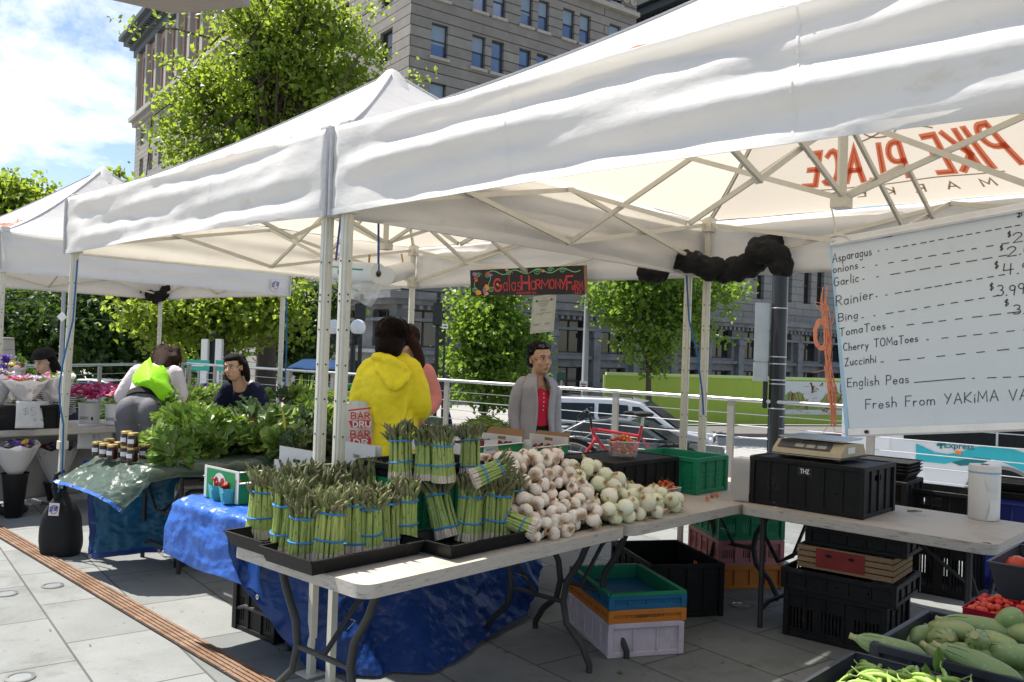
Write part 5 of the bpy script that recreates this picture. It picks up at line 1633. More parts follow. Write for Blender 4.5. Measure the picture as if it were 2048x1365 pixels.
# === garlic and onions
m_gar = mat('garlic_skin',(.80,.72,.61),.55,var=.16,vscale=30,rand=.12,hrand=.012,bump=.25,bscale=60,dirt=((.42,.25,.23),17,.54,.74),stretch=(1,1,.35))
m_gst = mat('garlic_neck',(.42,.30,.17),.8,var=.3,vscale=30)
m_oni = mat('onion_skin',(.76,.73,.56),.28,var=.08,vscale=8,rand=.10,hrand=.02,dirt=((.60,.63,.32),9,.48,.75),spec=.5,stretch=(1,1,.3))
m_root = mat('onion_root',(.40,.29,.15),.8,var=.3,vscale=30)
def zbrown(m,col,lo,hi):
 """dry brown skin towards the neck and the root of a bulb"""
 n,l = m.node_tree.nodes,m.node_tree.links
 b = n['Principled BSDF']
 src = b.inputs['Base Color'].links[0].from_socket
 tc = n.new('ShaderNodeTexCoord'); sp = n.new('ShaderNodeSeparateXYZ'); ab = n.new('ShaderNodeMath'); ab.operation = 'ABSOLUTE'
 no = n.new('ShaderNodeTexNoise'); no.inputs['Scale'].default_value = 70; ad = n.new('ShaderNodeMath'); ad.operation = 'MULTIPLY_ADD'; ad.inputs[1].default_value = .014
 mr = n.new('ShaderNodeMapRange'); mr.inputs['From Min'].default_value = lo; mr.inputs['From Max'].default_value = hi
 mx = n.new('ShaderNodeMixRGB'); mx.inputs['Color2'].default_value = (*col,1)
 l.new(tc.outputs['Object'],sp.inputs[0]); l.new(sp.outputs['Z'],ab.inputs[0]); l.new(tc.outputs['Object'],no.inputs['Vector'])
 l.new(no.outputs['Fac'],ad.inputs[0]); l.new(ab.outputs[0],ad.inputs[2]); l.new(ad.outputs[0],mr.inputs['Value'])
 l.new(mr.outputs[0],mx.inputs['Fac']); l.new(src,mx.inputs['Color1']); l.new(mx.outputs[0],b.inputs['Base Color'])
zbrown(m_gar,(.36,.20,.12),.026,.036)
zbrown(m_oni,(.42,.29,.13),.038,.050)
def garlic_proto(seed):
 r = random.Random(seed)
 t = thing('garlic','loose white garlic head in the heap beside the asparagus','garlic',(0,0,-50),group='garlic heads heaped on the table')
 g = MB()
 nl = r.choice([7,8,9])
 def lob(a,i): return 1 + .09 * abs(math.cos(a * nl / 2)) * (1 if 1 < i < 9 else .3) + .02 * math.sin(a + seed)
 g.lathe([(.004,-.026),(.014,-.0255),(.024,-.020),(.0305,-.008),(.031,.002),(.027,.013),(.019,.021),(.011,.027),(.007,.034),(.0055,.044)],(0,0,0),22,fn=lob)
 g.build('bulb',m_gar,t,local=True,autos=80)
 b = MB()
 b.lathe([(.0055,.043),(.007,.050),(.003,.052)],(0,0,0),8)
 for _ in range(16):
  a = r.uniform(0,2 * PI); q = r.uniform(0,.011)
  o = V((q * math.cos(a),q * math.sin(a),-.0258))
  b.tube([o,o + V((r.gauss(0,.004),r.gauss(0,.004),-.006))],[.0013,.0007],4)
 b.lathe([(.012,-.0262),(.010,-.0272)],(0,0,0),9)
 b.build('root_and_neck',m_gst,t,local=True)
 return t
def onion_proto(seed):
 r = random.Random(seed)
 t = thing('white_onion','loose white onion in the heap beside the garlic','onion',(0,0,-50),group='white onions heaped on the table')
 g = MB()
 sq = r.uniform(.86,1.0)
 g.lathe([(.004,-.034 * sq),(.016,-.033 * sq),(.029,-.023 * sq),(.0365,-.006 * sq),(.036,.006 * sq),(.029,.022),(.018,.031),(.010,.037),(.0075,.046),(.0065,.055)],(0,0,0),22,fn=lambda a,i: 1 + .015 * math.sin(2 * a + seed))
 g.build('bulb',m_oni,t,local=True,autos=80)
 b = MB()
 b.lathe([(.0066,.054),(.008,.060),(.003,.061)],(0,0,0),8)
 for _ in range(14):
  a = r.uniform(0,2 * PI); q = r.uniform(0,.008)
  o = V((q * math.cos(a),q * math.sin(a),-.034 * sq))
  d = V((r.gauss(0,.012),r.gauss(0,.012),-r.uniform(.008,.03)))
  b.tube([o,o + d * .5 + V((r.gauss(0,.003),r.gauss(0,.003),0)),o + d],[.0011,.0009,.0005],4)
 b.lathe([(.009,-.0342 * sq),(.006,-.036 * sq)],(0,0,0),9)
 b.build('root_tuft',m_root,t,local=True)
 return t
GP = [garlic_proto(i) for i in range(4)]
OPr = [onion_proto(i) for i in range(4)]
def H_gar(s,t):
 if not (.03 < t < .50): return -1
 h = .012 + max(0,t - .075) * .80
 h *= min(1,max(0,(s - .94) / .14)) * min(1,max(0,(1.95 - s) / .2))
 return min(h,.27)
def H_oni(s,t):
 if not (.0 < t < .42): return -1
 h = .012 + max(0,t - .07) * .62
 h *= min(1,max(0,(s - 1.38) / .1)) * min(1,max(0,(2.22 - s) / .36))
 return min(h,.19)
placed = []
def heap(protos,Hf,s0,s1,t0,t1,r,n,seed,xcond,tilt=1.2):
 rr = random.Random(seed)
 cnt,used_ = 0,set()
 for _ in range(9000):
  if cnt >= n: break
  s,t = rr.uniform(s0,s1),rr.uniform(t0,t1)
  h = Hf(s,t)
  if h < 0 or not xcond(s,t): continue
  floor = max(0,h - .035)
  c = T1(s,t,ZT + floor + r * .85)
  ok = True
  z = c.z
  for q,qr in placed:
   dx = math.hypot(q.x - c.x,q.y - c.y)
   m_ = (r + qr) * .93
   if dx < m_:
    z = max(z,q.z + math.sqrt(max(0,m_ * m_ - dx * dx)))
  if z > ZT + floor + r * .85 + .055: continue
  c.z = z
  placed.append((c,r))
  k = rr.randrange(len(protos))
  e = (rr.gauss(0,tilt),rr.gauss(0,tilt),rr.uniform(0,6.28))
  if k in used_: dup(protos[k],c,e,scale=rr.uniform(.84,1.16) * (1.08 if r > .035 else 1))
  else:
   used_.add(k); protos[k].location = c; protos[k].rotation_euler = e
  cnt += 1
 return cnt
split = lambda s,t: s < 1.50 + (t - .08) * .30
ng = heap(GP,H_gar,.98,1.95,.05,.50,.031,145,3,split)
no_ = heap(OPr,H_oni,1.40,2.25,.02,.42,.039,54,4,lambda s,t: not split(s,t))
def board(s,t):
 h = max(H_gar(s,t) if split(s,t) else -1,H_oni(s,t) if not split(s,t) else -1)
 return T1(s,t,ZT + max(.002,h - .045))
g = MB()
g.grid(lambda a,b: board(.90 + 1.1 * a,.085 + .36 * b),44,16)
tag(g.build('display_board',m_blkc,solid=.004),'sloping black display board mostly hidden under garlic and onions','board')
m_gleaf = leafmat('garlic_leaf',(.06,.12,.02),.25,(.15,.25,.04),vscale=8)
g = MB()
rr = random.Random(6)
base = at(1085,905,z=.98)
for i in range(16):
 p = base + V((rr.gauss(0,.03),rr.gauss(0,.03),rr.gauss(-.02,.02)))
 d = (at(1018,968,z=.85) - base).normalized() + V((rr.gauss(0,.12),rr.gauss(0,.12),rr.gauss(0,.08)))
 pts = [p + d * (.3 * j / 6) + V((0,0,.03 * math.sin(j / 6 * PI))) for j in range(7)]
 g.tube(pts,[.006,.008,.009,.009,.008,.006,.002],6,flat=.35)
tag(g.build('garlic_stalks',m_gleaf),'bundle of flattened green garlic stalks behind the garlic heap','garlic stalks')
# === small fruit
m_cher = mat('rainier_cherry',(.55,.05,.02),.22,var=.3,vscale=25,rand=.25,hrand=.025,spec=.55,dirt=((.72,.33,.06),22,.5,.68))
m_stem = mat('fruit_stem',(.14,.16,.03),.6)
m_straw = mat('strawberry_red',(.42,.02,.015),.3,var=.3,vscale=60,rand=.2,spec=.5,bump=.5,bscale=150)
m_tom = mat('tomato_red',(.60,.045,.015),.22,var=.08,vscale=6,rand=.12,hrand=.008,spec=.55)
m_clear = glassmat('clear_plastic',(.95,.95,.95),.16,.08)
m_rpl = mat('red_net_plastic',(.42,.012,.03),.35,var=.1,trans=.3,tcol=(.7,.03,.06))
def single(name,label,cat,group,mb,mats):
 o = mb.build(name,mats,origin=(0,0,0),autos=70)
 o.location = (0,0,-50)
 return tag(o,label,cat,group)
def cherry_proto(seed):
 g = MB()
 g.ell((0,0,0),(.0125,.012,.0115),None,12,8)
 g.tube([V((0,0,.0105)),V((.004,.003,.025)),V((.012,.004,.038))],.0009,5,1)
 return g
def fill(protos,fr,x0,x1,y0,y1,z0,z1,r,n,seed,labels=None,ellip=None,dome=.0,rotf=None,sc=(.9,1.1)):
 """drop round things into a box region and let each rest on the ones below"""
 rr = random.Random(seed)
 mine = []
 out = []
 first = {}
 for _ in range(n * 60):
  if len(mine) >= n: break
  x,y = rr.uniform(x0,x1),rr.uniform(y0,y1)
  c = fr(x,y,z0 + r)
  z = c.z
  for q in mine:
   dx = math.hypot(q.x - c.x,q.y - c.y)
   if dx < 1.86 * r: z = max(z,q.z + math.sqrt((1.86 * r) ** 2 - dx * dx))
  lim = z1 + dome * (1 - ((x - (x0 + x1) / 2) / (x1 - x0) * 2) ** 2) * (1 - ((y - (y0 + y1) / 2) / (y1 - y0) * 2) ** 2)
  if z + r > lim: continue
  c.z = z
  mine.append(c)
  k = rr.randrange(len(protos))
  e = rotf(rr) if rotf else (rr.gauss(0,.8),rr.gauss(0,.8),rr.uniform(0,6.28))
  out.append((k,c,e,rr.uniform(*sc)))
 return out
FIRST = {}
def place_all(protos,lst,label,group):
 for k,c,e,s_ in lst:
  key = protos[k].name
  if key not in FIRST:
   FIRST[key] = 1
   o = protos[k]; o.location = c; o.rotation_euler = e; o.scale = (s_,) * 3; o['label'] = label; o['group'] = group
  else: dup(protos[k],c,e,label,group,s_)
CP = [single('cherry','cherry','cherry','cherries',cherry_proto(i),[m_cher,m_stem]) for i in range(2)]
def clamshell(fr,L,W,z0,H,label,m=None):
 t = thing('fruit_punnet',label,'punnet',fr(L / 2,W / 2,z0),fr.a)
 g = MB()
 g.frustum(fr(L / 2,W / 2,z0),(L * .86,W * .86),(L,W),H,fr.a,top=False)
 g.build('tub',m or m_clear,t)
 g = MB()
 g.tube([fr(0,0,z0 + H),fr(L,0,z0 + H),fr(L,W,z0 + H),fr(0,W,z0 + H)],.003,6,closed=True)
 g.build('rim',m or mat('clear_rim',(.8,.8,.82),.2,alpha=.6),t)
 return t
fc = Frame(T2(.56,.66)[:2],46)
pc = at(1222,913,z=ZT + .236)
fc = Frame(pc[:2],5)
clamshell(fc,.165,.13,ZT + .236,.085,'clear plastic punnet of cherries on top of the black crate')
place_all(CP,fill(CP,fc,.018,.147,.016,.114,ZT + .24,ZT + .335,.0125,90,3,dome=.03),'red and yellow cherry in the punnet on the black crate','cherries in the raised punnet')
f2 = Frame(T1(2.16,.27)[:2],46)
f2b = Frame(T1(2.42,.27)[:2],46)
clamshell(f2,.25,.13,ZT + .001,.065,'long clear punnet of cherries beside the onions')
clamshell(f2b,.15,.13,ZT + .001,.065,'clear punnet of cherries beside the green crate')
m_redish = None
place_all(CP,fill(CP,f2,.018,.232,.016,.114,ZT + .005,ZT + .075,.0125,100,5,dome=.02),'red and yellow cherry in the long punnet beside the onions','cherries in the long punnet')
place_all(CP,fill(CP,f2b,.018,.132,.016,.114,ZT + .005,ZT + .085,.0125,64,6,dome=.03),'red and yellow cherry in the punnet beside the green crate','cherries in the short punnet')
for px,py,w in ((1415,998,'nearest the camera'),(1424,992,'in the middle'),(1434,991,'nearest the green crate')):
 p = at(px,py,z=ZT + .012)
 dup(CP[0],p,(0,.3,px),f'loose cherry on the bare tabletop, the one {w} of three','three loose cherries on the table')
pc = at(1489,1002,z=ZT)
for i in range(1):
 t = thing('punnet_stack','tall nested stack of empty frosted punnets beside the black scale crate','punnets',V((pc.x,pc.y,ZT)))
 g = MB()
 f3 = Frame((pc.x - .0,pc.y),-43)
 for k in range(16):
  g.frustum(f3(.0,.0,ZT + .004 + k * .0125),(.10,.10),(.125,.125),.06,f3.a,top=False)
 g.build('nested_tubs',mat('frosted_plastic',(.62,.6,.57),.3,var=.05,alpha=.62),t)
# === leafy greens, jars, strawberries, berry boxes
def leaf_mesh(g,base,d,up,L,W,r,mi=0,curl=.3,ruff=.0,n=5):
 """one curved leaf blade"""
 d = d.normalized()
 s_ = d.cross(up)
 s_ = s_.normalized() if s_.length > .1 else frame_of(d)[0]
 nn = s_.cross(d)
 vs = []
 ph = r.uniform(0,6)
 for i in range(n + 1):
  f = i / n
  w = W * math.sin(PI * min(1,.08 + f * .92)) ** .8 * (1 if f < .97 else .3)
  c = base + d * (L * f * (1 - .18 * curl * f)) - nn * (curl * L * f * f) * .6
  for j in (-1,-.5,0,.5,1):
   vs.append(c + s_ * (w / 2 * j) + nn * (abs(j) * W * .16 + ruff * math.sin(f * 15 + j * 4 + ph) * abs(j)))
 fs = [(i * 5 + j,i * 5 + j + 1,i * 5 + 6 + j,i * 5 + 5 + j) for i in range(n) for j in range(4)]
 g.add(vs,fs,mi,True)
lg_dark = leafmat('spinach_leaf',(.115,.21,.035),.28,(.16,.28,.03),var=.4,vscale=14,rough=.38)
lg_mid = leafmat('greens_leaf',(.21,.32,.06),.3,(.24,.38,.05),var=.4,vscale=14,rough=.38)
lg_lite = leafmat('lettuce_leaf',(.23,.34,.05),.35,(.38,.50,.07),var=.3,vscale=14,rough=.4)
lg_grey = leafmat('kale_leaf',(.12,.185,.085),.22,(.14,.22,.09),var=.4,vscale=14,rough=.5)
m_gstem = mat('pale_stalk',(.42,.48,.24),.45,var=.15,vscale=20)
m_ystem = mat('yellow_stalk',(.62,.48,.04),.4,var=.1,vscale=20)
m_pstem = mat('pinkish_stalk',(.36,.22,.14),.5,var=.2,vscale=20)
def greens_proto(kind,seed,name,cat):
 r = random.Random(seed)
 t = thing(name,name,cat,(0,0,-50),group='bunches of greens on the table')
 lv,st = MB(),MB()
 P = dict(spinach=(lg_dark,64,.095,.055,.35,.004,m_gstem),pea=(lg_mid,110,.06,.036,.3,.003,m_gstem),chard=(lg_mid,18,.18,.11,.35,.012,m_ystem),
    kale=(lg_grey,36,.13,.07,.3,.022,m_pstem),lettuce=(lg_lite,56,.10,.085,.5,.016,m_gstem),choy=(lg_mid,60,.10,.058,.4,.006,m_gstem))[kind]
 lm,n,L,W,curl,ruff,sm = P
 for i in range(n):
  a = r.uniform(0,2 * PI)
  sp = r.uniform(.1,1.0) ** .7
  z0 = r.uniform(.02,.06)
  d = V((math.cos(a) * sp,math.sin(a) * sp,1.0 - .35 * sp))
  ln = r.uniform(.08,.17)
  o = V((math.cos(a) * .014 * sp,math.sin(a) * .014 * sp,0))
  p1 = o + d.normalized() * ln
  st.tube([o,o.lerp(p1,.5) + V((0,0,.01)),p1],[.0055 if kind != 'choy' else .010,.0045,.0025],5)
  dd_ = (d.normalized() + V((math.cos(a) * .55 * sp,math.sin(a) * .55 * sp,r.uniform(-.25,.1)))).normalized()
  leaf_mesh(lv,p1 - d.normalized() * .01,dd_,V((r.gauss(0,.5),r.gauss(0,.5),1)),L * r.uniform(.7,1.2),W * r.uniform(.7,1.2),r,0,curl * r.uniform(.5,1.8),ruff)
 lv.build('leaves',lm,t,local=True,autos=0)
 st.build('stems',sm,t,local=True)
 return t
KP = {'spinach': greens_proto('spinach',1,'spinach_bunch','spinach'),'pea': greens_proto('pea',2,'pea_shoot_bunch','pea shoots'),'chard': greens_proto('chard',3,'chard_bunch','chard'),
  'kale': greens_proto('kale',4,'kale_bunch','kale'),'lettuce': greens_proto('lettuce',5,'lettuce_head','lettuce'),'choy': greens_proto('choy',6,'choy_bunch','choy'),'spinach2': greens_proto('spinach',8,'spinach_bunch','spinach')}
KP['lettuce'].name = 'leaf_lettuce'
kused = set()
gr = random.Random(9)
GREENS = [
 ('choy',345,900,.73,'pale based choy bunch at the jam jar end of the greens table'),('choy',395,905,.73,'pale based choy bunch second from the jars'),('spinach',440,905,.73,'spinach bunch in the front row beside the choy'),
 ('choy',312,890,.74,'choy bunch right behind the jam jars'),('spinach2',475,900,.73,'spinach bunch in the front row before the chard'),('chard',525,900,.73,'broad leaved chard bunch in the middle of the front row'),
 ('chard',572,905,.74,'chard bunch with bright yellow stalks in the front row'),('kale',610,905,.73,'dark kale bunch beside the yellow stalked chard'),('kale',660,905,.73,'kale bunch at the tent leg end of the front row'),
 ('spinach',690,890,.73,'dark spinach bunch half hidden by the tent legs'),
 ('pea',345,850,.86,'pea shoot bunch in the second row behind the choy'),('pea',395,845,.86,'feathery pea shoot bunch in the second row'),('pea',440,848,.86,'pea shoot bunch with paler tips in the second row middle'),('spinach',365,868,.8,'spinach bunch tucked between the first and second rows'),
 ('spinach2',420,875,.8,'drooping spinach bunch between the rows'),('kale',500,850,.88,'kale bunch lying behind the chard'),('spinach',550,855,.86,'spinach bunch in the second row behind the yellow stalks'),('kale',600,850,.88,'kale bunch in the second row near the tent legs'),('lettuce',650,845,.88,'lettuce head in the second row by the tent legs'),
 ('pea',385,805,1.0,'pea shoot bunch at the top left of the heap'),('pea',420,800,1.02,'pea shoot bunch on top beside the bending woman'),('spinach',455,805,1.0,'glossy spinach bunch lying on the top row'),('spinach2',490,798,1.02,'glossy spinach bunch below the woman in navy'),
 ('choy',520,800,1.0,'choy bunch with pink stalks on the top row'),('kale',560,800,1.0,'grey green kale bunch on the top row'),('lettuce',595,800,1.0,'pale lettuce head on the top row'),('lettuce',630,805,1.0,'pale frilly lettuce head next to the tent leg'),('lettuce',675,815,.98,'lettuce head at the far end of the top row'),
]
for kind,px,py,z,lab in GREENS:
 if z > .95: z -= .09 if px < 440 else .14
 elif z > .82: z -= .03
 p = at(px,py + (4 if z < .78 else 4),z=z) + V((0,.03,0))
 e = (gr.gauss(.35,.25),gr.gauss(0,.3),gr.gauss(0,.6))
 sc = gr.uniform(.85,1.1) * (1.0 if kind != 'chard' else .9)
 o = KP[kind]
 if kind in kused: dup(o,p,e,lab,scale=sc)
 else:
  kused.add(kind); o.location = p; o.rotation_euler = e; o['label'] = lab; o.scale = (sc,) * 3
for i in range(34):
 px = gr.uniform(330,690); row = gr.randrange(3)
 z = (.735,.80,.86)[row] + gr.uniform(-.01,.03)
 p = at(px,(900,862,815)[row] + gr.uniform(-8,14),z=z)
 dup(KP[gr.choice(['spinach','choy','spinach2','kale','pea'] if px < 560 else ['kale','kale','spinach','lettuce','chard'])],p,(gr.gauss(.55,.3),gr.gauss(0,.35),gr.gauss(0,.8)),'leafy green bunch tucked in among the others in the heap','filler bunches in the heap of greens',gr.uniform(.75,.95))
g = MB()
q = at(570,905,z=.75)
g.tube([q,q + V((-.01,0,.1)),q + V((-.012,.0,.22)),q + V((-.03,0,.30))],[.02,.011,.008,.004],8)
tag(g.build('chard_stalk',m_ystem),'single upright yellow chard stalk with flared base','chard')
crate(Frame(T5(.45,.40)[:2],45),1.2,.34,.728,.06,m_blkc,'display_crate','low black crate lifting the second row of greens','none',lid=True,handle=False)
crate(Frame(T5(.55,.56)[:2],45),1.1,.18,.79,.09,m_blkc,'display_crate','upper black crate lifting the top row of greens','none',lid=True,handle=False)
m_jam = mat('dark_jam',(.035,.006,.006),.12,var=.2,spec=.5,coat=.2)
m_lid = mat('gold_lid',(.62,.45,.17),.3,.85,var=.05)
m_lab = mat('paper_label',(.72,.72,.74),.7)
def jar_proto():
 t = thing('jam_jar','jar','jar',(0,0,-50),group='jam jars on the greens table')
 MB().lathe([(.030,0),(.0335,.004),(.0335,.066),(.029,.074),(.029,.08)],(0,0,0),20).build('glass_body',m_jam,t,local=True)
 MB().lathe([(.0325,.076),(.0335,.078),(.0335,.090),(.0315,.092)],(0,0,0),20).build('lid',m_lid,t,local=True)
 g = MB()
 g.grid(lambda a,b: V((.0342 * math.sin((a - .5) * 1.25),-.0342 * math.cos((a - .5) * 1.25),.026 + .027 * b)),8,1)
 g.build('label',m_lab,t,local=True)
 return t
JP = jar_proto()
JZ = ZG + .014
jars = [(194,911,JZ,'jam jar at the outer left corner of the group'),(217,905,JZ,'jam jar behind the outer left one'),(208,915,JZ,'jam jar in the front between the first two'),(224,918,JZ,'jam jar at the very front of the group'),
  (238,912,JZ,'jam jar standing behind the front one'),(251,920,JZ,'jam jar under the double stack on the left'),(264,924,JZ,'jam jar under the double stack in front'),(288,918,JZ,'jam jar at the right end beside the choy'),
  (251,920,JZ + .0925,'jam jar stacked on top at the left of the pair'),(264,924,JZ + .0925,'jam jar stacked on top in front')]
for i,(px,py,z,lab) in enumerate(jars):
 p = at(px,py,z=JZ); p.z = z
 e = (0,0,rnd.uniform(-.3,.3))
 if i: dup(JP,p,e,lab,scale=1.03)
 else: JP.location = p; JP.rotation_euler = e; JP['label'] = lab
m_pulp = mat('teal_pulp',(.10,.42,.45),.8,var=.1,vscale=60,bump=.3,bscale=120)
m_calyx = leafmat('calyx',(.08,.17,.02),.3)
def straw_proto(seed):
 r = random.Random(seed)
 t = thing('strawberry','strawberry','strawberry',(0,0,-50),group='strawberries in baskets')
 g = MB()
 g.lathe([(.002,-.020),(.010,-.014),(.015,-.002),(.0155,.006),(.011,.012),(.003,.014)],(0,0,0),14,fn=lambda a,i: 1 + .05 * math.sin(3 * a + seed))
 g.build('fruit',m_straw,t,local=True,autos=80)
 c = MB()
 for k in range(6):
  a = k * PI / 3 + .2
  leaf_mesh(c,V((0,0,.0135)),V((math.cos(a),math.sin(a),.15)),Zup,.016,.007,r,n=2)
 c.build('calyx',m_calyx,t,local=True,autos=0)
 return t
SP = [straw_proto(i) for i in range(2)]
ZB = ZT + .026
for i,(px,py,lab) in enumerate(((440,1003,'teal pulp basket of strawberries nearest the table end'),(462,1010,'teal pulp basket of strawberries beside the green berry box'),(455,993,'teal pulp basket of strawberries behind the first one'))):
 p = at(px,py,z=ZB)
 f = Frame((p.x - .04,p.y),30)
 t = thing('berry_basket',lab,'basket',f(.05,.05,ZB),f.a,group='teal berry baskets')
 g = MB()
 g.frustum(f(.05,.05,ZB),(.086,.086),(.108,.108),.075,f.a,top=False)
 g.frustum(f(.05,.05,ZB + .003),(.08,.08),(.101,.101),.072,f.a,top=False)
 g.build('pulp_body',m_pulp,t)
 rb = MB()
 for k in range(4):
  rb.bar(f(-.004 + .108 * k / 3,-.006,ZB + .06),f(-.0 + .1 * k / 3,.003,ZB + .01),.006,.004)
 rb.build('ribs',m_pulp,t)
 place_all(SP,fill(SP,f,.015,.09,.015,.09,ZB + .035,ZB + .112,.0155,13,20 + i,dome=.015),f'red strawberry in the {"front" if i == 0 else "right" if i == 1 else "rear"} teal basket','strawberries in baskets')
zb_ = ZT + .028
c1 = carton(Frame(T4(.10,.28)[:2],48.5),.42,.33,zb_,.10,'green berry box with round strawberry picture at the strawberry baskets')
e0 = T4(.10,.28);
pf = lambda a,b,o=.004: T4(.10,.28) + T4.B * a + Zup * (zb_ + b) - T4.A * o
g = MB()
g.add([pf(.03,.0),pf(.30,.0),pf(.30,.15),pf(.03,.15)],[(3,2,1,0)],0)
def disc(g,a,b,ra,rb_,o,mi,n=22): g.add([pf(a + ra * math.cos(2 * PI * k / n),b + rb_ * math.sin(2 * PI * k / n),o) for k in range(n)],[tuple(range(n))[::-1]],mi)
disc(g,.17,.075,.062,.062,.006,1)
for a,b in ((.14,.085),(.17,.06),(.20,.085)): disc(g,a,b,.022,.03,.008,2)
g.build('strawberry_picture',[m_cardg,m_cardw,m_straw],c1)
carton(Frame(T4(.56,.30)[:2],48.5),.42,.33,zb_,.10,'white ended berry box behind the left asparagus tray',end_flap=.13)
carton(Frame(T4(1.02,.30)[:2],48.5),.42,.33,zb_,.10,'white ended berry box in front of the yellow raincoat',end_flap=.13)
c2 = carton(Frame(T4(1.62,.10)[:2],52),.44,.34,zb_ + .02,.19,'open green berry box of dark berries beside the garlic heap',end_flap=.04)
c3 = carton(Frame(T4(2.08,.06)[:2],50),.40,.34,zb_ + .02,.16,'open berry box with brown flap before the grey cardigan',end_flap=.05)
q_ = Frame(T4(1.62,.10)[:2],52)
g = MB()
g.add([q_(.02,-.004,zb_ + .0),q_(.20,-.004,zb_),q_(.18,-.004,zb_ + .25),q_(.05,-.004,zb_ + .25)],[(0,1,2,3)])
g.build('white_flap',m_cardw,c2)
text_obj('box_print','BERRIES',.036,m_red,c2,(q_(.11,-.0065,zb_ + .15),q_.A,Zup),bold=.002)
text_obj('box_print','SWEETEST',.018,mat('dark_teal_ink',(.03,.12,.14),.6),c2,(q_(.11,-.0065,zb_ + .19),q_.A,Zup))
def flap(parent,pts,m,th=.004):
 g = MB(); g.add(pts,[(0,1,2,3)]); return g.build('raised_flap',m,parent,solid=th)
flap(c2,[q_(.44,.0,zb_ + .21),q_(.44,.34,zb_ + .21),q_(.50,.32,zb_ + .29),q_(.50,.03,zb_ + .29)],m_kraft)
q3 = Frame(T4(2.08,.06)[:2],50)
flap(c3,[q3(.40,.0,zb_ + .18),q3(.40,.34,zb_ + .18),q3(.46,.32,zb_ + .25),q3(.46,.03,zb_ + .25)],m_kraft)
m_berry = mat('dark_berry',(.16,.012,.015),.4,var=.4,vscale=90,rand=.3,bump=.6,bscale=200)
BPp = [single('berry','berry','berry','berries',MB().ell((0,0,0),(.012,.012,.0145),None,10,7),[m_berry])]
lst = fill(BPp,q_,.03,.41,.03,.31,zb_ + .16,zb_ + .222,.0125,200,8)
place_all(BPp,lst,'dark red berry in the open green box','berries in the green box')
lst = fill(BPp,q3,.03,.37,.03,.31,zb_ + .13,zb_ + .185,.0125,90,9)
place_all(BPp,lst,'dark red berry in the box with the brown flap','berries in the flap box')
m_bean = mat('bean_green',(.16,.25,.045),.4,var=.2,rand=.2,hrand=.01)
bkt = thing('bean_basket','shallow woven basket under the heap of green beans','basket',at(965,905,z=ZT + .05))
bp = at(965,900,z=ZT + .05)
bp = V((bp.x + .02,bp.y + .1,ZT + .115))
MW[bkt.name] = M.Translation(bkt.location)
MB().lathe([(.16,0),(.24,.10),(.25,.105),(.235,.10),(.155,.008)],bp,26).build('weave',mat('wicker',(.35,.23,.1),.8,var=.3,vscale=40,bump=.5,bscale=90),bkt)
def bean_proto(seed):
 r = random.Random(seed)
 g = MB()
 k = r.uniform(.3,1.0)
 g.tube([V((-.055 + .11 * j / 7,.012 * k * math.sin(j / 7 * PI),0)) for j in range(8)],[.001,.0038,.0045,.0045,.0046,.0042,.003,.0006],6)
 return g
BN = [single('green_bean','green bean','bean','beans',bean_proto(i),[m_bean]) for i in range(3)]
rr = random.Random(14)
out = []
for _ in range(170):
 a,q = rr.uniform(0,2 * PI),.225 * math.sqrt(rr.random())
 z = .085 + .11 * (1 - (q / .225) ** 1.6) + rr.uniform(-.012,.006)
 sl = 1.0 * q
 out.append((rr.randrange(3),bp + V((q * math.cos(a),q * math.sin(a),z)),(rr.gauss(0,.25),rr.gauss(0,.35),rr.uniform(0,6.28)),rr.uniform(.8,1.15)))
place_all(BN,out,'green bean in the heap behind the asparagus','green beans heaped in the basket')
MB().lathe([(.21,.07),(.19,.10),(.12,.15),(.03,.175)],bp,20).build('bean_core',m_bean,bkt)
# === front right corner: zucchini, peas, tomatoes
def fr_corner(c,z): return Frame((c[0],c[1]),-43)
zC = at(1862,1222,Y=3.0)
Zf = Frame((zC.x - u_ax.x * .50,zC.y - u_ax.y * .50),-43)
pC = at(1712,1306,Y=2.6)
Pf = Frame((pC.x - u_ax.x * .45,pC.y - u_ax.y * .45),-43)
tC = at(2040,1090,Y=3.6)
Tf = Frame((tC.x - u_ax.x * .46,tC.y - u_ax.y * .46),-43)
m_slate = mat('slate_tray_plastic',(.035,.037,.042),.45,var=.15,vscale=6)
crate(Zf,.62,.50,zC.z - .15,.15,m_slate,'produce_crate','dark slotted crate of zucchini at the lower right corner','slots',handle=False,th=.005)
tray(Pf,.55,.45,pC.z - .10,.10,m_slate,'produce_tray','dark tray of pea pods at the bottom edge',taper=.02)
tray(Tf,.5,.46,tC.z - .13,.13,m_slate,'produce_tray','dark tray of large tomatoes at the right edge',taper=.03)
crate(Frame((Zf.o + Zf.A * .03 + Zf.B * .02)[:2],-43),.56,.46,.001,zC.z - .155,m_blkc,'black_bin','black crate standing under the zucchini crate','few',handle=False)
crate(Frame((Pf.o + Pf.A * .09 + Pf.B * .02)[:2],-43),.42,.38,.001,pC.z - .105,m_blkc,'black_bin','black crate standing under the pea tray','few',handle=False)
crate(Frame((Tf.o + Tf.A * .02 + Tf.B * .04)[:2],-43),.46,.40,.001,tC.z - .36,m_pinkc,'stacking_crate','pink crate on the ground under the tomato tray','none',handle=True)
crate(Frame((Tf.o + Tf.A * .02 + Tf.B * .04)[:2],-43),.46,.40,tC.z - .355,.22,m_greenc,'stacking_crate','green crate between the pink crate and the tomato tray','none',handle=False)
m_zuc = mat('zucchini_skin',(.27,.34,.13),.35,var=.12,vscale=5,rand=.16,hrand=.02,spec=.5,dirt=((.42,.48,.24),60,.58,.66))
m_zend = mat('zucchini_stub',(.38,.36,.16),.6,var=.2,vscale=30)
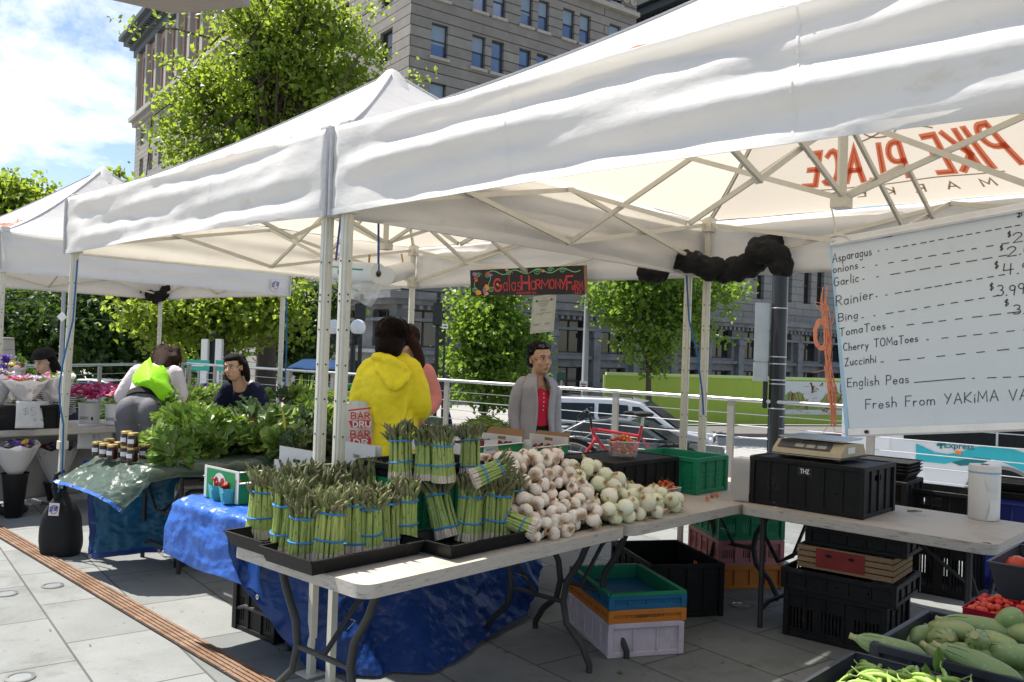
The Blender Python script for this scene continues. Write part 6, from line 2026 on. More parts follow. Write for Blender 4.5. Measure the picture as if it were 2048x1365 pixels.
m_zscar = mat('zucchini_stripe',(.07,.12,.03),.45,var=.2)
def zuc_proto(seed,L,rad):
 r = random.Random(seed)
 t = thing('zucchini','zucchini','zucchini',(0,0,-50),group='zucchini heaped in the crate')
 g = MB()
 n = 12
 bend = r.uniform(-.012,.012)
 pts = [V((L * (f - .5),bend * math.sin(PI * f),0)) for f in [i / n for i in range(n + 1)]]
 rr_ = [rad * (.30,.62,.82,.92,.97,1,1.02,1.04,1.03,.98,.85,.58,.16)[i] for i in range(n + 1)]
 g.tube(pts,rr_,20)
 for i,v in enumerate(g.v):
  a = i % 20
  v *= 1
 g.build('fruit',m_zuc,t,local=True,autos=80)
 s = MB()
 p = pts[0]
 s.tube([p + V((.004,0,0)),p + V((-.008,0,.001)),p + V((-.020,.002,.002))],[rad * .36,rad * .26,rad * .30],8)
 s.build('stub',m_zend,t,local=True)
 k = MB()
 for j in range(9):
  a = 2 * PI * j / 9 + r.uniform(-.1,.1)
  pl_ = []
  for i in (1,2,3,4):
   q = rr_[i] * 1.008
   pl_.append(pts[i] + V((0,q * math.cos(a),q * math.sin(a))))
  k.tube(pl_,[.0014,.0012,.0009,.0004],4)
 k.build('stripes',m_zscar,t,local=True)
 return t
ZP = [zuc_proto(1,.21,.034),zuc_proto(2,.235,.033),zuc_proto(3,.17,.037)]
zz_ = zC.z
ZU = [
 (1785,1298,2.66,0,-25,-8,'pale zucchini jutting past the crate corner over the peas'),(1965,1335,2.45,1,-42,-14,'long pale zucchini lying diagonally at the very front'),(1905,1262,2.80,0,-75,12,'stout upright zucchini in the middle of the crate'),
 (1962,1256,2.86,1,-38,0,'zucchini lying toward the right edge at the back of the crate'),(1952,1285,2.68,2,-120,25,'dark striped zucchini showing its cut stub to the camera'),(2020,1245,2.84,2,-100,35,'round zucchini end perched on the red tomato baskets side'),
 (1855,1275,2.86,2,-150,0,'short zucchini against the crate wall at the back left'),(1882,1280,2.76,2,-100,20,'small zucchini with stub pointing at the camera'),(1905,1322,2.60,2,-60,-10,'curved zucchini below the stout upright one'),
 (2030,1310,2.60,0,-55,10,'pear shaped zucchini at the right edge'),(2000,1290,2.75,2,-80,0,'zucchini wedged under the back right ones'),(1830,1292,2.84,2,170,0,'short pale zucchini in the back corner'),
 (2040,1265,2.8,0,-95,10,'dark green zucchini half cut by the right edge'),(1930,1310,2.66,2,-20,0,'zucchini hidden low in the middle of the heap')]
zused = set()
for px,py,Yd,k,hd,tl_,lab in ZU:
 p = at(px,py,Y=Yd)
 d = V((math.cos(R(hd)) * math.cos(R(tl_)),math.sin(R(hd)) * math.cos(R(tl_)),math.sin(R(tl_))))
 e = d.to_track_quat('X','Z').to_euler()
 if lab.startswith('dark striped') or 'stub' in lab: e = (-d).to_track_quat('X','Z').to_euler()
 if k in zused: dup(ZP[k],p,e,lab)
 else: zused.add(k); ZP[k].location = p; ZP[k].rotation_euler = e; ZP[k]['label'] = lab
rz_ = random.Random(31)
for i in range(16):
 p = Zf(rz_.uniform(.08,.54),rz_.uniform(.08,.42),zC.z - .11 + rz_.uniform(0,.03))
 dup(ZP[2 if i % 2 else 0],p,(0,rz_.gauss(0,.15),rz_.uniform(0,6)),'zucchini in the bottom layer of the crate','zucchini in the bottom layer')
m_pea = mat('pea_pod',(.30,.44,.09),.35,var=.12,vscale=12,rand=.15,hrand=.012,spec=.5)
m_peac = mat('pea_cap',(.26,.34,.09),.6,var=.2)
def pea_proto(seed):
 r = random.Random(seed)
 t = thing('pea_pod','pea pod','pea pod',(0,0,-50),group='pea pods in the front tray')
 g = MB()
 L = r.uniform(.085,.105); bd = r.uniform(.004,.014)
 n = 14
 pts = [V((L * (i / n - .5),0,bd * math.sin(PI * i / n))) for i in range(n + 1)]
 g.tube(pts,[.0078 * (math.sin(PI * min(1,max(0.03,i / n))) ** .45) * (1 + .07 * math.cos(i * 2.6)) if 0 < i < n else .0012 for i in range(n + 1)],10,flat=.72,up=(0,1,0))
 g.build('pod',m_pea,t,local=True,autos=80)
 c = MB()
 p = pts[0]
 c.tube([p,p + V((-.012,0,.003)),p + V((-.022,.003,.006))],[.003,.0018,.0016],6)
 for j in range(4):
  a = j * PI / 2 + .4
  c.add([p + V((.001,.002 * math.cos(a + .6),.002 * math.sin(a + .6))),p + V((.001,.002 * math.cos(a - .6),.002 * math.sin(a - .6))),p + V((.012,.009 * math.cos(a),.009 * math.sin(a)))],[(0,1,2)])
 c.build('cap',m_peac,t,local=True)
 return t
PP = [pea_proto(i) for i in range(4)]
pz = pC.z
rp = random.Random(17)
pu = set()
def put_pea(p,e,lab,grp=None):
 k = rp.randrange(4)
 if k in pu: dup(PP[k],p,e,lab,grp)
 else:
  pu.add(k); PP[k].location = p; PP[k].rotation_euler = e; PP[k]['label'] = lab
for i in range(130):
 x,y = rp.uniform(.04,.50),rp.uniform(.04,.42)
 h = pz - .03 + .06 * math.sin(PI * x / .55) * math.sin(PI * y / .45) + rp.uniform(-.012,.012)
 put_pea(Pf(x,y,h),(rp.gauss(0,.5),rp.gauss(0,.22),rp.uniform(0,6.28)),'green pea pod in the tray at the bottom edge')
g = MB()
lr = random.Random(5)
for px,py,Yd,L,a in ((1872,1318,2.5,.075,80),(1945,1315,2.5,.08,110),(1850,1350,2.4,.07,95)):
 b0 = at(px,py + 25,Y=Yd)
 leaf_mesh(g,b0,V((math.cos(R(a)) * .35,-.1,1)),V((0,-1,.2)),L,.032,lr,0,.2)
g.build('pea_leaves',leafmat('pea_leaf',(.10,.22,.04),.4,(.25,.42,.08)))
tag(SC.objects['pea_leaves'],'upright bright green pea leaves among the pods','leaves')
def tom_mesh(r_=.034,e=1.25):
 g = MB(); g.ell((0,0,0),(r_,r_,r_ * e),None,18,12); return g
TP_ = [single('tomato','tomato','tomato','tomatoes',tom_mesh(),[m_tom])]
lst = fill(TP_,Tf,.06,.44,.06,.41,tC.z - .10,tC.z + .035,.036,34,4,rotf=lambda r: (1.4 + r.gauss(0,.3),r.gauss(0,.4),r.uniform(0,6.28)))
place_all(TP_,lst,'large red plum tomato in the dark tray at the right edge','plum tomatoes in the tray')
CTP = [single('cherry_tomato','cherry tomato','cherry tomato','cherry tomatoes',MB().ell((0,0,0),(.0135,.0135,.013),None,14,10),[m_tom])]
cT = at(1925,1218,Y=3.02)
Cf = Frame((cT.x,cT.y),-43)
n = 0
for j in range(2):
 for i in range(3):
  f = Frame((Cf.o + Cf.A * (.125 * i) + Cf.B * (.125 * j))[:2],-43)
  z = cT.z - .055
  lab = f'red plastic basket of cherry tomatoes, {"front" if j == 0 else "rear"} row, {("left", "middle", "right")[i]} one'
  t = thing('tomato_basket',lab,'basket',f(.06,.06,z),f.a,group='red baskets of cherry tomatoes')
  g = MB()
  for (P,A,N) in ((f(0,0),f.A,-f.B),(f(.12,0),f.B,f.A),(f(.12,.12),-f.A,f.B),(f(0,.12),-f.B,-f.A)):
   wallpanel(g,P,A,.12,z,z + .06,N,.002,[(.012 + .014 * k,z + .008,.020 + .014 * k,z + .042) for k in range(7)])
  g.box(f(.06,.06,z + .002),(.118,.118,.003),f.a)
  g.tube([f(0,0,z + .06),f(.12,0,z + .06),f(.12,.12,z + .06),f(0,.12,z + .06)],.003,6,closed=True)
  g.build('net',m_rpl,t)
  lst = fill(CTP,f,.014,.106,.014,.106,z + .004,z + .075,.0135,30,40 + n,dome=.012)
  place_all(CTP,lst,f'red cherry tomato in the {"front" if j == 0 else "rear"} {("left", "middle", "right")[i]} basket',f'cherry tomatoes in the {"front" if j == 0 else "rear"} {("left", "middle", "right")[i]} basket')
  n += 1
crate(Frame((Cf.o + Cf.A * -.0 + Cf.B * -.01)[:2],-43),.46,.28,.001,cT.z - .062,m_blkc,'black_bin','black crate standing under the red tomato baskets','few',handle=False,lid=True)
# === people
m_skin = mat('skin',(.60,.38,.27),.5,var=.06,vscale=14,spec=.4,bump=.05,bscale=90)
m_skin2 = mat('warm_skin',(.54,.32,.21),.5,var=.06,vscale=14,spec=.4,bump=.05,bscale=90)
m_hairb = mat('black_hair',(.010,.008,.007),.55,var=.4,vscale=12,spec=.15,bump=.9,bscale=60,stretch=(6,6,.6))
m_hairbr = mat('brown_hair',(.045,.020,.012),.55,var=.4,vscale=12,spec=.15,bump=.9,bscale=60,stretch=(6,6,.6))
m_hairred = mat('dark_auburn_hair',(.012,.005,.0045),.55,var=.4,vscale=12,spec=.15,bump=.9,bscale=60,stretch=(6,6,.6))
m_eye = mat('eye_white',(.6,.58,.55),.3,var=.02)
m_pupil = mat('eye_dark',(.015,.01,.008),.2)
m_lip = mat('lips',(.42,.16,.13),.45)
m_brow = mat('brow',(.03,.02,.017),.8)
def cloth(name,col,bump=.5,bscale=16,rough=.85,var=.1,**k): return mat(name,col,rough,var=var,vscale=7,bump=bump,bscale=bscale,spec=.2,**k)
def spline(pts,k=5):
 pts = [V(p) for p in pts]
 out = []
 n = len(pts)
 for i in range(n - 1):
  p0,p1,p2,p3 = pts[max(i - 1,0)],pts[i],pts[i + 1],pts[min(i + 2,n - 1)]
  for j in range(k):
   f = j / k
   out.append(.5 * ((2 * p1) + (p2 - p0) * f + (2 * p0 - 5 * p1 + 4 * p2 - p3) * f * f + (3 * p1 - p0 - 3 * p2 + p3) * f ** 3))
 return out + [pts[-1]]
def limb(mb,pts,rr,flat=1,up=None,k=5,n=14,ends=True):
 P = spline(pts,k)
 q = []
 for i in range(len(rr) - 1):
  for j in range(k): q.append(rr[i] + (rr[i + 1] - rr[i]) * (j / k))
 q.append(rr[-1])
 mb.tube(P,q,n,flat=flat,up=up)
 if ends:
  for c,r in ((P[0],q[0]),(P[-1],q[-1])): mb.ell(c,r * .96 * (flat if flat < 1 else 1),None,10,6)
def hand(mb,w,d,side,palm,s=1.0,curl=.5):
 """w wrist, d pointing direction, side = thumb side, palm = palm normal"""
 d = d.normalized(); side = (side - d * side.dot(d)).normalized(); palm = d.cross(side) if palm is None else palm.normalized()
 c = w + d * .045 * s
 mb.ell(c,(.04 * s,.021 * s,.048 * s),M((side,palm,d)).transposed(),10,7)
 for i,(o,L) in enumerate(((.028,.066),(.010,.076),(-.009,.071),(-.026,.055))):
  b = w + d * .082 * s + side * o * s
  p1 = b + (d * math.cos(curl * .5) + palm * math.sin(curl * .5)) * L * .5 * s
  p2 = p1 + (d * math.cos(curl * 1.3) + palm * math.sin(curl * 1.3)) * L * .32 * s
  p3 = p2 + (d * math.cos(curl * 2.1) + palm * math.sin(curl * 2.1)) * L * .24 * s
  mb.tube([b - d * .02 * s,b,p1,p2,p3],[.0095 * s,.0092 * s,.0085 * s,.0078 * s,.006 * s],7)
 b = w + d * .03 * s + side * .03 * s
 mb.tube([b - d * .01 * s,b + side * .018 * s + d * .016 * s + palm * .006,b + side * .03 * s + d * .042 * s + palm * .016,b + side * .028 * s + d * .062 * s + palm * .02],[.013 * s,.0115 * s,.0095 * s,.007 * s],7)
class Head:
 """local axes: f facing, r the person's left->right axis as seen by the person, u up"""
 def __init__(s,c,yaw,pitch=0,roll=0,sc=1.0):
  s.c = V(c); s.sc = sc
  s.m = M.Rotation(R(yaw),3,'Z') @ M.Rotation(R(-pitch),3,'Y') @ M.Rotation(R(roll),3,'X')
 def __call__(s,x,y,z): return s.c + s.m @ (V((x,y,z)) * s.sc)
 def rot(s): return s.m
 def skull(s,mb):
  k = s.sc
  mb.ell(s(-.012,0,.022),(.096 * k,.076 * k,.098 * k),s.m,18,12)
  mb.ell(s(.018,0,-.045),(.068 * k,.060 * k,.074 * k),s.m,16,10)
  mb.ell(s(.052,0,-.088),(.026 * k,.027 * k,.022 * k),s.m,12,8)
  for e in (-1,1):
   mb.ell(s(.055,e * .036,-.03),(.025 * k,.024 * k,.026 * k),s.m,10,7)
   mb.ell(s(-.008,e * .078,-.012),(.017 * k,.008 * k,.030 * k),s.m,10,7)
  mb.tube([s(.080,0,.012),s(.094,0,-.012),s(.107,0,-.034)],[.008 * k,.0105 * k,.0135 * k],8)
  mb.ell(s(.098,0,-.036),(.012 * k,.0165 * k,.009 * k),s.m,10,6)
  mb.ell(s(.078,0,.026),(.012 * k,.050 * k,.009 * k),s.m,10,6)
  mb.ell(s(.084,0,-.066),(.012 * k,.024 * k,.012 * k),s.m,10,6)
 def features(s,root,lip=None):
  k = s.sc
  e = MB()
  for y in (-.031,.031):
   e.ell(s(.082,y,.004),(.008 * k,.0135 * k,.0065 * k),s.m,10,6,0)
   e.ell(s(.0878,y,.004),(.004 * k,.0062 * k,.0060 * k),s.m,8,6,1)
  e.build('eyes',[m_eye,m_pupil],root)
  b = MB()
  for y in (-1,1):
   b.tube([s(.089,y * .014,.025),s(.088,y * .030,.030),s(.074,y * .049,.025)],[.0022 * k,.0026 * k,.0012 * k],6)
   b.tube([s(.088,y * .018,.011),s(.0895,y * .031,.0135),s(.081,y * .047,.008)],[.002 * k,.0024 * k,.0015 * k],6)
  b.build('brows',m_brow,root)
  l = MB()
  l.ell(s(.0915,0,-.0625),(.006 * k,.022 * k,.0042 * k),s.m,10,6)
  l.ell(s(.0915,0,-.0715),(.006 * k,.019 * k,.0052 * k),s.m,10,6)
  l.build('lips',lip or m_lip,root)
def person(label,loc): return thing('person',label,'person',loc)
def loose_hair(H,root,m,n,seed,rx,ry,rz,cx=-.02,cz=.03,lo=-.6,L=.05):
 r = random.Random(seed)
 g = MB()
 for _ in range(n):
  a,z = r.uniform(.9,5.38),r.uniform(lo,.95)
  q = math.sqrt(1 - z * z)
  P_ = lambda aa,zz,k: H(cx + rx * k * math.cos(aa) * math.sqrt(max(0,1 - zz * zz)),ry * k * math.sin(aa) * math.sqrt(max(0,1 - zz * zz)),cz + rz * k * zz)
  da,dz_ = r.gauss(0,.25),-r.uniform(.2,.55)
  g.tube([P_(a,z,1.0),P_(a + da * .5,max(-.99,z + dz_ * .5),1.03),P_(a + da,max(-.99,z + dz_),r.uniform(1.0,1.09))],[.0026,.0022,.0008],4)
 return g.build('loose_hair',m,root)
X = V((-.805,5.80,0))
yl = person('woman in a yellow hooded raincoat seen from behind, holding a white bag',X)
f_,r_x = V((.17,.985,0)),V((.985,-.17,0))
L_ = lambda r,f,z: X + r_x * r + f_ * f + V((0,0,z))
b = MB()
H = Head(L_(.0,.03,1.585),70,-8)
H.skull(b)
limb(b,[L_(0,.0,1.36),L_(0,.01,1.42),L_(0,.02,1.50)],[.07,.056,.055])
limb(b,[L_(0,0,.86),L_(0,0,1.05),L_(0,0,1.25),L_(0,0,1.38)],[.16,.135,.155,.09],.68,f_)
for e in (-1,1):
 limb(b,[L_(e * .09,0,.88),L_(e * .10,.02,.48),L_(e * .10,-.01,.09)],[.095,.062,.042])
 limb(b,[L_(e * .10,-.03,.05),L_(e * .11,.06,.035),L_(e * .12,.15,.03)],[.042,.04,.03])
 limb(b,[L_(e * .16,0,1.36),L_(e * .205,.04,1.12),L_(e * .13,.26,1.06)],[.052,.042,.03])
 hand(b,L_(e * .15,.27,1.06),f_ * .8 - r_x * e * .5 + V((0,0,-.2)),V((0,0,1)),None,1,.9)
b.build('body',m_skin,yl,fuse=.009,smooth=2)
H.features(yl)
hb_ = MB()
hb_.ell(H(-.02,0,.025),(.118,.108,.116),H.rot(),18,12)
hb_.ell(H(-.045,0,-.03),(.092,.108,.10),H.rot(),16,10)
hb_.ell(H(-.055,.05,-.085),(.055,.05,.055),H.rot(),12,8)
hb_.ell(H(-.055,-.05,-.085),(.055,.05,.055),H.rot(),12,8)
hb_.ell(H(-.04,.0,.09),(.07,.075,.05),H.rot(),12,8)
hb_.build('hair',m_hairred,yl,fuse=.012,smooth=3)
loose_hair(H,yl,m_hairred,170,1,.122,.112,.12)
m_yel = cloth('yellow_raincoat',(.84,.71,.03),.7,9,.5,.05)
c = MB()
limb(c,[L_(0,0,.62),L_(0,-.0,.85),L_(0,-.0,1.08),L_(0,-.01,1.22),L_(0,-.01,1.33),L_(0,.0,1.405)],[.245,.225,.192,.210,.198,.115],.72,f_,n=26)
limb(c,[L_(-.155,0,1.385),L_(0,0,1.425),L_(.155,0,1.385)],[.065,.08,.065])
for e in (-1,1):
 limb(c,[L_(e * .155,0,1.36),L_(e * .205,-.0,1.24),L_(e * .215,.03,1.11),L_(e * .15,.22,1.07)],[.076,.074,.072,.055])
g_ = random.Random(3)
for i in range(26):
 a = g_.uniform(-1,1)
 z0 = g_.uniform(.7,1.0)
 limb(c,[L_(a * .17,-.135 * math.sqrt(1 - a * a * .8),z0),L_(a * .17 + g_.gauss(0,.02),-.145 * math.sqrt(1 - a * a * .8),z0 + .15),L_(a * .15,-.138 * math.sqrt(1 - a * a * .8),z0 + .3)],[.006,.013,.006],ends=False)
c.ell(L_(0,-.005,1.085),(.196,.140,.012),rotm(math.atan2(r_x.y,r_x.x)),24,6)
c.build('raincoat',m_yel,yl,fuse=.010,smooth=2,wrinkle=.022,wsize=.16)
hd_ = MB()
limb(hd_,[L_(-.10,-.02,1.44),L_(-.07,-.10,1.455),L_(.02,-.125,1.44),L_(.11,-.12,1.395),L_(.16,-.09,1.35)],[.026,.036,.038,.036,.022],n=12)
limb(hd_,[L_(-.09,-.06,1.43),L_(-.03,-.135,1.37),L_(.05,-.165,1.29),L_(.08,-.165,1.25)],[.024,.036,.040,.024],n=12)
limb(hd_,[L_(.15,-.09,1.36),L_(.14,-.14,1.31),L_(.09,-.17,1.255)],[.024,.034,.026],n=12)
hd_.ell(L_(.05,-.115,1.345),(.115,.055,.085),rotm(math.atan2(r_x.y,r_x.x),0,.4),16,10)
limb(hd_,[L_(-.11,.02,1.43),L_(-.06,.09,1.46),L_(.06,.09,1.46),L_(.12,.02,1.42)],[.028,.03,.03,.028],n=10)
hd_.build('hood',m_yel,yl,fuse=.009,smooth=2,wrinkle=.016,wsize=.10)
bc = at(712,917,Y=5.72);
bgz = at(712,802,Y=5.72).z
plasticbag('shopping_bag','white plastic shopping bag with red block lettering beside the raincoat',V((bc.x,5.70,bc.z)),.25,bgz - bc.z,.14,m_film,R(-6),9)
sbg = SC.objects['shopping_bag']
m_bagr = mat('bag_red',(.55,.03,.03),.5)
bx = lambda px,py: at(px,py,Y=5.582)
def bagquad(pts,m,name):
 g = MB(); g.add([bx(*p) for p in pts],[tuple(range(len(pts)))[::-1]]); return g.build(name,m,sbg,solid=.002)
bagquad([(697,842),(742,840),(742,855),(703,856)],m_bagr,'red_block'); bagquad([(702,878),(742,877),(742,891),(698,891)],m_bagr,'red_block')
bagquad([(697,820),(742,815),(742,818),(697,823)],m_bagr,'red_bar'); bagquad([(699,893),(706,893),(706,895),(699,895)],m_bagr,'red_bar')
A_,B_ = V((1,0,0)),V((0,0,1))
for t_,x0,x1,yb,hp,m_ in (('BAR',703,740,838,12,m_bagr),('DRU',707,741,854,10.5,m_white),('BAR',702,740,876,14,m_bagr),('DR',708,736,890,10.5,m_white)):
 g = MB()
 st,wd = strokes(t_,1,.25)
 for s_ in st: g.ribbon([(x0 + (x1 - x0) * x / wd,-(yb - hp * y)) for x,y in s_],2.6,lambda x,y: bx(x,-y) + V((0,-.006,0)),0)
 g.build('bag_lettering',m_,sbg,autos=0)
X2 = V((-.80,6.65,0))
pk_ = person('woman with long brown hair in a pink top, half hidden behind the raincoat',X2)
L2 = lambda x,y,z: X2 + V((x,y,z))
b = MB()
H2 = Head(L2(-.02,-.02,1.57),-115,-24)
H2.skull(b)
limb(b,[L2(0,0,1.34),L2(0,0,1.42),L2(-.01,-.01,1.48)],[.07,.052,.05])
limb(b,[L2(0,0,.85),L2(0,0,1.05),L2(0,0,1.25),L2(0,0,1.37)],[.15,.125,.14,.085],.66,V((0,-1,0)))
for e in (-1,1):
 limb(b,[L2(e * .085,0,.88),L2(e * .09,-.02,.48),L2(e * .09,.01,.09)],[.09,.058,.04])
 limb(b,[L2(e * .09,.03,.05),L2(e * .10,-.06,.035),L2(e * .10,-.15,.03)],[.042,.04,.03])
 limb(b,[L2(e * .17,0,1.34),L2(e * .21,-.0,1.10),L2(e * .1,-.2,1.05)],[.048,.04,.028])
 hand(b,L2(e * .1,-.21,1.05),V((-e * .4,-.9,-.1)),V((0,0,1)),None,.95,.8)
b.build('body',m_skin,pk_,fuse=.009,smooth=2)
H2.features(pk_)
g = MB()
g.ell(H2(-.025,0,.03),(.112,.096,.108),H2.rot(),16,10)
for e in (-1,1):
 limb(g,[H2(.03,e * .07,.05),H2(.01,e * .092,-.03),L2(e * .12 - .02,-.03,1.42),L2(e * .11,-.04,1.32)],[.03,.04,.042,.02])
limb(g,[H2(-.08,0,0),L2(0,.09,1.42),L2(0,.09,1.30)],[.07,.075,.03])
g.build('hair',m_hairbr,pk_,fuse=.011,smooth=3)
loose_hair(H2,pk_,m_hairbr,120,3,.114,.098,.11,-.025,.03,-.9)
m_pink = cloth('pink_knit',(.72,.27,.24),.3,40)
c = MB()
limb(c,[L2(0,0,.80),L2(0,0,1.05),L2(0,0,1.25),L2(0,0,1.36)],[.17,.145,.16,.10],.70,V((0,-1,0)),n=20)
for e in (-1,1): limb(c,[L2(e * .15,0,1.345),L2(e * .215,0,1.16),L2(e * .20,-.06,1.07),L2(e * .12,-.18,1.05)],[.07,.062,.055,.042])
c.build('pink_top',m_pink,pk_,fuse=.011,smooth=3,wrinkle=.014,wsize=.12)
c = MB()
limb(c,[L2(0,0,.84),L2(0,0,.72)],[.17,.16],.72,V((0,-1,0)))
for e in (-1,1): limb(c,[L2(e * .085,0,.80),L2(e * .09,-.02,.48),L2(e * .09,.01,.1)],[.105,.075,.06])
c.build('trousers',cloth('dark_denim',(.03,.035,.06)),pk_,fuse=.011,smooth=3)
X3 = V((.215,7.0,0))
gc = person('woman in grey cardigan over a red top with sunglasses on her head',X3)
f3 = V((.42,-.907,0)); r3 = V((-.907,-.42,0))
L3 = lambda r,f,z: X3 + r3 * r + f3 * f + V((0,0,z))
b = MB()
H3 = Head(L3(-.0,.045,1.475),math.degrees(math.atan2(f3.y,f3.x)) + 6,-2,3,1.1)
H3.skull(b)
limb(b,[L3(0,0,1.26),L3(0,.005,1.32),L3(0,.02,1.41)],[.075,.054,.052])
limb(b,[L3(0,0,.82),L3(0,0,1.0),L3(0,.01,1.15),L3(0,0,1.27)],[.135,.108,.12,.075],.66,f3)
for e in (-1,1):
 limb(b,[L3(e * .085,0,.84),L3(e * .09,.02,.46),L3(e * .09,-.01,.09)],[.088,.058,.04])
 limb(b,[L3(e * .09,-.03,.05),L3(e * .10,.06,.035),L3(e * .10,.15,.03)],[.042,.04,.03])
 limb(b,[L3(e * .135,0,1.25),L3(e * .175,-.02,1.0),L3(e * .175,.05,.77)],[.045,.04,.028])
 hand(b,L3(e * .175,.055,.76),V((0,0,-1)) + f3 * .25,f3,None,.95,.4)
b.build('body',m_skin2,gc,fuse=.008,smooth=2)
H3.features(gc)
g = MB()
g.ell(H3(-.030,0,.036),(.106,.091,.106),H3.rot(),18,12)
g.ell(H3(-.055,0,-.02),(.07,.088,.07),H3.rot(),14,9)
g.ell(H3(-.004,0,.082),(.088,.074,.048),H3.rot(),14,9)
g.ell(H3(-.115,0,-.01),(.045,.046,.05),H3.rot(),10,8)
g.build('hair',m_hairb,gc,fuse=.008,smooth=3)
loose_hair(H3,gc,m_hairb,30,2,.108,.093,.106,-.03,.036,-.5)
sg = MB()
for y in (-.034,.034):
 sg.ell(H3(.070,y,.094),(.008,.030,.019),H3.rot() @ M.Rotation(R(-32),3,'Y'),12,7)
 sg.tube([H3(.06,y * 1.85,.090),H3(-.01,y * 2.45,.05),H3(-.03,y * 2.4,.015)],.003,6)
sg.tube([H3(.078,-.012,.096),H3(.078,.012,.096)],.003,6)
sg.build('sunglasses',mat('dark_lens',(.01,.01,.015),.08,spec=1),gc)
m_redtop = cloth('red_top',(.62,.025,.06),.25,30)
c = MB()
limb(c,[L3(0,.02,.93),L3(0,.02,1.02),L3(0,.022,1.13),L3(0,.01,1.21)],[.125,.122,.133,.092],.74,f3,n=20)
c.build('red_top',m_redtop,gc,fuse=.009,smooth=3)
g = MB()
for k in range(5): g.ell(L3(-.004,.124 - .003 * abs(k - 2),1.195 - .033 * k),.0055,None,8,6)
g.build('buttons',m_white,gc)
m_skirt = cloth('black_skirt',(.012,.012,.013),.4,16)
c = MB()
limb(c,[L3(0,.01,1.0),L3(0,.01,.92),L3(0,.02,.75),L3(0,.03,.5)],[.124,.135,.16,.17],.76,f3,n=20)
c.build('skirt',m_skirt,gc,fuse=.011,smooth=2)
m_card = cloth('grey_cardigan',(.37,.36,.39),.35,50)
cg = MB()
for e in (-1,1):
 limb(cg,[L3(e * .115,-.01,1.275),L3(e * .168,-.01,1.19),L3(e * .188,-.02,1.02),L3(e * .182,.04,.80)],[.058,.055,.050,.040])
cg.build('sleeves',m_card,gc,fuse=.009,smooth=3)
cb_ = MB()
def cardfn(a,b):
 """open front jacket shell: a from one front edge round the back to the other"""
 gap = .62 - .20 * math.sin(PI * min(1,b * 1.1)) + .25 * max(0,b - .75)
 th_ = gap + (2 * PI - 2 * gap) * a
 z = 1.335 - .60 * b
 w = (.075 + .08 * min(1,(b / .16)) ** .6) if b < .16 else .155 - .012 * math.sin((b - .16) * 4) + .03 * max(0,b - .5)
 d = w * .82
 k = 1 + .03 * math.sin(a * 31 + b * 3) * b
 if b > .92: z += .02 * math.cos(th_)
 return L3(math.sin(th_) * w * k,math.cos(th_) * d * k + .012,z)
cb_.grid(cardfn,44,26)
for a in (0,1): cb_.tube([cardfn(a,j / 20) for j in range(21)],.009,6)
cb_.tube([cardfn(j / 24,0) for j in range(25)],.009,6)
cb_.build('cardigan',m_card,gc,solid=.012)
X4 = V((-3.12,7.35,0))
bw_ = person('woman in grey leggings bending forward with a lime bag on her back',X4)
f4 = V((-.10,.995,0)); r4 = V((.995,.10,0))
L4 = lambda r,f,z: X4 + r4 * r + f4 * f + V((0,0,z))
b = MB()
H4 = Head(L4(.02,.52,1.30),95,-40)
H4.skull(b)
limb(b,[L4(0,.36,1.24),L4(.01,.44,1.27),L4(.02,.5,1.28)],[.075,.054,.05])
limb(b,[L4(0,-.02,.86),L4(0,.08,1.0),L4(0,.2,1.13),L4(0,.34,1.23)],[.16,.135,.15,.10],.68,V((0,-.7,.7)))
for e in (-1,1):
 limb(b,[L4(e * .095,-.04,.86),L4(e * .10,.03,.46),L4(e * .10,-.01,.09)],[.11,.068,.043])
 limb(b,[L4(e * .10,-.03,.05),L4(e * .11,.06,.035),L4(e * .12,.15,.03)],[.042,.04,.03])
limb(b,[L4(.18,.32,1.20),L4(.235,.27,.98),L4(.20,.33,.78)],[.052,.042,.03])
hand(b,L4(.20,.335,.77),V((-.3,.35,-.85)),V((-.5,.8,0)),None,1,.6)
limb(b,[L4(-.18,.32,1.20),L4(-.27,.30,1.0),L4(-.18,.46,.88)],[.052,.044,.032])
hand(b,L4(-.18,.47,.87),V((.3,.8,-.4)),V((.8,0,.3)),None,1,.6)
b.build('body',m_skin,bw_,fuse=.009,smooth=2)
H4.features(bw_)
g = MB()
g.ell(H4(-.03,0,.03),(.135,.125,.13),H4.rot(),16,10)
rr = random.Random(2)
for i in range(22):
 a = rr.uniform(0,2 * PI)
 g.ell(H4(-.05 + rr.gauss(0,.05),.11 * math.cos(a),.02 + .11 * math.sin(a)),rr.uniform(.035,.05),None,8,6)
limb(g,[H4(-.1,0,0),L4(.04,.38,1.33),L4(.05,.28,1.27)],[.09,.085,.05])
g.build('hair',m_hairbr,bw_,fuse=.012,smooth=2)
loose_hair(H4,bw_,m_hairbr,150,4,.145,.135,.14,-.03,.03,-.9)
m_legg = cloth('grey_leggings',(.125,.125,.14),.1,40,.7)
c = MB()
for e in (-1,1):
 c.ell(L4(e * .088,-.055,.90),(.112,.128,.135),None,18,12)
 limb(c,[L4(e * .10,-.03,.84),L4(e * .105,.03,.46),L4(e * .10,-.01,.1)],[.122,.076,.05])
limb(c,[L4(0,-.02,.90),L4(0,.06,1.0)],[.175,.155],.78,f4)
c.build('leggings',m_legg,bw_,fuse=.010,smooth=3)
wb_ = MB()
limb(wb_,[L4(0,.03,.985),L4(0,.075,1.03)],[.163,.158],.80,V((0,-.6,.8)),ends=False,n=24)
wb_.build('waistband',m_cloth,bw_)
m_shirt = cloth('pale_shirt',(.62,.56,.58),.35,25)
c = MB()
limb(c,[L4(0,.07,1.02),L4(0,.14,1.09),L4(0,.24,1.17),L4(0,.35,1.24)],[.157,.16,.165,.12],.72,V((0,-.7,.7)),n=22)
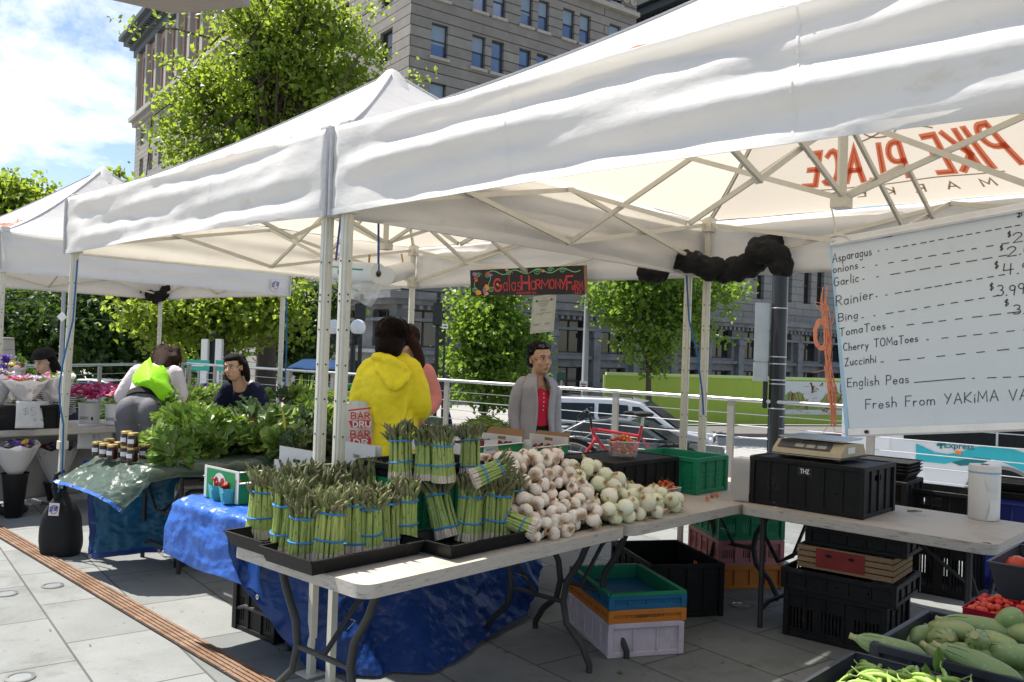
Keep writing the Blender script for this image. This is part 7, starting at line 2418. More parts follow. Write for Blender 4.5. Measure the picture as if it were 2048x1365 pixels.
limb(c,[L4(.15,.33,1.22),L4(.215,.30,1.08),L4(.232,.275,1.02)],[.085,.072,.066])
limb(c,[L4(-.15,.33,1.22),L4(-.25,.30,1.06),L4(-.27,.31,.98),L4(-.2,.43,.90)],[.085,.075,.066,.052])
c.build('shirt',m_shirt,bw_,fuse=.010,smooth=3,wrinkle=.014,wsize=.12)
m_lime_b = cloth('lime_bag',(.26,.62,.015),.25,12,.5)
P4 = lambda px,py,d: at(px,py,Y=7.35 + d)
lbg = thing('lime_bag','crumpled lime green cloth bag on the back of the bending woman','bag',P4(300,770,.05))
MW[lbg.name] = M.Translation(lbg.location)
top_ = [P4(296,712,.30),P4(308,728,.22),P4(326,730,.20)]
c = MB()
ring = [(259,752,.12),(278,730,.2),(296,712,.28),(302,733,.16),(322,729,.2),(334,745,.16),(333,765,.06),(344,782,.02),(338,795,.0),(326,811,-.06),(312,795,-.08),(300,776,-.08),(282,774,-.02),(262,772,.02)]
ctr_ = P4(300,755,-.06)
vs = [P4(*q) for q in ring]
n = len(vs)
mid_ = [vs[i].lerp(ctr_,.5) + V((0,-.022 * (1 if i in (3,8,12) else -.2),.01)) for i in range(n)]
bk = [v + V((0,.05,-.01)) for v in vs]
c.add(vs + mid_ + [ctr_] + bk,[(i,(i + 1) % n,n + (i + 1) % n,n + i) for i in range(n)] + [(n + i,n + (i + 1) % n,2 * n) for i in range(n)] + [((i + 1) % n,i,2 * n + 1 + i,2 * n + 1 + (i + 1) % n) for i in range(n)] + [tuple(2 * n + 1 + i for i in range(n))],0,False)
c.build('bag_cloth',m_lime_b,lbg,subsurf=1)
c = MB()
c.tube(spline([P4(320,731,.2),P4(333,745,.22),P4(346,770,.2),P4(355,785,.15),P4(345,797,.08)]),[.012] * 21,6,flat=.3)
c.build('strap',m_lime_b,lbg)
X5 = V((-2.50,8.15,0))
nv = person('woman in a navy sweater leaning forward behind the greens',X5)
f5 = V((-.35,-.94,0)); r5 = V((-.94,.35,0))
L5 = lambda r,f,z: X5 + r5 * r + f5 * f + V((0,0,z))
b = MB()
H5 = Head(L5(0,.18,1.29),254,-4,8,1.05)
H5.skull(b)
limb(b,[L5(0,.06,1.10),L5(0,.11,1.17),L5(0,.15,1.23)],[.08,.058,.055])
limb(b,[L5(0,-.22,.72),L5(0,-.14,.88),L5(0,-.04,1.0),L5(0,.05,1.10)],[.16,.14,.15,.09],.68,f5)
for e in (-1,1):
 limb(b,[L5(e * .09,-.24,.74),L5(e * .10,-.05,.42),L5(e * .10,-.16,.09)],[.1,.065,.042])
 limb(b,[L5(e * .10,-.18,.05),L5(e * .10,-.09,.035),L5(e * .11,0,.03)],[.042,.04,.03])
 limb(b,[L5(e * .18,.03,1.07),L5(e * .25,.06,.88),L5(e * .16,.25,.86)],[.052,.042,.03])
 hand(b,L5(e * .16,.26,.86),f5 - r5 * e * .3,V((0,0,1)),None,1,.6)
b.build('body',m_skin2,nv,fuse=.008,smooth=2)
H5.features(nv)
g = MB()
g.ell(H5(-.03,0,.032),(.100,.090,.096),H5.rot(),18,12)
g.ell(H5(.0,0,.075),(.090,.078,.052),H5.rot(),14,9)
g.ell(H5(-.055,.0,-.03),(.062,.088,.075),H5.rot(),14,9)
limb(g,[H5(-.04,.08,.02),H5(-.04,.092,-.05),H5(-.06,.085,-.13)],[.035,.036,.022])
limb(g,[H5(-.04,-.08,.02),H5(-.04,-.092,-.05),H5(-.06,-.085,-.13)],[.035,.036,.022])
g.build('hair',m_hairb,nv,fuse=.009,smooth=3)
loose_hair(H5,nv,m_hairb,90,5,.102,.095,.10,-.03,.03,-.9)
m_navy_c = cloth('navy_sweater',(.010,.013,.035),.3,40)
c = MB()
limb(c,[L5(0,-.22,.70),L5(0,-.14,.88),L5(0,-.03,1.0),L5(0,.06,1.095)],[.185,.17,.18,.11],.72,f5,n=20)
for e in (-1,1): limb(c,[L5(e * .14,.04,1.085),L5(e * .245,.05,.93),L5(e * .24,.10,.87),L5(e * .17,.22,.86)],[.085,.07,.064,.05])
c.build('sweater',m_navy_c,nv,fuse=.010,smooth=3,wrinkle=.014,wsize=.12)
c = MB()
limb(c,[L5(0,-.22,.76),L5(0,-.24,.66)],[.18,.17],.75,f5)
for e in (-1,1): limb(c,[L5(e * .09,-.23,.72),L5(e * .10,-.05,.42),L5(e * .10,-.16,.1)],[.115,.08,.06])
c.build('trousers',SC.objects['trousers'].data.materials[0],nv,fuse=.011,smooth=3)
X6 = V((-4.62,8.75,0))
ht = person('woman in a black knit hat and striped top behind the bouquets',X6)
f6 = V((-.35,-.94,0)); r6 = V((-.94,.35,0))
L6 = lambda r,f,z: X6 + r6 * r + f6 * f + V((0,0,z))
b = MB()
H6 = Head(L6(.02,.12,1.265),254,-18,0,1.04)
H6.skull(b)
limb(b,[L6(0,0,1.04),L6(0,.05,1.12),L6(.01,.09,1.19)],[.08,.056,.052])
limb(b,[L6(0,-.12,.62),L6(0,-.08,.8),L6(0,-.04,.95),L6(0,0,1.05)],[.15,.135,.14,.09],.68,f6)
for e in (-1,1):
 limb(b,[L6(e * .09,-.12,.64),L6(e * .10,.06,.36),L6(e * .10,-.06,.09)],[.1,.065,.042])
 limb(b,[L6(e * .10,-.08,.05),L6(e * .10,.02,.035),L6(e * .11,.1,.03)],[.042,.04,.03])
 limb(b,[L6(e * .17,-.01,1.02),L6(e * .23,.04,.84),L6(e * .14,.22,.84)],[.05,.04,.03])
 hand(b,L6(e * .14,.23,.84),f6 - r6 * e * .3,V((0,0,1)),None,1,.6)
b.build('body',m_skin,ht,fuse=.008,smooth=2)
H6.features(ht)
g = MB()
g.ell(H6(-.03,0,.03),(.098,.092,.09),H6.rot(),16,10)
for e in (-1,1): limb(g,[H6(-.03,e * .078,.0),H6(-.04,e * .09,-.1),L6(-e * .12,-.02,1.08),L6(-e * .13,-.02,.98)],[.04,.05,.045,.02])
limb(g,[H6(-.07,0,0),H6(-.09,0,-.12),L6(0,-.1,1.0)],[.07,.075,.04])
g.build('hair',m_hairb,ht,fuse=.010,smooth=3)
g = MB()
g.ell(H6(-.015,0,.072),(.112,.10,.062),H6.rot(),18,10)
g.tube([H6(-.015 + .108 * math.cos(a),.098 * math.sin(a),.05) for a in [2 * PI * k / 24 for k in range(24)]],.014,8,closed=True)
g.build('knit_hat',mat('black_knit',(.010,.010,.011),.95,var=.3,vscale=60,bump=.6,bscale=120),ht,fuse=.008,smooth=2)
def stripes(name,c1,c2,sc):
 m = mat(name,c1,.85,bump=.3,bscale=40)
 n,l = m.node_tree.nodes,m.node_tree.links
 tc = n.new('ShaderNodeTexCoord'); w = n.new('ShaderNodeTexWave'); w.bands_direction = 'Z'; w.inputs['Scale'].default_value = sc; w.inputs['Distortion'].default_value = .4
 l.new(tc.outputs['Object'],w.inputs['Vector'])
 cr = n.new('ShaderNodeValToRGB'); cr.color_ramp.interpolation = 'CONSTANT'; cr.color_ramp.elements[0].color = (*c2,1); cr.color_ramp.elements[1].color = (*c1,1); cr.color_ramp.elements[1].position = .38
 l.new(w.outputs['Fac'],cr.inputs['Fac']); l.new(cr.outputs['Color'],n['Principled BSDF'].inputs['Base Color'])
 return m
c = MB()
limb(c,[L6(0,-.12,.62),L6(0,-.08,.8),L6(0,-.04,.95),L6(0,0,1.05)],[.17,.16,.168,.11],.72,f6,n=20)
for e in (-1,1): limb(c,[L6(e * .13,-.01,1.04),L6(e * .225,.02,.9),L6(e * .22,.08,.84),L6(e * .15,.19,.84)],[.08,.066,.06,.045])
c.build('striped_top',stripes('striped_knit',(.50,.47,.46),(.03,.03,.035),16),ht,fuse=.010,smooth=3)
c = MB()
for e in (-1,1): limb(c,[L6(e * .09,-.12,.66),L6(e * .10,.06,.36),L6(e * .10,-.06,.1)],[.12,.08,.06])
c.build('trousers',SC.objects['trousers'].data.materials[0],ht,fuse=.011,smooth=3)
X7 = at(893,805,Y=30); X7.z = Z0 + .02
X7 = V((X7.x,30,Z0))
wk = person('small far pedestrian in a white shirt and dark trousers across the street',X7)
L7 = lambda x,y,z: X7 + V((x,y,z))
b = MB()
H7 = Head(L7(0,0,1.62),0)
H7.skull(b)
limb(b,[L7(0,0,1.38),L7(0,0,1.5)],[.07,.055])
limb(b,[L7(0,0,.88),L7(0,0,1.1),L7(0,0,1.38)],[.15,.13,.11],.7,V((1,0,0)))
for e in (-1,1):
 limb(b,[L7(0,e * .09,.9),L7(e * .14,e * .09,.48),L7(e * .2,e * .09,.06)],[.09,.06,.04])
 limb(b,[L7(e * .18,e * .09,.05),L7(e * .2 + .1,e * .09,.03)],[.04,.035])
 limb(b,[L7(0,e * .19,1.38),L7(-e * .06,e * .24,1.1),L7(-e * .02,e * .24,.86)],[.05,.04,.03])
 hand(b,L7(-e * .02,e * .24,.85),V((0,0,-1)),V((1,0,0)),None,1,.4)
b.build('body',m_skin2,wk,fuse=.012,smooth=2)
c = MB()
c.ell(H7(-.02,0,.03),(.1,.088,.1),H7.rot(),12,8)
c.build('hair',m_hairb,wk)
c = MB()
limb(c,[L7(0,0,.84),L7(0,0,1.1),L7(0,0,1.40)],[.17,.155,.13],.75,V((1,0,0)))
for e in (-1,1): limb(c,[L7(0,e * .16,1.38),L7(-e * .05,e * .235,1.14)],[.075,.06])
c.build('white_shirt',mat('white_cotton',(.68,.68,.68),.8),wk,fuse=.014,smooth=2)
c = MB()
limb(c,[L7(0,0,.92),L7(0,0,.82)],[.165,.155],.75,V((1,0,0)))
for e in (-1,1): limb(c,[L7(0,e * .09,.86),L7(e * .14,e * .09,.48),L7(e * .2,e * .09,.1)],[.105,.075,.06])
c.build('trousers',SC.objects['trousers'].data.materials[0],wk,fuse=.014,smooth=2)
# === scale, price board, signs, rolls
m_beige = mat('scale_beige',(.42,.36,.24),.5,var=.1,vscale=14,dirt=((.28,.22,.14),9,.55,.8))
m_sdark = mat('scale_panel',(.055,.055,.065),.35,var=.1)
m_lcd = mat('lcd_grey',(.30,.29,.24),.25)
zS = ZT + .285
Sf = Frame(T3(.10,.18)[:2],-43)
scl = thing('counter_scale','beige counter scale with three small displays on the black crate','scale',Sf(.2,.17,zS))
MW[scl.name] = M.Translation(scl.location)
g = MB()
prof = [(0,.012),(.36,.012),(.36,.04),(.33,.085),(.085,.095),(.015,.045)]
g.prism([(b,c) for b,c in prof],(Sf(0,0,zS),Sf.B,Zup),0,.40)
g.build('housing',m_beige,scl,bevel=.006)
g = MB(); g.bar(Sf(-.004,.19,zS + .016),Sf(.404,.19,zS + .016),.375,.012); g.build('base_skirt',m_lsteel,scl)
for x,y in ((.04,.05),(.36,.05),(.04,.32),(.36,.32)): MB().lathe([(.018,0),(.018,.012)],Sf(x,y,zS - .002),12).build('foot',m_blk,scl)
n_ = V((0,0,0))
a0,a1 = Sf(0,.018,zS + .05),Sf(0,.080,zS + .0925)
fd = (a1 - a0).normalized(); nn = Sf.A.cross(fd).normalized()
FP = lambda x,y,o=.003: a0 + Sf.A * x + fd * y + nn * o
MB().add([FP(.025,.004),FP(.33,.004),FP(.33,.068),FP(.025,.068)],[(0,1,2,3)]).build('display_panel',m_sdark,scl,solid=.003)
for x in (.125,.19,.255): MB().add([FP(x,.012,.006),FP(x + .052,.012,.006),FP(x + .052,.04,.006),FP(x,.04,.006)],[(0,1,2,3)]).build('display',m_lcd,scl)
for x,s_ in ((.15,'LB'),(.215,'$/LB'),(.28,'TOTAL $')): text_obj('display_caption',s_,.011,mat('caption_blue',(.2,.22,.4),.5),scl,(FP(x,.052,.006),Sf.A,fd))
MB().box(Sf(.2,.21,zS + .108),(.36,.30,.008),Sf.a).box(Sf(.2,.21,zS + .113),(.372,.312,.004),Sf.a).build('platter',m_steel,scl,bevel=.002)
MB().box(Sf(.2,.21,zS + .10),(.10,.10,.016),Sf.a).build('platter_stem',m_blk,scl)
MB().add([Sf(.402,.1,zS + .04),Sf(.402,.2,zS + .04),Sf(.402,.2,zS + .075),Sf(.402,.1,zS + .075)],[(0,1,2,3)]).build('sticker',m_white,scl)
rp_ = T3(1.045,.62,ZT + .004)
rp0 = at(1967,1038,z=ZT + .004)
rl = thing('bag_roll','white upright roll of plastic bags with thin blue band on the table','roll',rp0)
m_roll = mat('white_roll',(.70,.69,.67),.45,var=.04,bump=.2,bscale=12)
MB().lathe([(.073,0),(.078,.006),(.079,.15),(.080,.285),(.078,.295),(.022,.296),(.022,.20)],rp0,32,caps=(True,False)).build('film_roll',m_roll,rl)
MB().lathe([(.0805,.252),(.0808,.262)],rp0,32,caps=(False,False)).build('blue_band',mat('pale_blue_print',(.25,.42,.65),.5),rl)
MB().lathe([(.022,.2),(.022,.2985),(.019,.2985),(.019,.2)],rp0,18,caps=(False,False)).build('card_core',m_kraft,rl)
g = MB(); g.grid(lambda a,b: rp0 + V(((.081 + .003 * math.sin(b * 9)) * math.cos(R(250 + 40 * a + 12 * math.sin(b * 4))),(.081 + .003 * math.sin(b * 9)) * math.sin(R(250 + 40 * a + 12 * math.sin(b * 4))),.004 + .235 * b)),8,14)
g.build('loose_film',m_roll,rl)
TL = at(1663,481,Y=3.9)
bA = (V((math.cos(R(-42)),math.sin(R(-42)),0)) + Zup * .125).normalized()
bN = bA.cross(Zup).normalized()
bN = -bN if bN.y > 0 else bN
bU = bN.cross(bA).normalized()
if bU.z < 0: bU = -bU
BWd,BHt = 1.52,.885
BP_ = lambda a,d,o=0: TL + bA * a - bU * d + bN * o
wbd = thing('price_board','hanging white board with handwritten vegetable price list','whiteboard',BP_(BWd / 2,BHt))
MW[wbd.name] = M.Translation(wbd.location)
g = MB(); g.add([BP_(a,d,o) for o in (0,-.012) for a,d in ((0,0),(BWd,0),(BWd,BHt),(0,BHt))],[(3,2,1,0),(4,5,6,7),(0,1,5,4),(1,2,6,5),(2,3,7,6),(3,0,4,7)])
m_wb = mat('whiteboard',(.60,.66,.72),.25,var=.03,vscale=2,dirt=((.50,.55,.62),3,.55,.85),spec=.5)
g.build('writing_surface',m_wb,wbd)
m_alu = mat('white_aluminium',(.72,.72,.72),.3,.3)
for d,nm in ((.012,'top_rail'),(BHt - .016,'bottom_rail')):
 g = MB(); g.bar(BP_(-.003,d,.002),BP_(BWd,d,.002),.024,.036,up=bU); g.bar(BP_(-.003,d + .008,.014),BP_(BWd,d + .008,.014),.008,.010,up=bU)
 g.build(nm,m_alu,wbd,bevel=.003)
MB().bar(BP_(-.002,0,-.004),BP_(-.012,BHt,-.004),.006,.018).build('side_edge',mat('blue_edge_strip',(.35,.55,.72),.4),wbd)
MB().lathe([(.008,0),(.008,.012)],BP_(.08,BHt - .018,.014),10,rot=V((0,0,1)).rotation_difference(bN).to_matrix()).build('rail_hole',m_blk,wbd)
def onboard(px,py):
 d = ray(px,py)
 k = (TL - V((0,0,CH))).dot(bN) / d.dot(bN)
 q = V((0,0,CH)) + d * k - TL
 return q.dot(bA),-q.dot(bU)
m_mark = mat('marker_ink',(.055,.042,.05),.5)
cw = lambda x,y: (1600 + x * .381,380 + y * .381)
LN = [('Asparagus',172,382,375,340,45),('onions',175,437,303,412,40),('Garlic',178,508,308,482,44),('Rainier',190,612,383,570,52),('Bing',203,692,303,672,40),
  ('TomaToes',208,768,448,730,42),('Cherry TOMaToes',228,846,618,798,40),('Zuccinhi',236,928,398,905,42),('English Peas',250,1035,570,1014,46),('Fresh From YAKiMA VAlley',345,1150,1330,1092,50)]
wr_ = random.Random(8)
ink = MB()
def write(mb,txt,x0,y0,x1,y1,hpx,w=.0038,gap=.26):
 a0,d0 = onboard(*cw(x0,y0)); a1,d1 = onboard(*cw(x1,y1))
 ah,dh = onboard(*cw(x0,y0 - hpx))
 h = abs(d0 - dh)
 st,wd = strokes(txt,1,gap,.05,wr_)
 L = math.hypot(a1 - a0,d1 - d0)
 for s_ in st:
  pts = []
  for x,y in s_:
   f = x / wd
   pts.append((a0 + (a1 - a0) * f + y * h * .10,-(d0 + (d1 - d0) * f) + y * h))
  mb.ribbon(pts,w,lambda x,y: BP_(x,-y,.0012),0)
for ln in LN: write(ink,*ln)
for x0,y0,x1,y1,n,dl in ((410,322,1130,190,16,.018),(330,408,1060,285,11,.022),(330,470,1045,350,10,.032),(400,562,1045,450,13,.022),(325,672,1015,560,11,.026),(480,720,1090,648,8,.035),(665,788,1176,735,7,.026),(425,905,1150,832,8,.035),(600,1012,830,992,1,.16),(905,990,1150,982,4,.028)):
 a0,d0 = onboard(*cw(x0,y0)); a1,d1 = onboard(*cw(x1,y1))
 for i in range(n):
  f = i / max(1,n - 1) if n > 1 else 0
  a,d = a0 + (a1 - a0) * f,d0 + (d1 - d0) * f
  l = dl * (wr_.uniform(.7,1.3)) * (.25 if f < .12 and n > 1 else 1)
  sl = (d1 - d0) / (a1 - a0)
  ink.ribbon([(a,-d),(a + l,-(d + sl * l))],.0040,lambda x,y: BP_(x,-y,.0012),0)
for t_,x0,y0,x1,y1,h in (('$3.99',1135,150,1330,108,40),('2.99',1118,280,1330,246,50),('$',1090,250,1108,246,30),('2.00',1088,352,1290,322,48),('$',1050,322,1066,318,28),('4.99',1066,450,1290,420,58),('$',1022,418,1042,414,38),('3.99',1036,558,1180,545,52),('$',996,530,1016,526,36),('3.99',1120,655,1290,640,48),('$',1074,612,1096,608,34)):
 write(ink,t_,x0,y0,x1,y1,h,.0040,.2)
ink.build('handwriting',m_mark,wbd,autos=0)
g = MB()
for x0,x1,y in ((250,480,262),(590,680,208),(880,915,152)):
 a0,d0 = onboard(*cw(x0,y + 8)); a1,d1 = onboard(*cw(x1,y - 20))
 g.ribbon([(a0,-d0),(a0 + (a1 - a0) * .3,-d0 - (d1 - d0) * .3 - .002),(a1,-d1)],.009,lambda x,y: BP_(x,-y,.0011),0)
g.build('marker_smudge',mat('smudge',(.16,.15,.16),.7),wbd)
m_str = mat('white_string',(.62,.60,.55),.9)
g = MB()
g.tube([at(1662,412,Y=3.9),at(1668,440,Y=3.9),at(1671,462,Y=3.9),BP_(.02,.01,.015)],.0035,6)
g.tube([BP_(.01,.012,.016),BP_(.0,-.012,.014),BP_(.035,-.016,.012),BP_(.075,-.002,.016),BP_(.09,.02,.014)],.006,6)
tag(g.build('hanging_string',m_str),'white string holding up the left corner of the price board','string')
m_tw = mat('orange_twine',(.74,.29,.17),.85,var=.2,vscale=40)
tw_ = MB()
tr = random.Random(21)
Yt = 3.93
path = [(1650,575),(1648,610),(1650,640),(1655,690),(1656,730),(1660,770),(1664,810),(1668,850),(1671,866)]
for i in range(44):
 o = tr.gauss(0,.012); e0,e1 = sorted((tr.uniform(0,.75),tr.uniform(.5,1.0)))
 pts = []
 n0 = int(e0 * 8); n1 = max(n0 + 2,int(e1 * 8) + 1)
 for j in range(n0,min(9,n1)):
  pts.append(at(path[j][0] + tr.gauss(0,2.6),path[j][1] + tr.gauss(0,3),Y=Yt + tr.gauss(0,.008)) + V((o * .6,0,0)))
 if len(pts) > 2:
  P_ = spline(pts,4)
  tw_.tube(P_,.0022,5)
for i in range(10):
 cx,cy = 1642 + tr.gauss(0,1.5),672 + tr.gauss(0,3)
 tw_.tube(spline([at(cx + 12 * math.cos(a) + tr.gauss(0,1),cy + 27 * math.sin(a) + tr.gauss(0,1),Y=Yt - .01) for a in [PI * .3 + 1.5 * PI * k / 9 for k in range(10)]],3),.0028,5)
for i in range(12):
 p = path[tr.randrange(1,9)]
 tw_.tube(spline([at(p[0],p[1],Y=Yt),at(p[0] + tr.gauss(0,9),p[1] + tr.gauss(6,8),Y=Yt - .01),at(p[0] + tr.gauss(0,14),p[1] + tr.gauss(14,12),Y=Yt)],4),.0016,4)
tag(tw_.build('twine',m_tw),'frayed orange twine hanging by the left side of the price board','twine')
def hroll(p0,p1,r,name,label,ropes,rope_m,print_=True):
 p0,p1 = V(p0),V(p1)
 t = thing(name,label,'roll',(p0 + p1) / 2)
 MW[t.name] = M.Translation(t.location)
 d = (p1 - p0); L = d.length; d.normalize()
 rot = V((0,0,1)).rotation_difference(d).to_matrix()
 MB().lathe([(r * .3,.0),(r * .96,.0),(r,.005),(r,L - .005),(r * .96,L),(r * .32,L),(r * .32,L - .08)],p0,30,rot=rot,caps=(True,False)).build('film_roll',mat('bag_film',(.70,.72,.70),.3,var=.05,bump=.15,bscale=20),t)
 MB().lathe([(r * .32,L - .09),(r * .33,L + .002),(r * .26,L + .002),(r * .26,L - .09)],p0,16,rot=rot,caps=(True,False)).build('card_core',m_kraft,t)
 g = MB()
 for a,b in ropes: g.tube([V(a),V(a).lerp(V(b),.5),V(b)],.006,6)
 g.build('hanging_cord',rope_m,t)
 if print_:
  x = d; up_ = Zup; nrm = x.cross(up_).normalized(); nrm = nrm if nrm.y < 0 else -nrm
  up2 = nrm.cross(x); up2 = up2 if up2.z > 0 else -up2
  def cyl(a,h): return p0 + d * a + (nrm * math.cos(h) + up2 * math.sin(h)) * (r + .0012)
  gp = MB()
  gp.ribbon([(.09 + .10 * k / 10,.28) for k in range(11)],.09,lambda a,h: cyl(a,h),0) if False else None
  for k in range(9): gp.ribbon([(.085 + .012 * k,.62),(.090 + .012 * k,.62 + .1 * (k % 2))],.006,lambda a,h: cyl(a,h),0)
  gp.ribbon([(.04 + k * .004,.30) for k in range(5)],.12,cyl,0)
  gp.ribbon([(.20 + k * .005,.22) for k in range(6)],.14,cyl,0)
  for w_,o in ((.008,0),(.004,.012)):
   gp.ribbon([(.115 + o + .028 * math.cos(a) * (1 - o * 20),(-.20 + .42 * math.sin(a) * (1 - o * 20))) for a in [PI * (1.25 - 1.05 * k / 12) for k in range(13)]] + [(.16 + o,-.45),(.18,-.75)],w_ * 1.0,lambda a,h: cyl(a,h),0)
  gp.build('green_print',mat('leaf_print',(.02,.22,.15),.5),t,autos=0)
 return t
m_rope = mat('blue_braid',(.06,.09,.33),.8,var=.5,vscale=120)
ra,rb_ = at(671,541,Y=4.52),at(757,548,Y=4.30)
hroll(ra,rb_,.052,'bag_dispenser_roll','hanging roll of clear produce bags with green print near the paired legs',[(at(682,430,Y=4.5),ra + V((.0,0,.05))),(at(757,412,Y=4.28),rb_ + V((0,-.0,.0)))],m_rope)
ra2,rb2 = at(772,552,Y=5.15),at(815,540,Y=5.6)
m_bun = mat('yellow_bungee',(.45,.28,.05),.7)
hroll(ra2,rb2,.055,'bag_dispenser_roll','second hanging bag roll on yellow cords further back',[(at(739,510,Y=5.15),at(737,545,Y=5.2)),(at(803,508,Y=5.6),at(808,540,Y=5.6))],m_bun,False)
g = MB()
hbp = lambda px,py,o=0: at(px,py,Y=4.40 + o)
def hang(a,b):
 x0,x1 = 690 + 12 * b,763 - 22 * b * b
 px = x0 + (x1 - x0) * a
 py = 566 + 44 * b * (1 - .12 * math.cos(a * 3.1) ) - 8 * (1 - a) * b
 return hbp(px,py,.02 * math.sin(a * 9 + b * 4) + .03 * mnoise.noise(V((a * 4,b * 4,1))))
g.grid(hang,24,18)
tag(g.build('pulled_bag',mat('clear_film',(.75,.76,.75),.15,var=.05,bump=.5,bscale=20,alpha=.55)),'thin clear plastic bag pulled down from the printed roll','bag')
gs0,gs1,gs2,gs3 = at(940,541,Y=7.74),at(1168,531,Y=6.84),at(1168,590,Y=6.84),at(942,592,Y=7.74)
sA = (gs1 - gs0); sL = sA.length; sA.normalize()
sU = (gs0 - gs3); sH = sU.length; sU.normalize()
sN = sA.cross(sU).normalized(); sN = sN if sN.y < 0 else -sN
SPt = lambda a,b,o=0: gs3 + sA * a + sU * b + sN * o
sg_ = thing('farm_sign','black painted board reading Gaias Harmony Farm in red letters','sign',SPt(sL / 2,0))
MW[sg_.name] = M.Translation(sg_.location)
g = MB(); g.add([SPt(a,b,o) for o in (0,-.018) for a,b in ((0,0),(sL,0),(sL,sH),(0,sH))],[(0,1,2,3),(7,6,5,4),(0,4,5,1),(1,5,6,2),(2,6,7,3),(3,7,4,0)])
g.build('board',mat('sign_black',(.02,.016,.016),.6,var=.3,vscale=8),sg_)
MB().bar(SPt(sL + .006,0,-.008),SPt(sL + .006,sH,-.008),.012,.024).build('wood_edge',m_wood,sg_)
m_sred = mat('sign_red',(.58,.05,.07),.6); m_sgr = mat('sign_green',(.22,.55,.30),.6); m_sor = mat('sign_orange',(.75,.35,.03),.6); m_spu = mat('sign_purple',(.28,.2,.42),.6); m_spk = mat('sign_peach',(.7,.35,.28),.6)
g = MB()
def sw(txt,x0,x1,y0,h,w,mi):
 st,wd = strokes(txt,1,.22)
 for s_ in st: g.ribbon([(sL * (x0 + (x1 - x0) * x / wd),sH * (y0 + h * y)) for x,y in s_],w,lambda a,b: SPt(a,b,.0015),mi)
sw('G',.225,.295,.16,.46,.018,0); sw('alas',.315,.47,.17,.62,.008,0); sw('H',.48,.545,.2,.5,.018,0); sw('a',.56,.60,.2,.6,.009,0); sw('R',.605,.645,.22,.32,.010,0); sw('M',.65,.715,.22,.32,.009,0); sw('ON',.72,.805,.22,.32,.010,0); sw('Y',.81,.85,.20,.34,.010,0); sw('F',.858,.905,.18,.46,.015,0); sw('aRM',.90,.985,.16,.30,.009,0)
sw('LLC',.925,.975,.03,.10,.006,0); sw('SNOHOMISH WA',.43,.60,.04,.07,.004,0)
for x0,k in ((.30,0),):
 g.ribbon([(sL * (.17 + .80 * j / 40),sH * (.86 + .08 * math.sin(j * .62))) for j in range(41)],.007,lambda a,b: SPt(a,b,.0013),1)
for cx,cy,q in ((.37,.84,.03),(.50,.92,.035),(.62,.82,.035),(.73,.9,.028),(.83,.85,.03),(.08,.80,.03),(.17,.76,.03),(.20,.22,.035),(.04,.22,.03)):
 g.ribbon([(sL * (cx + q * (1 - k / 16) * math.cos(k * .75)),sH * (cy + q * 3.2 * (1 - k / 16) * math.sin(k * .75))) for k in range(14)],.005,lambda a,b: SPt(a,b,.0013),1)
g.ribbon([(sL * (.045 + .006 * math.sin(k)),sH * (.75 - .07 * k)) for k in range(8)],.006,lambda a,b: SPt(a,b,.0013),1)
g.ribbon([(sL * (.185 + .012 * math.sin(k * .8)),sH * (.80 - .07 * k)) for k in range(9)],.007,lambda a,b: SPt(a,b,.0013),1)
def blot(cx,cy,rx,ry,mi): g.add([SPt(sL * (cx + rx * math.cos(2 * PI * k / 14) * (1 + .2 * math.sin(3 * k))),sH * (cy + ry * math.sin(2 * PI * k / 14)),.0018) for k in range(14)],[tuple(range(14))],mi)
for cx,cy,rx,ry,mi in ((.055,.66,.02,.07,0),(.045,.84,.022,.08,3),(.06,.60,.012,.05,2),(.17,.86,.018,.06,0),(.20,.78,.016,.05,3),(.075,.12,.028,.10,2),(.155,.30,.022,.13,2),(.135,.2,.016,.14,3),(.15,.08,.022,.07,4),(.35,.95,.014,.04,2),(.26,.42,.010,.05,2),(.67,.86,.012,.05,2)): blot(cx,cy,rx,ry,mi)
g.build('painted_lettering',[m_sred,m_sgr,m_sor,m_spu,m_spk],sg_,autos=0)
c0_,c1_,c2_,c3_ = at(1066,594,Y=7.2),at(1111,590,Y=7.06),at(1107,663,Y=7.06),at(1060,668,Y=7.2)
ce = thing('certificate','laminated white certificate hanging below the black farm sign','certificate',(c3_ + c2_) / 2)
MW[ce.name] = M.Translation(ce.location)
cN = (c1_ - c0_).cross(c0_ - c3_).normalized(); cN = cN if cN.y < 0 else -cN
g = MB(); g.grid(lambda a,b: c3_ + (c2_ - c3_) * a + (c0_ - c3_) * b,2,2,sm=False); g.build('sheet',mat('laminated_paper',(.60,.61,.57),.3,trans=.3,tcol=(.6,.62,.55),var=.03),ce,solid=.003)
CPt = lambda a,b: c3_ + (c2_ - c3_) * a + (c0_ - c3_) * b + cN * .006
g = MB()
cr_ = random.Random(2)
for b_,a0,a1 in ((.91,.42,.58),(.86,.3,.7),(.83,.25,.75),(.78,.28,.72),(.74,.3,.68),(.70,.4,.6),(.62,.4,.6),(.60,.38,.62),(.52,.22,.85),(.49,.2,.5),(.24,.12,.45),(.21,.12,.4),(.24,.62,.88),(.21,.62,.8)):
 g.ribbon([(a0,b_),(a1,b_)],.008,CPt,0)
for a in (.2,.82): g.add([CPt(a + .06 * math.cos(2 * PI * k / 12),.86 + .035 * math.sin(2 * PI * k / 12)) for k in range(12)],[tuple(range(12))],0)
for p_,q_2 in (((.06,.05),(.94,.05)),((.94,.05),(.94,.95)),((.94,.95),(.06,.95)),((.06,.95),(.06,.05))): g.ribbon([p_,q_2],.012,CPt,1)
g.build('printed_text',[mat('print_dark',(.12,.13,.13),.6),mat('border_grey',(.42,.44,.4),.6)],ce,autos=0)
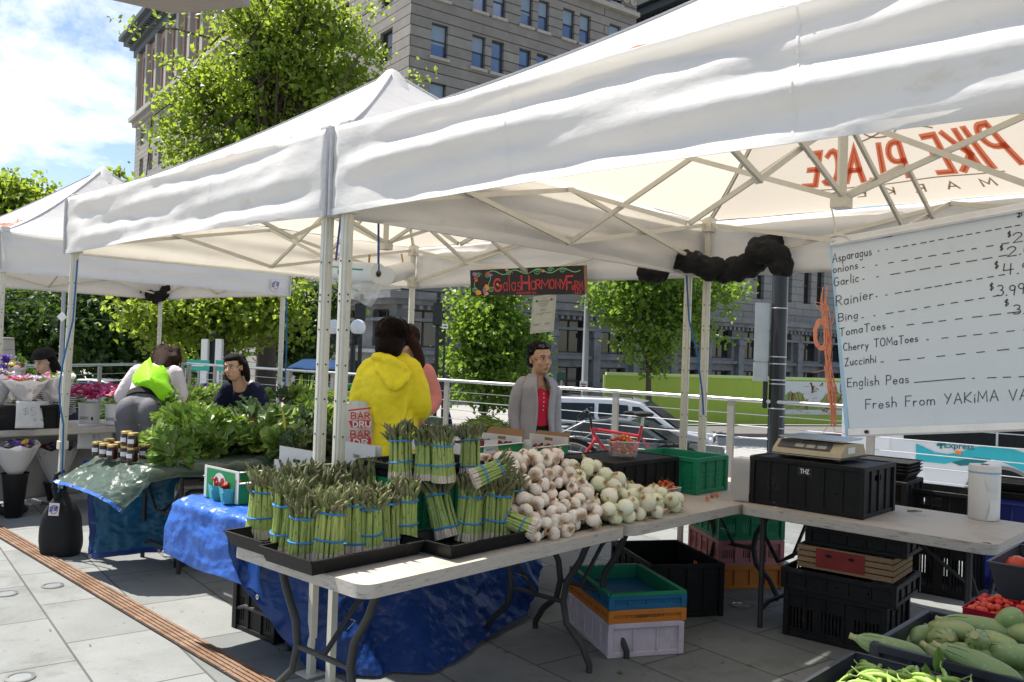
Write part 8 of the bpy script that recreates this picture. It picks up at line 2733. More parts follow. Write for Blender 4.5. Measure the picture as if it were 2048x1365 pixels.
wp = V((-3.10,6.06,0))
wpx = at(112,1113,z=0)
wb2 = thing('weight_bag','tall black weight bag strapped round the tent leg with a square badge','weight bag',(wpx.x,wpx.y + .05,0))
m_wbag = mat('black_canvas',(.012,.012,.013),.75,var=.3,vscale=8,bump=.4,bscale=14)
c_ = V((wpx.x,wpx.y + .06,0))
g = MB()
def wfn(a,b):
 th_ = 2 * PI * a
 kk = [.122,.132,.136,.135,.132,.124,.108,.078,.045,.03]
 f = b * (len(kk) - 1); i = min(int(f),len(kk) - 2)
 w = kk[i] + (kk[i + 1] - kk[i]) * (f - i)
 z = .45 * b
 x,y = w * math.copysign(abs(math.cos(th_)) ** .75,math.cos(th_)),w * .8 * math.copysign(abs(math.sin(th_)) ** .75,math.sin(th_))
 q = .008 * mnoise.noise(V((math.cos(th_) * 2,math.sin(th_) * 2,z * 8))) * (1 if b > .05 else 0)
 return c_ + V((x * (1 + q * 5) - .01 * b,y * (1 + q * 5),z + .004))
g.grid(wfn,32,26)
g.add([wfn(k / 32,0) for k in range(32)],[tuple(reversed(range(32)))])
g.build('bag_body',m_wbag,wb2,autos=180)
MB().tube([c_ + V((-.02,-.03,.40)),c_ + V((-.035,-.05,.47)),c_ + V((-.03,-.04,.56)),c_ + V((-.0,.0,.58))],[.03,.022,.016,.014],8).tube([c_ + V((-.06,-.06,.36)),c_ + V((-.10,-.08,.37)),c_ + V((-.11,-.08,.35))],[.012,.016,.008],6).build('strap',m_wbag,wb2)
pbz = c_ + V((-.005,-.108,.33))
g = MB(); g.add([pbz + V((x,.012 * z_ * 10,z)) for x,z,z_ in ((-.035,-.042,0),(.035,-.042,0),(.035,.042,.085),(-.035,.042,.085))],[(0,1,2,3)]); g.build('badge',m_badge,wb2,solid=.003)
g = MB()
bf = lambda x,y: pbz + V((x,-.004 + .12 * (y + .042) * .97 * 1.0,y))
g.ribbon([(.025 * math.cos(2 * PI * k / 20),.028 * math.sin(2 * PI * k / 20)) for k in range(21)],.005,bf,1)
st,ww = strokes('EZ UP',.026,.12)
for s_ in st: g.ribbon([((x - ww * 1 / 2) * .05 / ww,y - .012 + x * .1) for x,y in s_],.006,lambda x,y: bf(x,y) + V((0,-.001,0)),0)
g.build('badge_print',[m_badge_b,m_badge_r],wb2,autos=0)
cl_ = Frame(at(347,1137,z=0)[:2],20)
cz_ = thing('cooler','blue wheeled cooler with pale grey lid and black pull handle','cooler',cl_(.13,.16,0),cl_.a)
m_cb = mat('cooler_blue',(.015,.035,.24),.4,var=.08)
m_cl = mat('cooler_lid',(.48,.46,.43),.5,var=.06)
MB().frustum(cl_(.13,.16,.07),(.24,.29),(.265,.32),.38,cl_.a).build('tub',m_cb,cz_,bevel=.02,seg=3)
MB().box(cl_(.13,.16,.485),(.285,.34,.07),cl_.a).box(cl_(.13,.16,.53),(.24,.30,.03),cl_.a).build('lid',m_cl,cz_,bevel=.014,seg=3)
hl = MB()
hl.tube(spline([cl_(.06,-.025,.10),cl_(.06,-.028,.45),cl_(.075,-.03,.505),cl_(.13,-.03,.515),cl_(.185,-.03,.505),cl_(.2,-.028,.45),cl_(.2,-.025,.10)]),.013,8)
hl.build('pull_handle',m_blk,cz_)
for x in (.02,.24): MB().tube([cl_(x - .02,.03,.055),cl_(x + .02,.03,.055)],.055,18).build('wheel',m_blk,cz_)
MB().box(cl_(.13,.16,.055),(.24,.28,.03),cl_.a).build('base',m_blk,cz_)
# === flower stall
FT = Frame((-4.95,6.35),47)
table(FT,2.6,.75,.72,'folding table of the flower stall at the far left',style='straight',ends=(.7,.3))
MB_ = MB()
m_panel = mat('grey_panel',(.30,.285,.27),.85,var=.15,vscale=6)
sk,_ = sheet('table_skirt','grey cloth skirt hanging behind the flower table legs',[[FT(0,.5,.68),FT(1.3,.5,.68),FT(2.6,.5,.68)],[FT(0,.52,.06),FT(1.3,.5,.05),FT(2.6,.52,.06)]],m_panel,4.4,60,20,.008,.03,22,n=V((.6,-.8,0)),cat='cloth')
crate(Frame(FT(.35,.03)[:2],47),.62,.42,.722,.20,m_blkc,'display_crate','black crate under the left bouquets on the flower table','few',lid=True,handle=False)
crate(Frame(FT(1.0,.03)[:2],47),.55,.42,.722,.20,m_blkc,'display_crate','black crate behind the five dollar sign on the flower table','few',lid=True,handle=False)
m_wrap = mat('white_wrap_paper',(.70,.68,.68),.7,var=.05,bump=.3,bscale=14,trans=.3,tcol=(.75,.7,.7))
FLC = [mat('petal_magenta',(.55,.06,.22),.5,var=.3,trans=.35,tcol=(.7,.12,.3)),mat('petal_pink',(.72,.30,.45),.5,var=.25,trans=.35,tcol=(.8,.4,.5)),mat('petal_white',(.75,.74,.70),.5,trans=.3,tcol=(.8,.8,.75)),
  mat('petal_purple',(.11,.035,.33),.5,var=.3,trans=.3,tcol=(.2,.08,.5)),mat('petal_crimson',(.38,.015,.04),.5,var=.3,trans=.3,tcol=(.5,.03,.05)),mat('petal_yellow',(.75,.48,.03),.5,var=.2,trans=.3,tcol=(.8,.55,.05)),mat('petal_orange',(.72,.17,.02),.5,var=.2,trans=.3,tcol=(.8,.25,.03)),lg_mid,mat('petal_lilac',(.52,.36,.62),.5,trans=.3,tcol=(.6,.45,.7))]
def blossom(g,c,r_,mi,rr,n=6,up=V((0,-.3,1))):
 up = (up.normalized() + V((rr.gauss(0,.35),rr.gauss(0,.35),rr.gauss(0,.2)))).normalized()
 x,y = frame_of(up)
 for ring in range(2):
  for k in range(n):
   a = 2 * PI * (k + .5 * ring) / n + rr.uniform(-.1,.1)
   d = (x * math.cos(a) + y * math.sin(a))
   s_ = up.cross(d)
   q = r_ * (1 - .35 * ring)
   o = up * (.12 * r_ * ring)
   g.add([c + o,c + o + d * q * .6 + s_ * q * .36 + up * q * .25,c + o + d * q + up * q * (.28 + .25 * ring),c + o + d * q * .6 - s_ * q * .36 + up * q * .25],[(0,1,2,3)],mi)
def bouquet(px,py0,py1,Y_,w_px,cols,label,seed,tilt=0,name='bouquet',nfl=34):
 rr = random.Random(seed)
 top,bot = at(px,py0,Y=Y_),at(px + tilt,py1,Y=Y_)
 h = (top - bot).length
 s_ = CF / Y_
 wt = w_px / s_ / 2
 t = thing(name,label,'bouquet',bot)
 ax = (top - bot).normalized()
 x,y = V((1,0,0)),V((0,1,0))
 g = MB()
 def fn(a,b):
  th_ = 2 * PI * a
  w = .02 + (wt - .02) * b ** .8
  zig = (.10 * (abs(((a * 7) % 1) - .5) * 2) - .02) * h * (b > .93)
  back = .12 * h * max(0,math.sin(th_)) * (b ** 3)
  q = 1 + .05 * math.sin(th_ * 6 + seed) * b
  return bot + ax * (h * b + zig + back) + x * math.cos(th_) * w * q + y * math.sin(th_) * w * .9 * q
 g.grid(fn,42,14)
 g.build('paper_cone',m_wrap,t,solid=.002,autos=35)
 f = MB()
 for _ in range(nfl):
  a,q = rr.uniform(0,2 * PI),wt * .86 * math.sqrt(rr.random())
  c = bot + ax * (h * (.90 + .16 * (1 - (q / wt) ** 2)) + rr.uniform(-.02,.03)) + x * math.cos(a) * q + y * math.sin(a) * q * .9
  blossom(f,c,rr.uniform(.022,.042),rr.choice(cols),rr)
 leaf_cloud_pts = []
 for _ in range(40):
  a,q = rr.uniform(0,2 * PI),wt * .8 * math.sqrt(rr.random())
  c = bot + ax * h * rr.uniform(.78,.95) + x * math.cos(a) * q + y * math.sin(a) * q
  leaf_mesh(f,c,V((rr.gauss(0,.5),rr.gauss(0,.5),1)),V((0,-1,.3)),.06,.02,rr,7,n=3)
 f.build('flowers',FLC,t,autos=0)
 s2 = MB()
 for _ in range(10):
  a,q = rr.uniform(0,2 * PI),.018 * math.sqrt(rr.random())
  c = bot + x * math.cos(a) * q + y * math.sin(a) * q
  s2.tube([c - ax * .10,c + ax * h * .5],.003,5)
 s2.build('stems',lg_mid,t)
 return t
bouquet(-2,752,812,7.35,60,[5,6,3,7,2],'bouquet of yellow and orange flowers at the left picture edge',1)
bouquet(28,735,800,7.75,48,[5,4,7,5,2],'small bouquet with yellow and rust flowers behind the others',2)
bouquet(52,762,806,7.35,86,[0,1,2,4,8,1],'wide white paper bouquet of pink and crimson flowers above the price paper',3,nfl=46)
bouquet(112,755,806,7.55,70,[2,2,1,7],'white paper bouquet of pale flowers beside the tent leg',4)
bouquet(30,893,958,7.2,88,[3,3,2,2,5,3],'low bouquet of purple irises and white roses in a black pot',5,nfl=44)
bouquet(112,898,975,7.9,80,[4,3,2,3,4,2],'low bouquet of purple and crimson flowers by the tent leg',6,nfl=40)
g = MB(); rr = random.Random(3)
t = thing('iris_bunch','tall purple irises rising at the left picture edge','flowers',at(8,800,Y=7.6))
MW[t.name] = M.Translation(t.location)
for px,py in ((6,715),(12,722),(3,738),(8,735),(16,716)): blossom(g,at(px,py,Y=7.6),.045,3,rr,6)
g.build('flowers',FLC,t,autos=0)
g = MB()
for px in (2,8,14): g.tube([at(px,800,Y=7.6),at(px + 1,725,Y=7.6)],.004,5)
g.build('stems',lg_mid,t)
g = MB(); t = thing('iris_bunch','dark purple irises in shade below the flower table','flowers',at(45,930,Y=8.0)); MW[t.name] = M.Translation(t.location)
for _ in range(34): blossom(g,at(rr.uniform(8,62),rr.uniform(868,900),Y=8.0 + rr.uniform(-.1,.1)),.045,rr.choice([3,3,3,6]) if _ > 2 else 6,rr,6)
g.build('flowers',FLC,t,autos=0)
g = MB()
for k in range(14): g.tube([at(45 + rr.gauss(0,4),955,Y=8.0),at(rr.uniform(12,60),890,Y=8.0)],.004,5)
g.build('stems',lg_mid,t)
def pot(px,py,r0,r1,h,m,name,label,z=0.0,p0=None):
 p = p0 or at(px,py,z=z)
 t = thing(name,label,'bucket',p)
 MB().lathe([(r0 * .96,0),(r0,.004),(r1,h),(r1 + .006,h),(r1 + .006,h - .012),(r1 - .004,h),(r0 - .004,.01)],p,28,caps=(True,True)).build('pail',m,t)
 return t,p
for px,py,Yp,lab in ((30,958,7.2,'tapered black bucket holding the iris bouquet'),(112,975,7.9,'tapered black bucket half hidden behind the weight bag')):
 p = at(px,py,Y=Yp)
 pot(0,0,.065,.10,p.z + .05,m_blkc,'flower_bucket',lab,p0=V((p.x,p.y,0)))
g = MB(); q0 = at(22,1030,z=0)
t = thing('sandbag','small black sandbag with a paper tag below the black bucket','sandbag',q0)
MB().ell(q0 + V((0,0,.05)),(.14,.09,.055),None,16,8).build('bag',m_wbag,t)
MB().add([q0 + V((-.04,-.085,.09)),q0 + V((.10,-.09,.03)),q0 + V((.08,-.07,.10)),q0 + V((-.02,-.05,.13))],[(0,1,2,3)]).build('paper_tag',m_white,t,solid=.002)
for px,py,Yd,lab,lf in ((178,845,8.0,'white pail packed with pink sweet peas left of the bending woman','left'),(231,845,7.98,'white pail packed with pink sweet peas partly behind the bending woman','right'),(395,835,9.1,'white pail of purple pink sweet peas beyond the bending woman','far')):
 p = at(px,py,Y=Yd); p.z = .724 if lf != 'far' else .70
 t = thing('flower_pail',lab,'pail',p)
 MB().lathe([(.082,0),(.086,.004),(.094,.17),(.098,.175),(.098,.19),(.090,.19),(.078,.01)],p,28,caps=(True,True)).build('pail',m_white,t)
 g = MB()
 for z in (.045,.06): g.add([p + V((.0895 * math.sin(a),-.0895 * math.cos(a),z + dz_)) for dz_ in (0,.006) for a in [(-.7 + 1.1 * k / 8) for k in range(9)]],[(k,k + 1,k + 10,k + 9) for k in range(8)])
 g.add([p + V((.0895 * math.sin(a),-.0895 * math.cos(a),z)) for z in (.035,.065) for a in (.62,.72,.82)],[(0,1,4,3),(1,2,5,4)])
 g.build('printed_marks',m_ink,t)
 f = MB(); rr = random.Random(px)
 for _ in range(190):
  a,q = rr.uniform(0,2 * PI),.19 * math.sqrt(rr.random())
  c = p + V((q * math.cos(a),q * math.sin(a) * .9,.22 + .15 * math.sqrt(max(0,1 - (q / .2) ** 2)) * rr.uniform(.3,1)))
  blossom(f,c,rr.uniform(.022,.036),(rr.choice([0,0,1,0,4]) if lf != 'far' else rr.choice([0,3,8,3])),rr,5)
 f.build('flowers',FLC,t,autos=0)
tbl2 = Frame((-3.75,8.6),40)
table(tbl2,1.2,.6,.698,'small far folding table under the purple sweet peas',style='straight')
def papersign(px0,py0,px1,py1,Y_,lines,label,dy=.0):
 a,b_,c,d = at(px0,py1,Y=Y_),at(px1,py1,Y=Y_ + dy),at(px1,py0,Y=Y_ + dy),at(px0,py0,Y=Y_)
 t = thing('paper_sign',label,'sign',(a + b_) / 2)
 MW[t.name] = M.Translation(t.location)
 N_ = (b_ - a).cross(d - a).normalized(); N_ = N_ if N_.y < 0 else -N_
 g = MB()
 g.grid(lambda u,v: a.lerp(b_,u).lerp(d.lerp(c,u),v) + N_ * (.010 * math.sin(u * 3 + v * 2) + .012),12,10)
 g.build('sheet',m_lab,t,solid=.0015)
 k = MB()
 f = lambda u,v: a.lerp(b_,u).lerp(d.lerp(c,u),v) + N_ * (.010 * math.sin(u * 3 + v * 2) + .0142)
 for txt,u0,u1,v0,h in lines:
  st,wd = strokes(txt,1,.22)
  for s_ in st: k.ribbon([(u0 + (u1 - u0) * x / wd,v0 + h * y) for x,y in s_],.014,f,0)
 k.build('handwriting',mat('pencil_grey',(.30,.31,.34),.7),t,autos=0)
papersign(27,803,103,857,7.02,[('$5',.16,.52,.48,.28),('00',.66,.84,.62,.14),('-',.64,.86,.52,.2),('a bunch',.45,.88,.28,.14)],'paper price sign reading five dollars on the black crate',.55)
papersign(152,848,224,898,7.72,[('Sweet peas',.14,.9,.68,.16),('$5',.4,.62,.38,.2)],'paper sign reading sweet peas below the white pails',.4)
# === bicycle
m_bred = mat('red_frame_paint',(.52,.02,.035),.25,.1,var=.05,coat=.8)
m_tyre = mat('tyre_rubber',(.018,.018,.018),.8)
YB = 8.6
bikeO = V((at(1142,900,Y=YB).x,YB,0))
bd = V((.985,-.17,0))
BK = lambda x,z,o=0: V((bikeO.x,bikeO.y,0)) + bd * x + V((0,0,z)) + V((bd.y,-bd.x,0)) * o
bk_ = thing('bicycle','red bicycle with black saddle leaning by the railing','bicycle',BK(.5,0))
WR = .335
for x,nm in ((0,'front'),(1.02,'rear')):
 w = MB(); w.tube([BK(x + WR * math.cos(a),WR + .003 + WR * math.sin(a) * .98) for a in [2 * PI * k / 40 for k in range(40)]],.019,8,closed=True)
 wo = w.build('wheel',m_tyre,bk_)
 rm = MB(); rm.tube([BK(x + (WR - .03) * math.cos(a),WR + (WR - .03) * math.sin(a)) for a in [2 * PI * k / 40 for k in range(40)]],.010,6,closed=True)
 MW[wo.name] = MW[bk_.name].copy(); rm.build('rim',m_steel,wo)
 sp = MB()
 for k in range(16):
  a = 2 * PI * k / 16
  sp.tube([BK(x + .02 * math.cos(a + 1),WR + .02 * math.sin(a + 1),.02 * (-1) ** k),BK(x + (WR - .035) * math.cos(a),WR + (WR - .035) * math.sin(a))],.0016,4)
 sp.tube([BK(x,WR,-.05),BK(x,WR,.05)],.018,10)
 sp.build('spokes',m_steel,wo)
hd0,hd1 = BK(.20,.80),BK(.235,.70)
seat0,bb0 = BK(.66,.80),BK(.58,.30)
fr_ = MB()
fr_.tube([hd0,hd1],.021,10).tube([BK(.205,.785),BK(.66,.735)],.017,10).tube([BK(.228,.72),bb0],.019,10).tube([BK(.69,.84),bb0],.016,10).tube([bb0,BK(1.02,WR,.06)],.010,8).tube([bb0,BK(1.02,WR,-.06)],.010,8).tube([BK(.665,.75),BK(1.02,WR,.06)],.009,8).tube([BK(.665,.75),BK(1.02,WR,-.06)],.009,8)
fr_.build('frame',m_bred,bk_)
fk = MB(); fk.tube([hd1,BK(.235,.68,.05),BK(.16,.56,.055),BK(0,WR,.06)],[.016,.016,.016,.010],8).tube([hd1,BK(.235,.68,-.05),BK(.16,.56,-.055),BK(0,WR,-.06)],[.016,.016,.016,.010],8); fk.build('fork',m_bred,bk_)
hbar = MB(); hbar.tube([hd0,BK(.175,.92)],.013,8).tube(spline([BK(.17,.965,.30),BK(.13,.965,.20),BK(.16,.945,.06),BK(.16,.945,-.06),BK(.13,.965,-.20),BK(.17,.965,-.30)]),.0125,8); hbar.build('handlebar',m_blk,bk_)
gr_ = MB(); gr_.tube([BK(.17,.965,.30),BK(.145,.965,.22)],.018,8).tube([BK(.17,.965,-.30),BK(.145,.965,-.22)],.018,8).tube([BK(.12,.96,.2),BK(.06,.90,.2)],.006,6).tube([BK(.12,.96,-.2),BK(.06,.90,-.2)],.006,6); gr_.build('grips',m_tyre,bk_)
sd_ = MB(); sd_.ell(BK(.70,.955),(.11,.075,.03),rotm(math.atan2(bd.y,bd.x)),16,8).ell(BK(.585,.96),(.085,.03,.024),rotm(math.atan2(bd.y,bd.x)),12,8); sd_.build('saddle',m_tyre,bk_,fuse=.01,smooth=2)
MB().tube([BK(.69,.84),BK(.703,.94)],.013,8).build('seat_post',m_steel,bk_)
rk = MB()
for o in (-.06,.06): rk.tube([BK(.74,.70,o),BK(1.22,.70,o),BK(1.24,.69,0)],.006,6).tube([BK(1.0,.70,o),BK(1.02,WR,o)],.005,6).tube([BK(1.15,.70,o),BK(1.04,WR,o)],.005,6)
for x in (.85,1.0,1.15): rk.tube([BK(x,.70,-.06),BK(x,.70,.06)],.005,6)
rk.build('rear_rack',m_blk,bk_)
ck = MB(); ck.lathe([(.085,-.004),(.085,.004)],bb0 + V((bd.y,-bd.x,0)) * .06,24,rot=V((0,0,1)).rotation_difference(V((bd.y,-bd.x,0))).to_matrix()).bar(bb0 + V((bd.y,-bd.x,0)) * .08,BK(.70,.18,.08),.022,.014).box(BK(.71,.17,.13),(.09,.09,.02)); ck.build('crank',m_blk,bk_)
cb3 = MB(); cb3.tube(spline([BK(.1,.90,.15),BK(.02,.80,.12),BK(.08,.68,.06),BK(.2,.74,.03)]),.0028,5).tube(spline([BK(.1,.90,-.15),BK(.04,.84,-.05),BK(.12,.72,0)]),.0028,5); cb3.build('brake_cables',m_blk,bk_)
MB().tube([BK(.06 - .36 * math.cos(R(a)) * .0 + (WR + .035) * math.cos(R(a)),WR + (WR + .035) * math.sin(R(a))) for a in range(70,150,8)],.014,6,flat=.4).build('mudguard',m_steel,bk_)
# === cars
m_chrome = mat('chrome_trim',(.6,.6,.62),.15,1)
m_cglass = mat('car_glass',(.010,.013,.014),.08,var=.2,spec=.45)
m_lamp = mat('lamp_lens',(.6,.62,.64),.1,spec=1)
m_tail = mat('tail_lens',(.35,.01,.01),.15)
def car(name,label,cat,c,hd,L,W,body,cabin,paint,glass_split,wheels=(.19,.80),wr=.32,windows=True,rack=False):
 """body and cabin are side profiles in (x 0..1 rear to front, z metres)"""
 t = thing(name,label,cat,c,R(hd))
 A = an(hd); B = V((-A.y,A.x,0))
 P = lambda x,y,z: V(c) + A * (x * L - L / 2) + B * y + Zup * z
 def loft(prof,wf,nm,m,bev):
  g = MB()
  k = len(prof)
  ys = (-1,-.92,.92,1)
  vs = []
  for s_ in ys:
   for x,z in prof:
    ins = 1 if abs(s_) < 1 else 0
    w = wf(x,z)
    cz_ = sum(p[1] for p in prof) / k
    zz = z if ins else z + (cz_ - z) * .06
    xx = x if ins else x + (.5 - x) * .012
    vs.append(P(xx,math.copysign(w * abs(s_) ** 1,s_),zz))
  fs = [tuple(range(k))[::-1],tuple(range(3 * k,4 * k))]
  for q in range(3):
   for i in range(k): fs.append((q * k + i,q * k + (i + 1) % k,(q + 1) * k + (i + 1) % k,(q + 1) * k + i))
  g.add(vs,fs,0)
  return g.build(nm,m,t,bevel=bev,seg=3)
 zb0 = min(z for x,z in cabin)
 zt0 = max(z for x,z in cabin)
 loft(body,lambda x,z: W / 2 * (1 - .06 * max(0,abs(x - .5) * 2 - .75) * 4),'body',paint,.05)
 cw_ = lambda x,z: W / 2 * (.93 - .17 * (z - zb0) / (zt0 - zb0))
 loft(cabin,cw_,'roof',paint,.04)
 for side in (-1,1):
  for poly in glass_split['side']:
   g = MB()
   pts = [P(x,side * (cw_(x,z) + .006),z) for x,z in poly]
   g.add(pts,[tuple(range(len(pts))) if side < 0 else tuple(range(len(pts)))[::-1]])
   wn_ = g.build('side_window',m_cglass,t,solid=.008)
 for nm,poly in (('windscreen',glass_split['front']),('rear_window',glass_split['rear'])):
  (x0,z0),(x1,z1) = poly
  w0,w1 = cw_(x0,z0) * .88,cw_(x1,z1) * .86
  o = V((0,0,.012)) + A * (.02 if nm == 'windscreen' else -.02)
  g = MB(); g.add([P(x0,-w0,z0) + o,P(x0,w0,z0) + o,P(x1,w1,z1) + o,P(x1,-w1,z1) + o],[(0,1,2,3)])
  g.build(nm,m_cglass,t,solid=.008)
 for x in wheels:
  for s_ in (-1,1):
   q = P(x,s_ * (W / 2 - .10),wr)
   rot = V((0,0,1)).rotation_difference(B).to_matrix()
   w = MB(); w.lathe([(wr * .62,-.1),(wr * .96,-.1),(wr,-.07),(wr,.07),(wr * .96,.1),(wr * .62,.1)],q,26,rot=rot)
   wo = w.build('wheel',m_tyre,t)
   rm = MB(); rm.lathe([(wr * .1,.112 * s_),(wr * .62,.104 * s_),(wr * .64,.09 * s_)],q,20,rot=rot,caps=(True,False)); rm.build('rim',m_chrome,wo)
 zh = body[-1][1]
 fz = glass_split['lampz']
 for s_ in (-1,1):
  MB().ell(P(.985,s_ * W * .36,fz),(.07,.17,.075),rotm(R(hd)),12,8).build('headlight',m_lamp,t)
  MB().ell(P(.012,s_ * W * .40,fz + .12),(.05,.12,.11),rotm(R(hd)),12,8).build('tail_light',m_tail,t)
  MB().ell(P(glass_split['mirror'],s_ * (W / 2 + .05),zb0 + .08),(.06,.09,.06),rotm(R(hd)),10,7).build('mirror',paint,t)
  if rack: MB().tube([P(.12,s_ * W * .33,zt0 + .05),P(.55,s_ * W * .33,zt0 + .05)],.018,6).tube([P(.12,s_ * W * .33,zt0),P(.12,s_ * W * .33,zt0 + .05)],.015,6).tube([P(.55,s_ * W * .33,zt0),P(.55,s_ * W * .33,zt0 + .05)],.015,6).build('roof_rail',m_blk,t)
  MB().bar(P(.30,s_ * (W / 2 + .004),zb0 - .18),P(.36,s_ * (W / 2 + .004),zb0 - .18),.015,.03).bar(P(.56,s_ * (W / 2 + .004),zb0 - .18),P(.61,s_ * (W / 2 + .004),zb0 - .18),.015,.03).build('door_handles',m_chrome,t)
  MB().bar(P(.18,s_ * (W / 2 + .003),.58),P(.86,s_ * (W / 2 + .003),.58),.012,.03).build('side_trim',m_chrome,t)
 MB().bar(P(.998,-W * .22,fz - .02),P(.998,W * .22,fz - .02),.03,.14).build('grille',m_blk,t)
 MB().ell(P(1.003,0,fz),(.02,.06,.045),rotm(R(hd)),10,6).build('emblem',m_chrome,t)
 MB().bar(P(.997,-.26,fz - .24),P(.997,.26,fz - .24),.02,.11).build('number_plate',m_white,t)
 return t
m_silver = mat('silver_paint',(.50,.51,.53),.3,.35,var=.03,coat=.8)
m_dgrey = mat('charcoal_paint',(.045,.055,.055),.25,.3,var=.05,coat=1)
m_teal_p = mat('dark_teal_paint',(.05,.11,.105),.25,.3,var=.05,coat=1)
m_navy_p = mat('navy_paint',(.02,.03,.06),.25,.3,var=.05,coat=1)
vanb = [(.0,.45),(.02,.95),(.80,1.02),(.97,.88),(1.0,.70),(1.0,.35),(.9,.25),(.06,.25)]
vanc = [(.015,1.0),(.05,1.62),(.14,1.76),(.50,1.78),(.60,1.70),(.80,1.03)]
vang = dict(side=[[(.06,1.10),(.085,1.58),(.34,1.62),(.345,1.10)],[(.365,1.10),(.365,1.62),(.53,1.62),(.545,1.10)],[(.56,1.10),(.555,1.58),(.595,1.58),(.735,1.12)]],front=((.80,1.06),(.61,1.69)),rear=((.015,1.08),(.06,1.6)),lampz=.78,mirror=.70)
sedb = [(.0,.5),(.015,.90),(.2,.95),(.70,.93),(.96,.78),(1.0,.62),(1.0,.32),(.9,.24),(.08,.24)]
sedc = [(.12,.93),(.28,1.36),(.40,1.43),(.52,1.41),(.58,1.34),(.73,.92)]
sedg = dict(side=[[(.20,.97),(.285,1.30),(.415,1.36),(.42,.97)],[(.44,.97),(.435,1.36),(.52,1.34),(.565,1.28),(.68,.97)]],front=((.735,.94),(.585,1.34)),rear=((.12,.96),(.27,1.35)),lampz=.66,mirror=.66)
vc = at(1245,800,Y=24.8)
car('minivan','silver minivan with roof rails parked across from the bicycle','van',V((vc.x + .15,24.8,Z0)),-18,5.0,1.95,vanb,vanc,m_silver,vang,wr=.34,rack=True)
sc_ = at(1270,850,Y=21.6)
car('parked_car','charcoal sedan parked in front of the silver minivan','car',V((sc_.x - .1,21.6,Z0)),-18,4.75,1.8,sedb,sedc,m_dgrey,sedg)
c3p = at(838,850,Y=20.5)
car('parked_car','dark teal sedan behind the raised asparagus bunches','car',V((c3p.x - .2,20.5,Z0)),-20,4.6,1.78,sedb,sedc,m_teal_p,sedg)
for i,(px,Yd,m_,lab) in enumerate(((180,33,m_silver,'small far silver car glimpsed through the left railing'),(262,34,m_dgrey,'small far dark car glimpsed beside the bending woman'))):
 q = at(px,800,Y=Yd)
 car('parked_car',lab,'car',V((q.x,Yd,Z0)),175,4.5,1.78,sedb,sedc,m_,sedg)
# === city bus
bA_ = V((.86,-.51,0)).normalized(); bN_ = V((bA_.y,-bA_.x,0))
b0 = at(1683,870,Y=17.6); b0 = V((b0.x,17.6,0))
BZ = Z0
bs_ = thing('city_bus','white city bus with turquoise wave and Express lettering','bus',b0 + V((0,0,BZ)))
m_busw = mat('bus_white',(.74,.75,.76),.3,var=.03,coat=.5)
m_teal = mat('bus_turquoise',(.03,.42,.48),.35,var=.05,coat=.5)
m_teal2 = mat('bus_dark_teal',(.02,.18,.20),.35,var=.05)
BU = lambda x,z,o=0: b0 + bA_ * x + bN_ * o + Zup * (BZ + z)
g = MB(); L_b = 12
g.prism([(0,.35),(L_b,.35),(L_b,2.95),(L_b - .1,3.05),(.1,3.05),(0,2.95)],(BU(0,0),bA_,Zup),-2.5,0)
g.build('body',m_busw,bs_,bevel=.06,seg=3)
wx0 = onp(1808,860,b0,bA_)[0]
zw1 = 2.55
zw0 = onp(1900,886,b0,bA_)[1] - BZ
for k in range(6):
 x0 = wx0 + k * 1.62
 MB().bar(BU(x0,(zw0 + zw1) / 2,.008),BU(x0 + 1.58,(zw0 + zw1) / 2,.008),.02,zw1 - zw0).build('window',m_cglass,bs_)
MB().bar(BU(.25,1.9,.012),BU(wx0 - .25,1.9,.012),.01,1.2).build('rear_panel',m_busw,bs_)
wv = MB()
def wpx(px,py,o):
 t_,z_ = onp(px,py,b0,bA_); return BU(t_,z_ - BZ,o)
wv.add([wpx(px,py,.012) for px,py in ((1832,888),(1845,893),(1870,905),(1895,909),(1925,904),(1950,895),(1970,892),(2000,893),(2030,900),(2075,916),(2090,960),(2060,950),(2030,935),(2005,925),(1980,918),(1950,915),(1915,922),(1890,928),(1860,925),(1832,922))],[tuple(range(20))[::-1]])
wv.build('wave_stripe',m_teal,bs_,solid=.006)
wv = MB(); wv.add([wpx(px,py,.009) for px,py in ((1900,924),(1930,915),(1960,912),(1985,918),(1960,930),(1920,932))],[tuple(range(6))[::-1]]); wv.build('wave_dark_patch',m_teal2,bs_,solid=.004)  # darker teal patch of the bus livery beneath the wave stripe
wc_ = BU(onp(2005,960,b0,bA_)[0],.5,0)
bw2 = MB(); rotb = V((0,0,1)).rotation_difference(bN_).to_matrix()
bw2.lathe([(.66,.0),(.66,.02),(.60,.025),(.60,.0)],wc_,40,rot=rotb,caps=(False,False)); bw2.build('wheel_arch',mat('arch_grey',(.16,.15,.15),.6),bs_)
bw2 = MB(); bw2.lathe([(.60,.014),(.0,.014)],wc_,40,rot=rotb,caps=(False,False)); bw2.build('wheel_well',m_black,bs_)
bw2 = MB(); bw2.lathe([(.30,.02),(.48,.02),(.50,.0),(.50,-.2)],wc_,32,rot=rotb,caps=(False,False)); wo = bw2.build('wheel',m_tyre,bs_)
tx = wpx(1918,894,.02)
text_obj('lettering','Express',.165,m_teal2,bs_,(tx,bA_,Zup),bold=.003)
lg2 = MB()
for (px,py,w,h) in ((1876,890,.045,.045),(1881,889,.08,.045),(1882,893,.04,.09),(1886,889,.05,.045)):
 q = wpx(px,py,.016); lg2.bar(q - bA_ * w / 2,q + bA_ * w / 2,.006,h)
lg2.build('logo_mark',m_teal2,bs_)
MB().bar(wpx(1911,905,.02),wpx(1923,906,.02),.03,.06).build('marker_lamp',mat('amber_lens',(.8,.22,.02),.3),bs_)
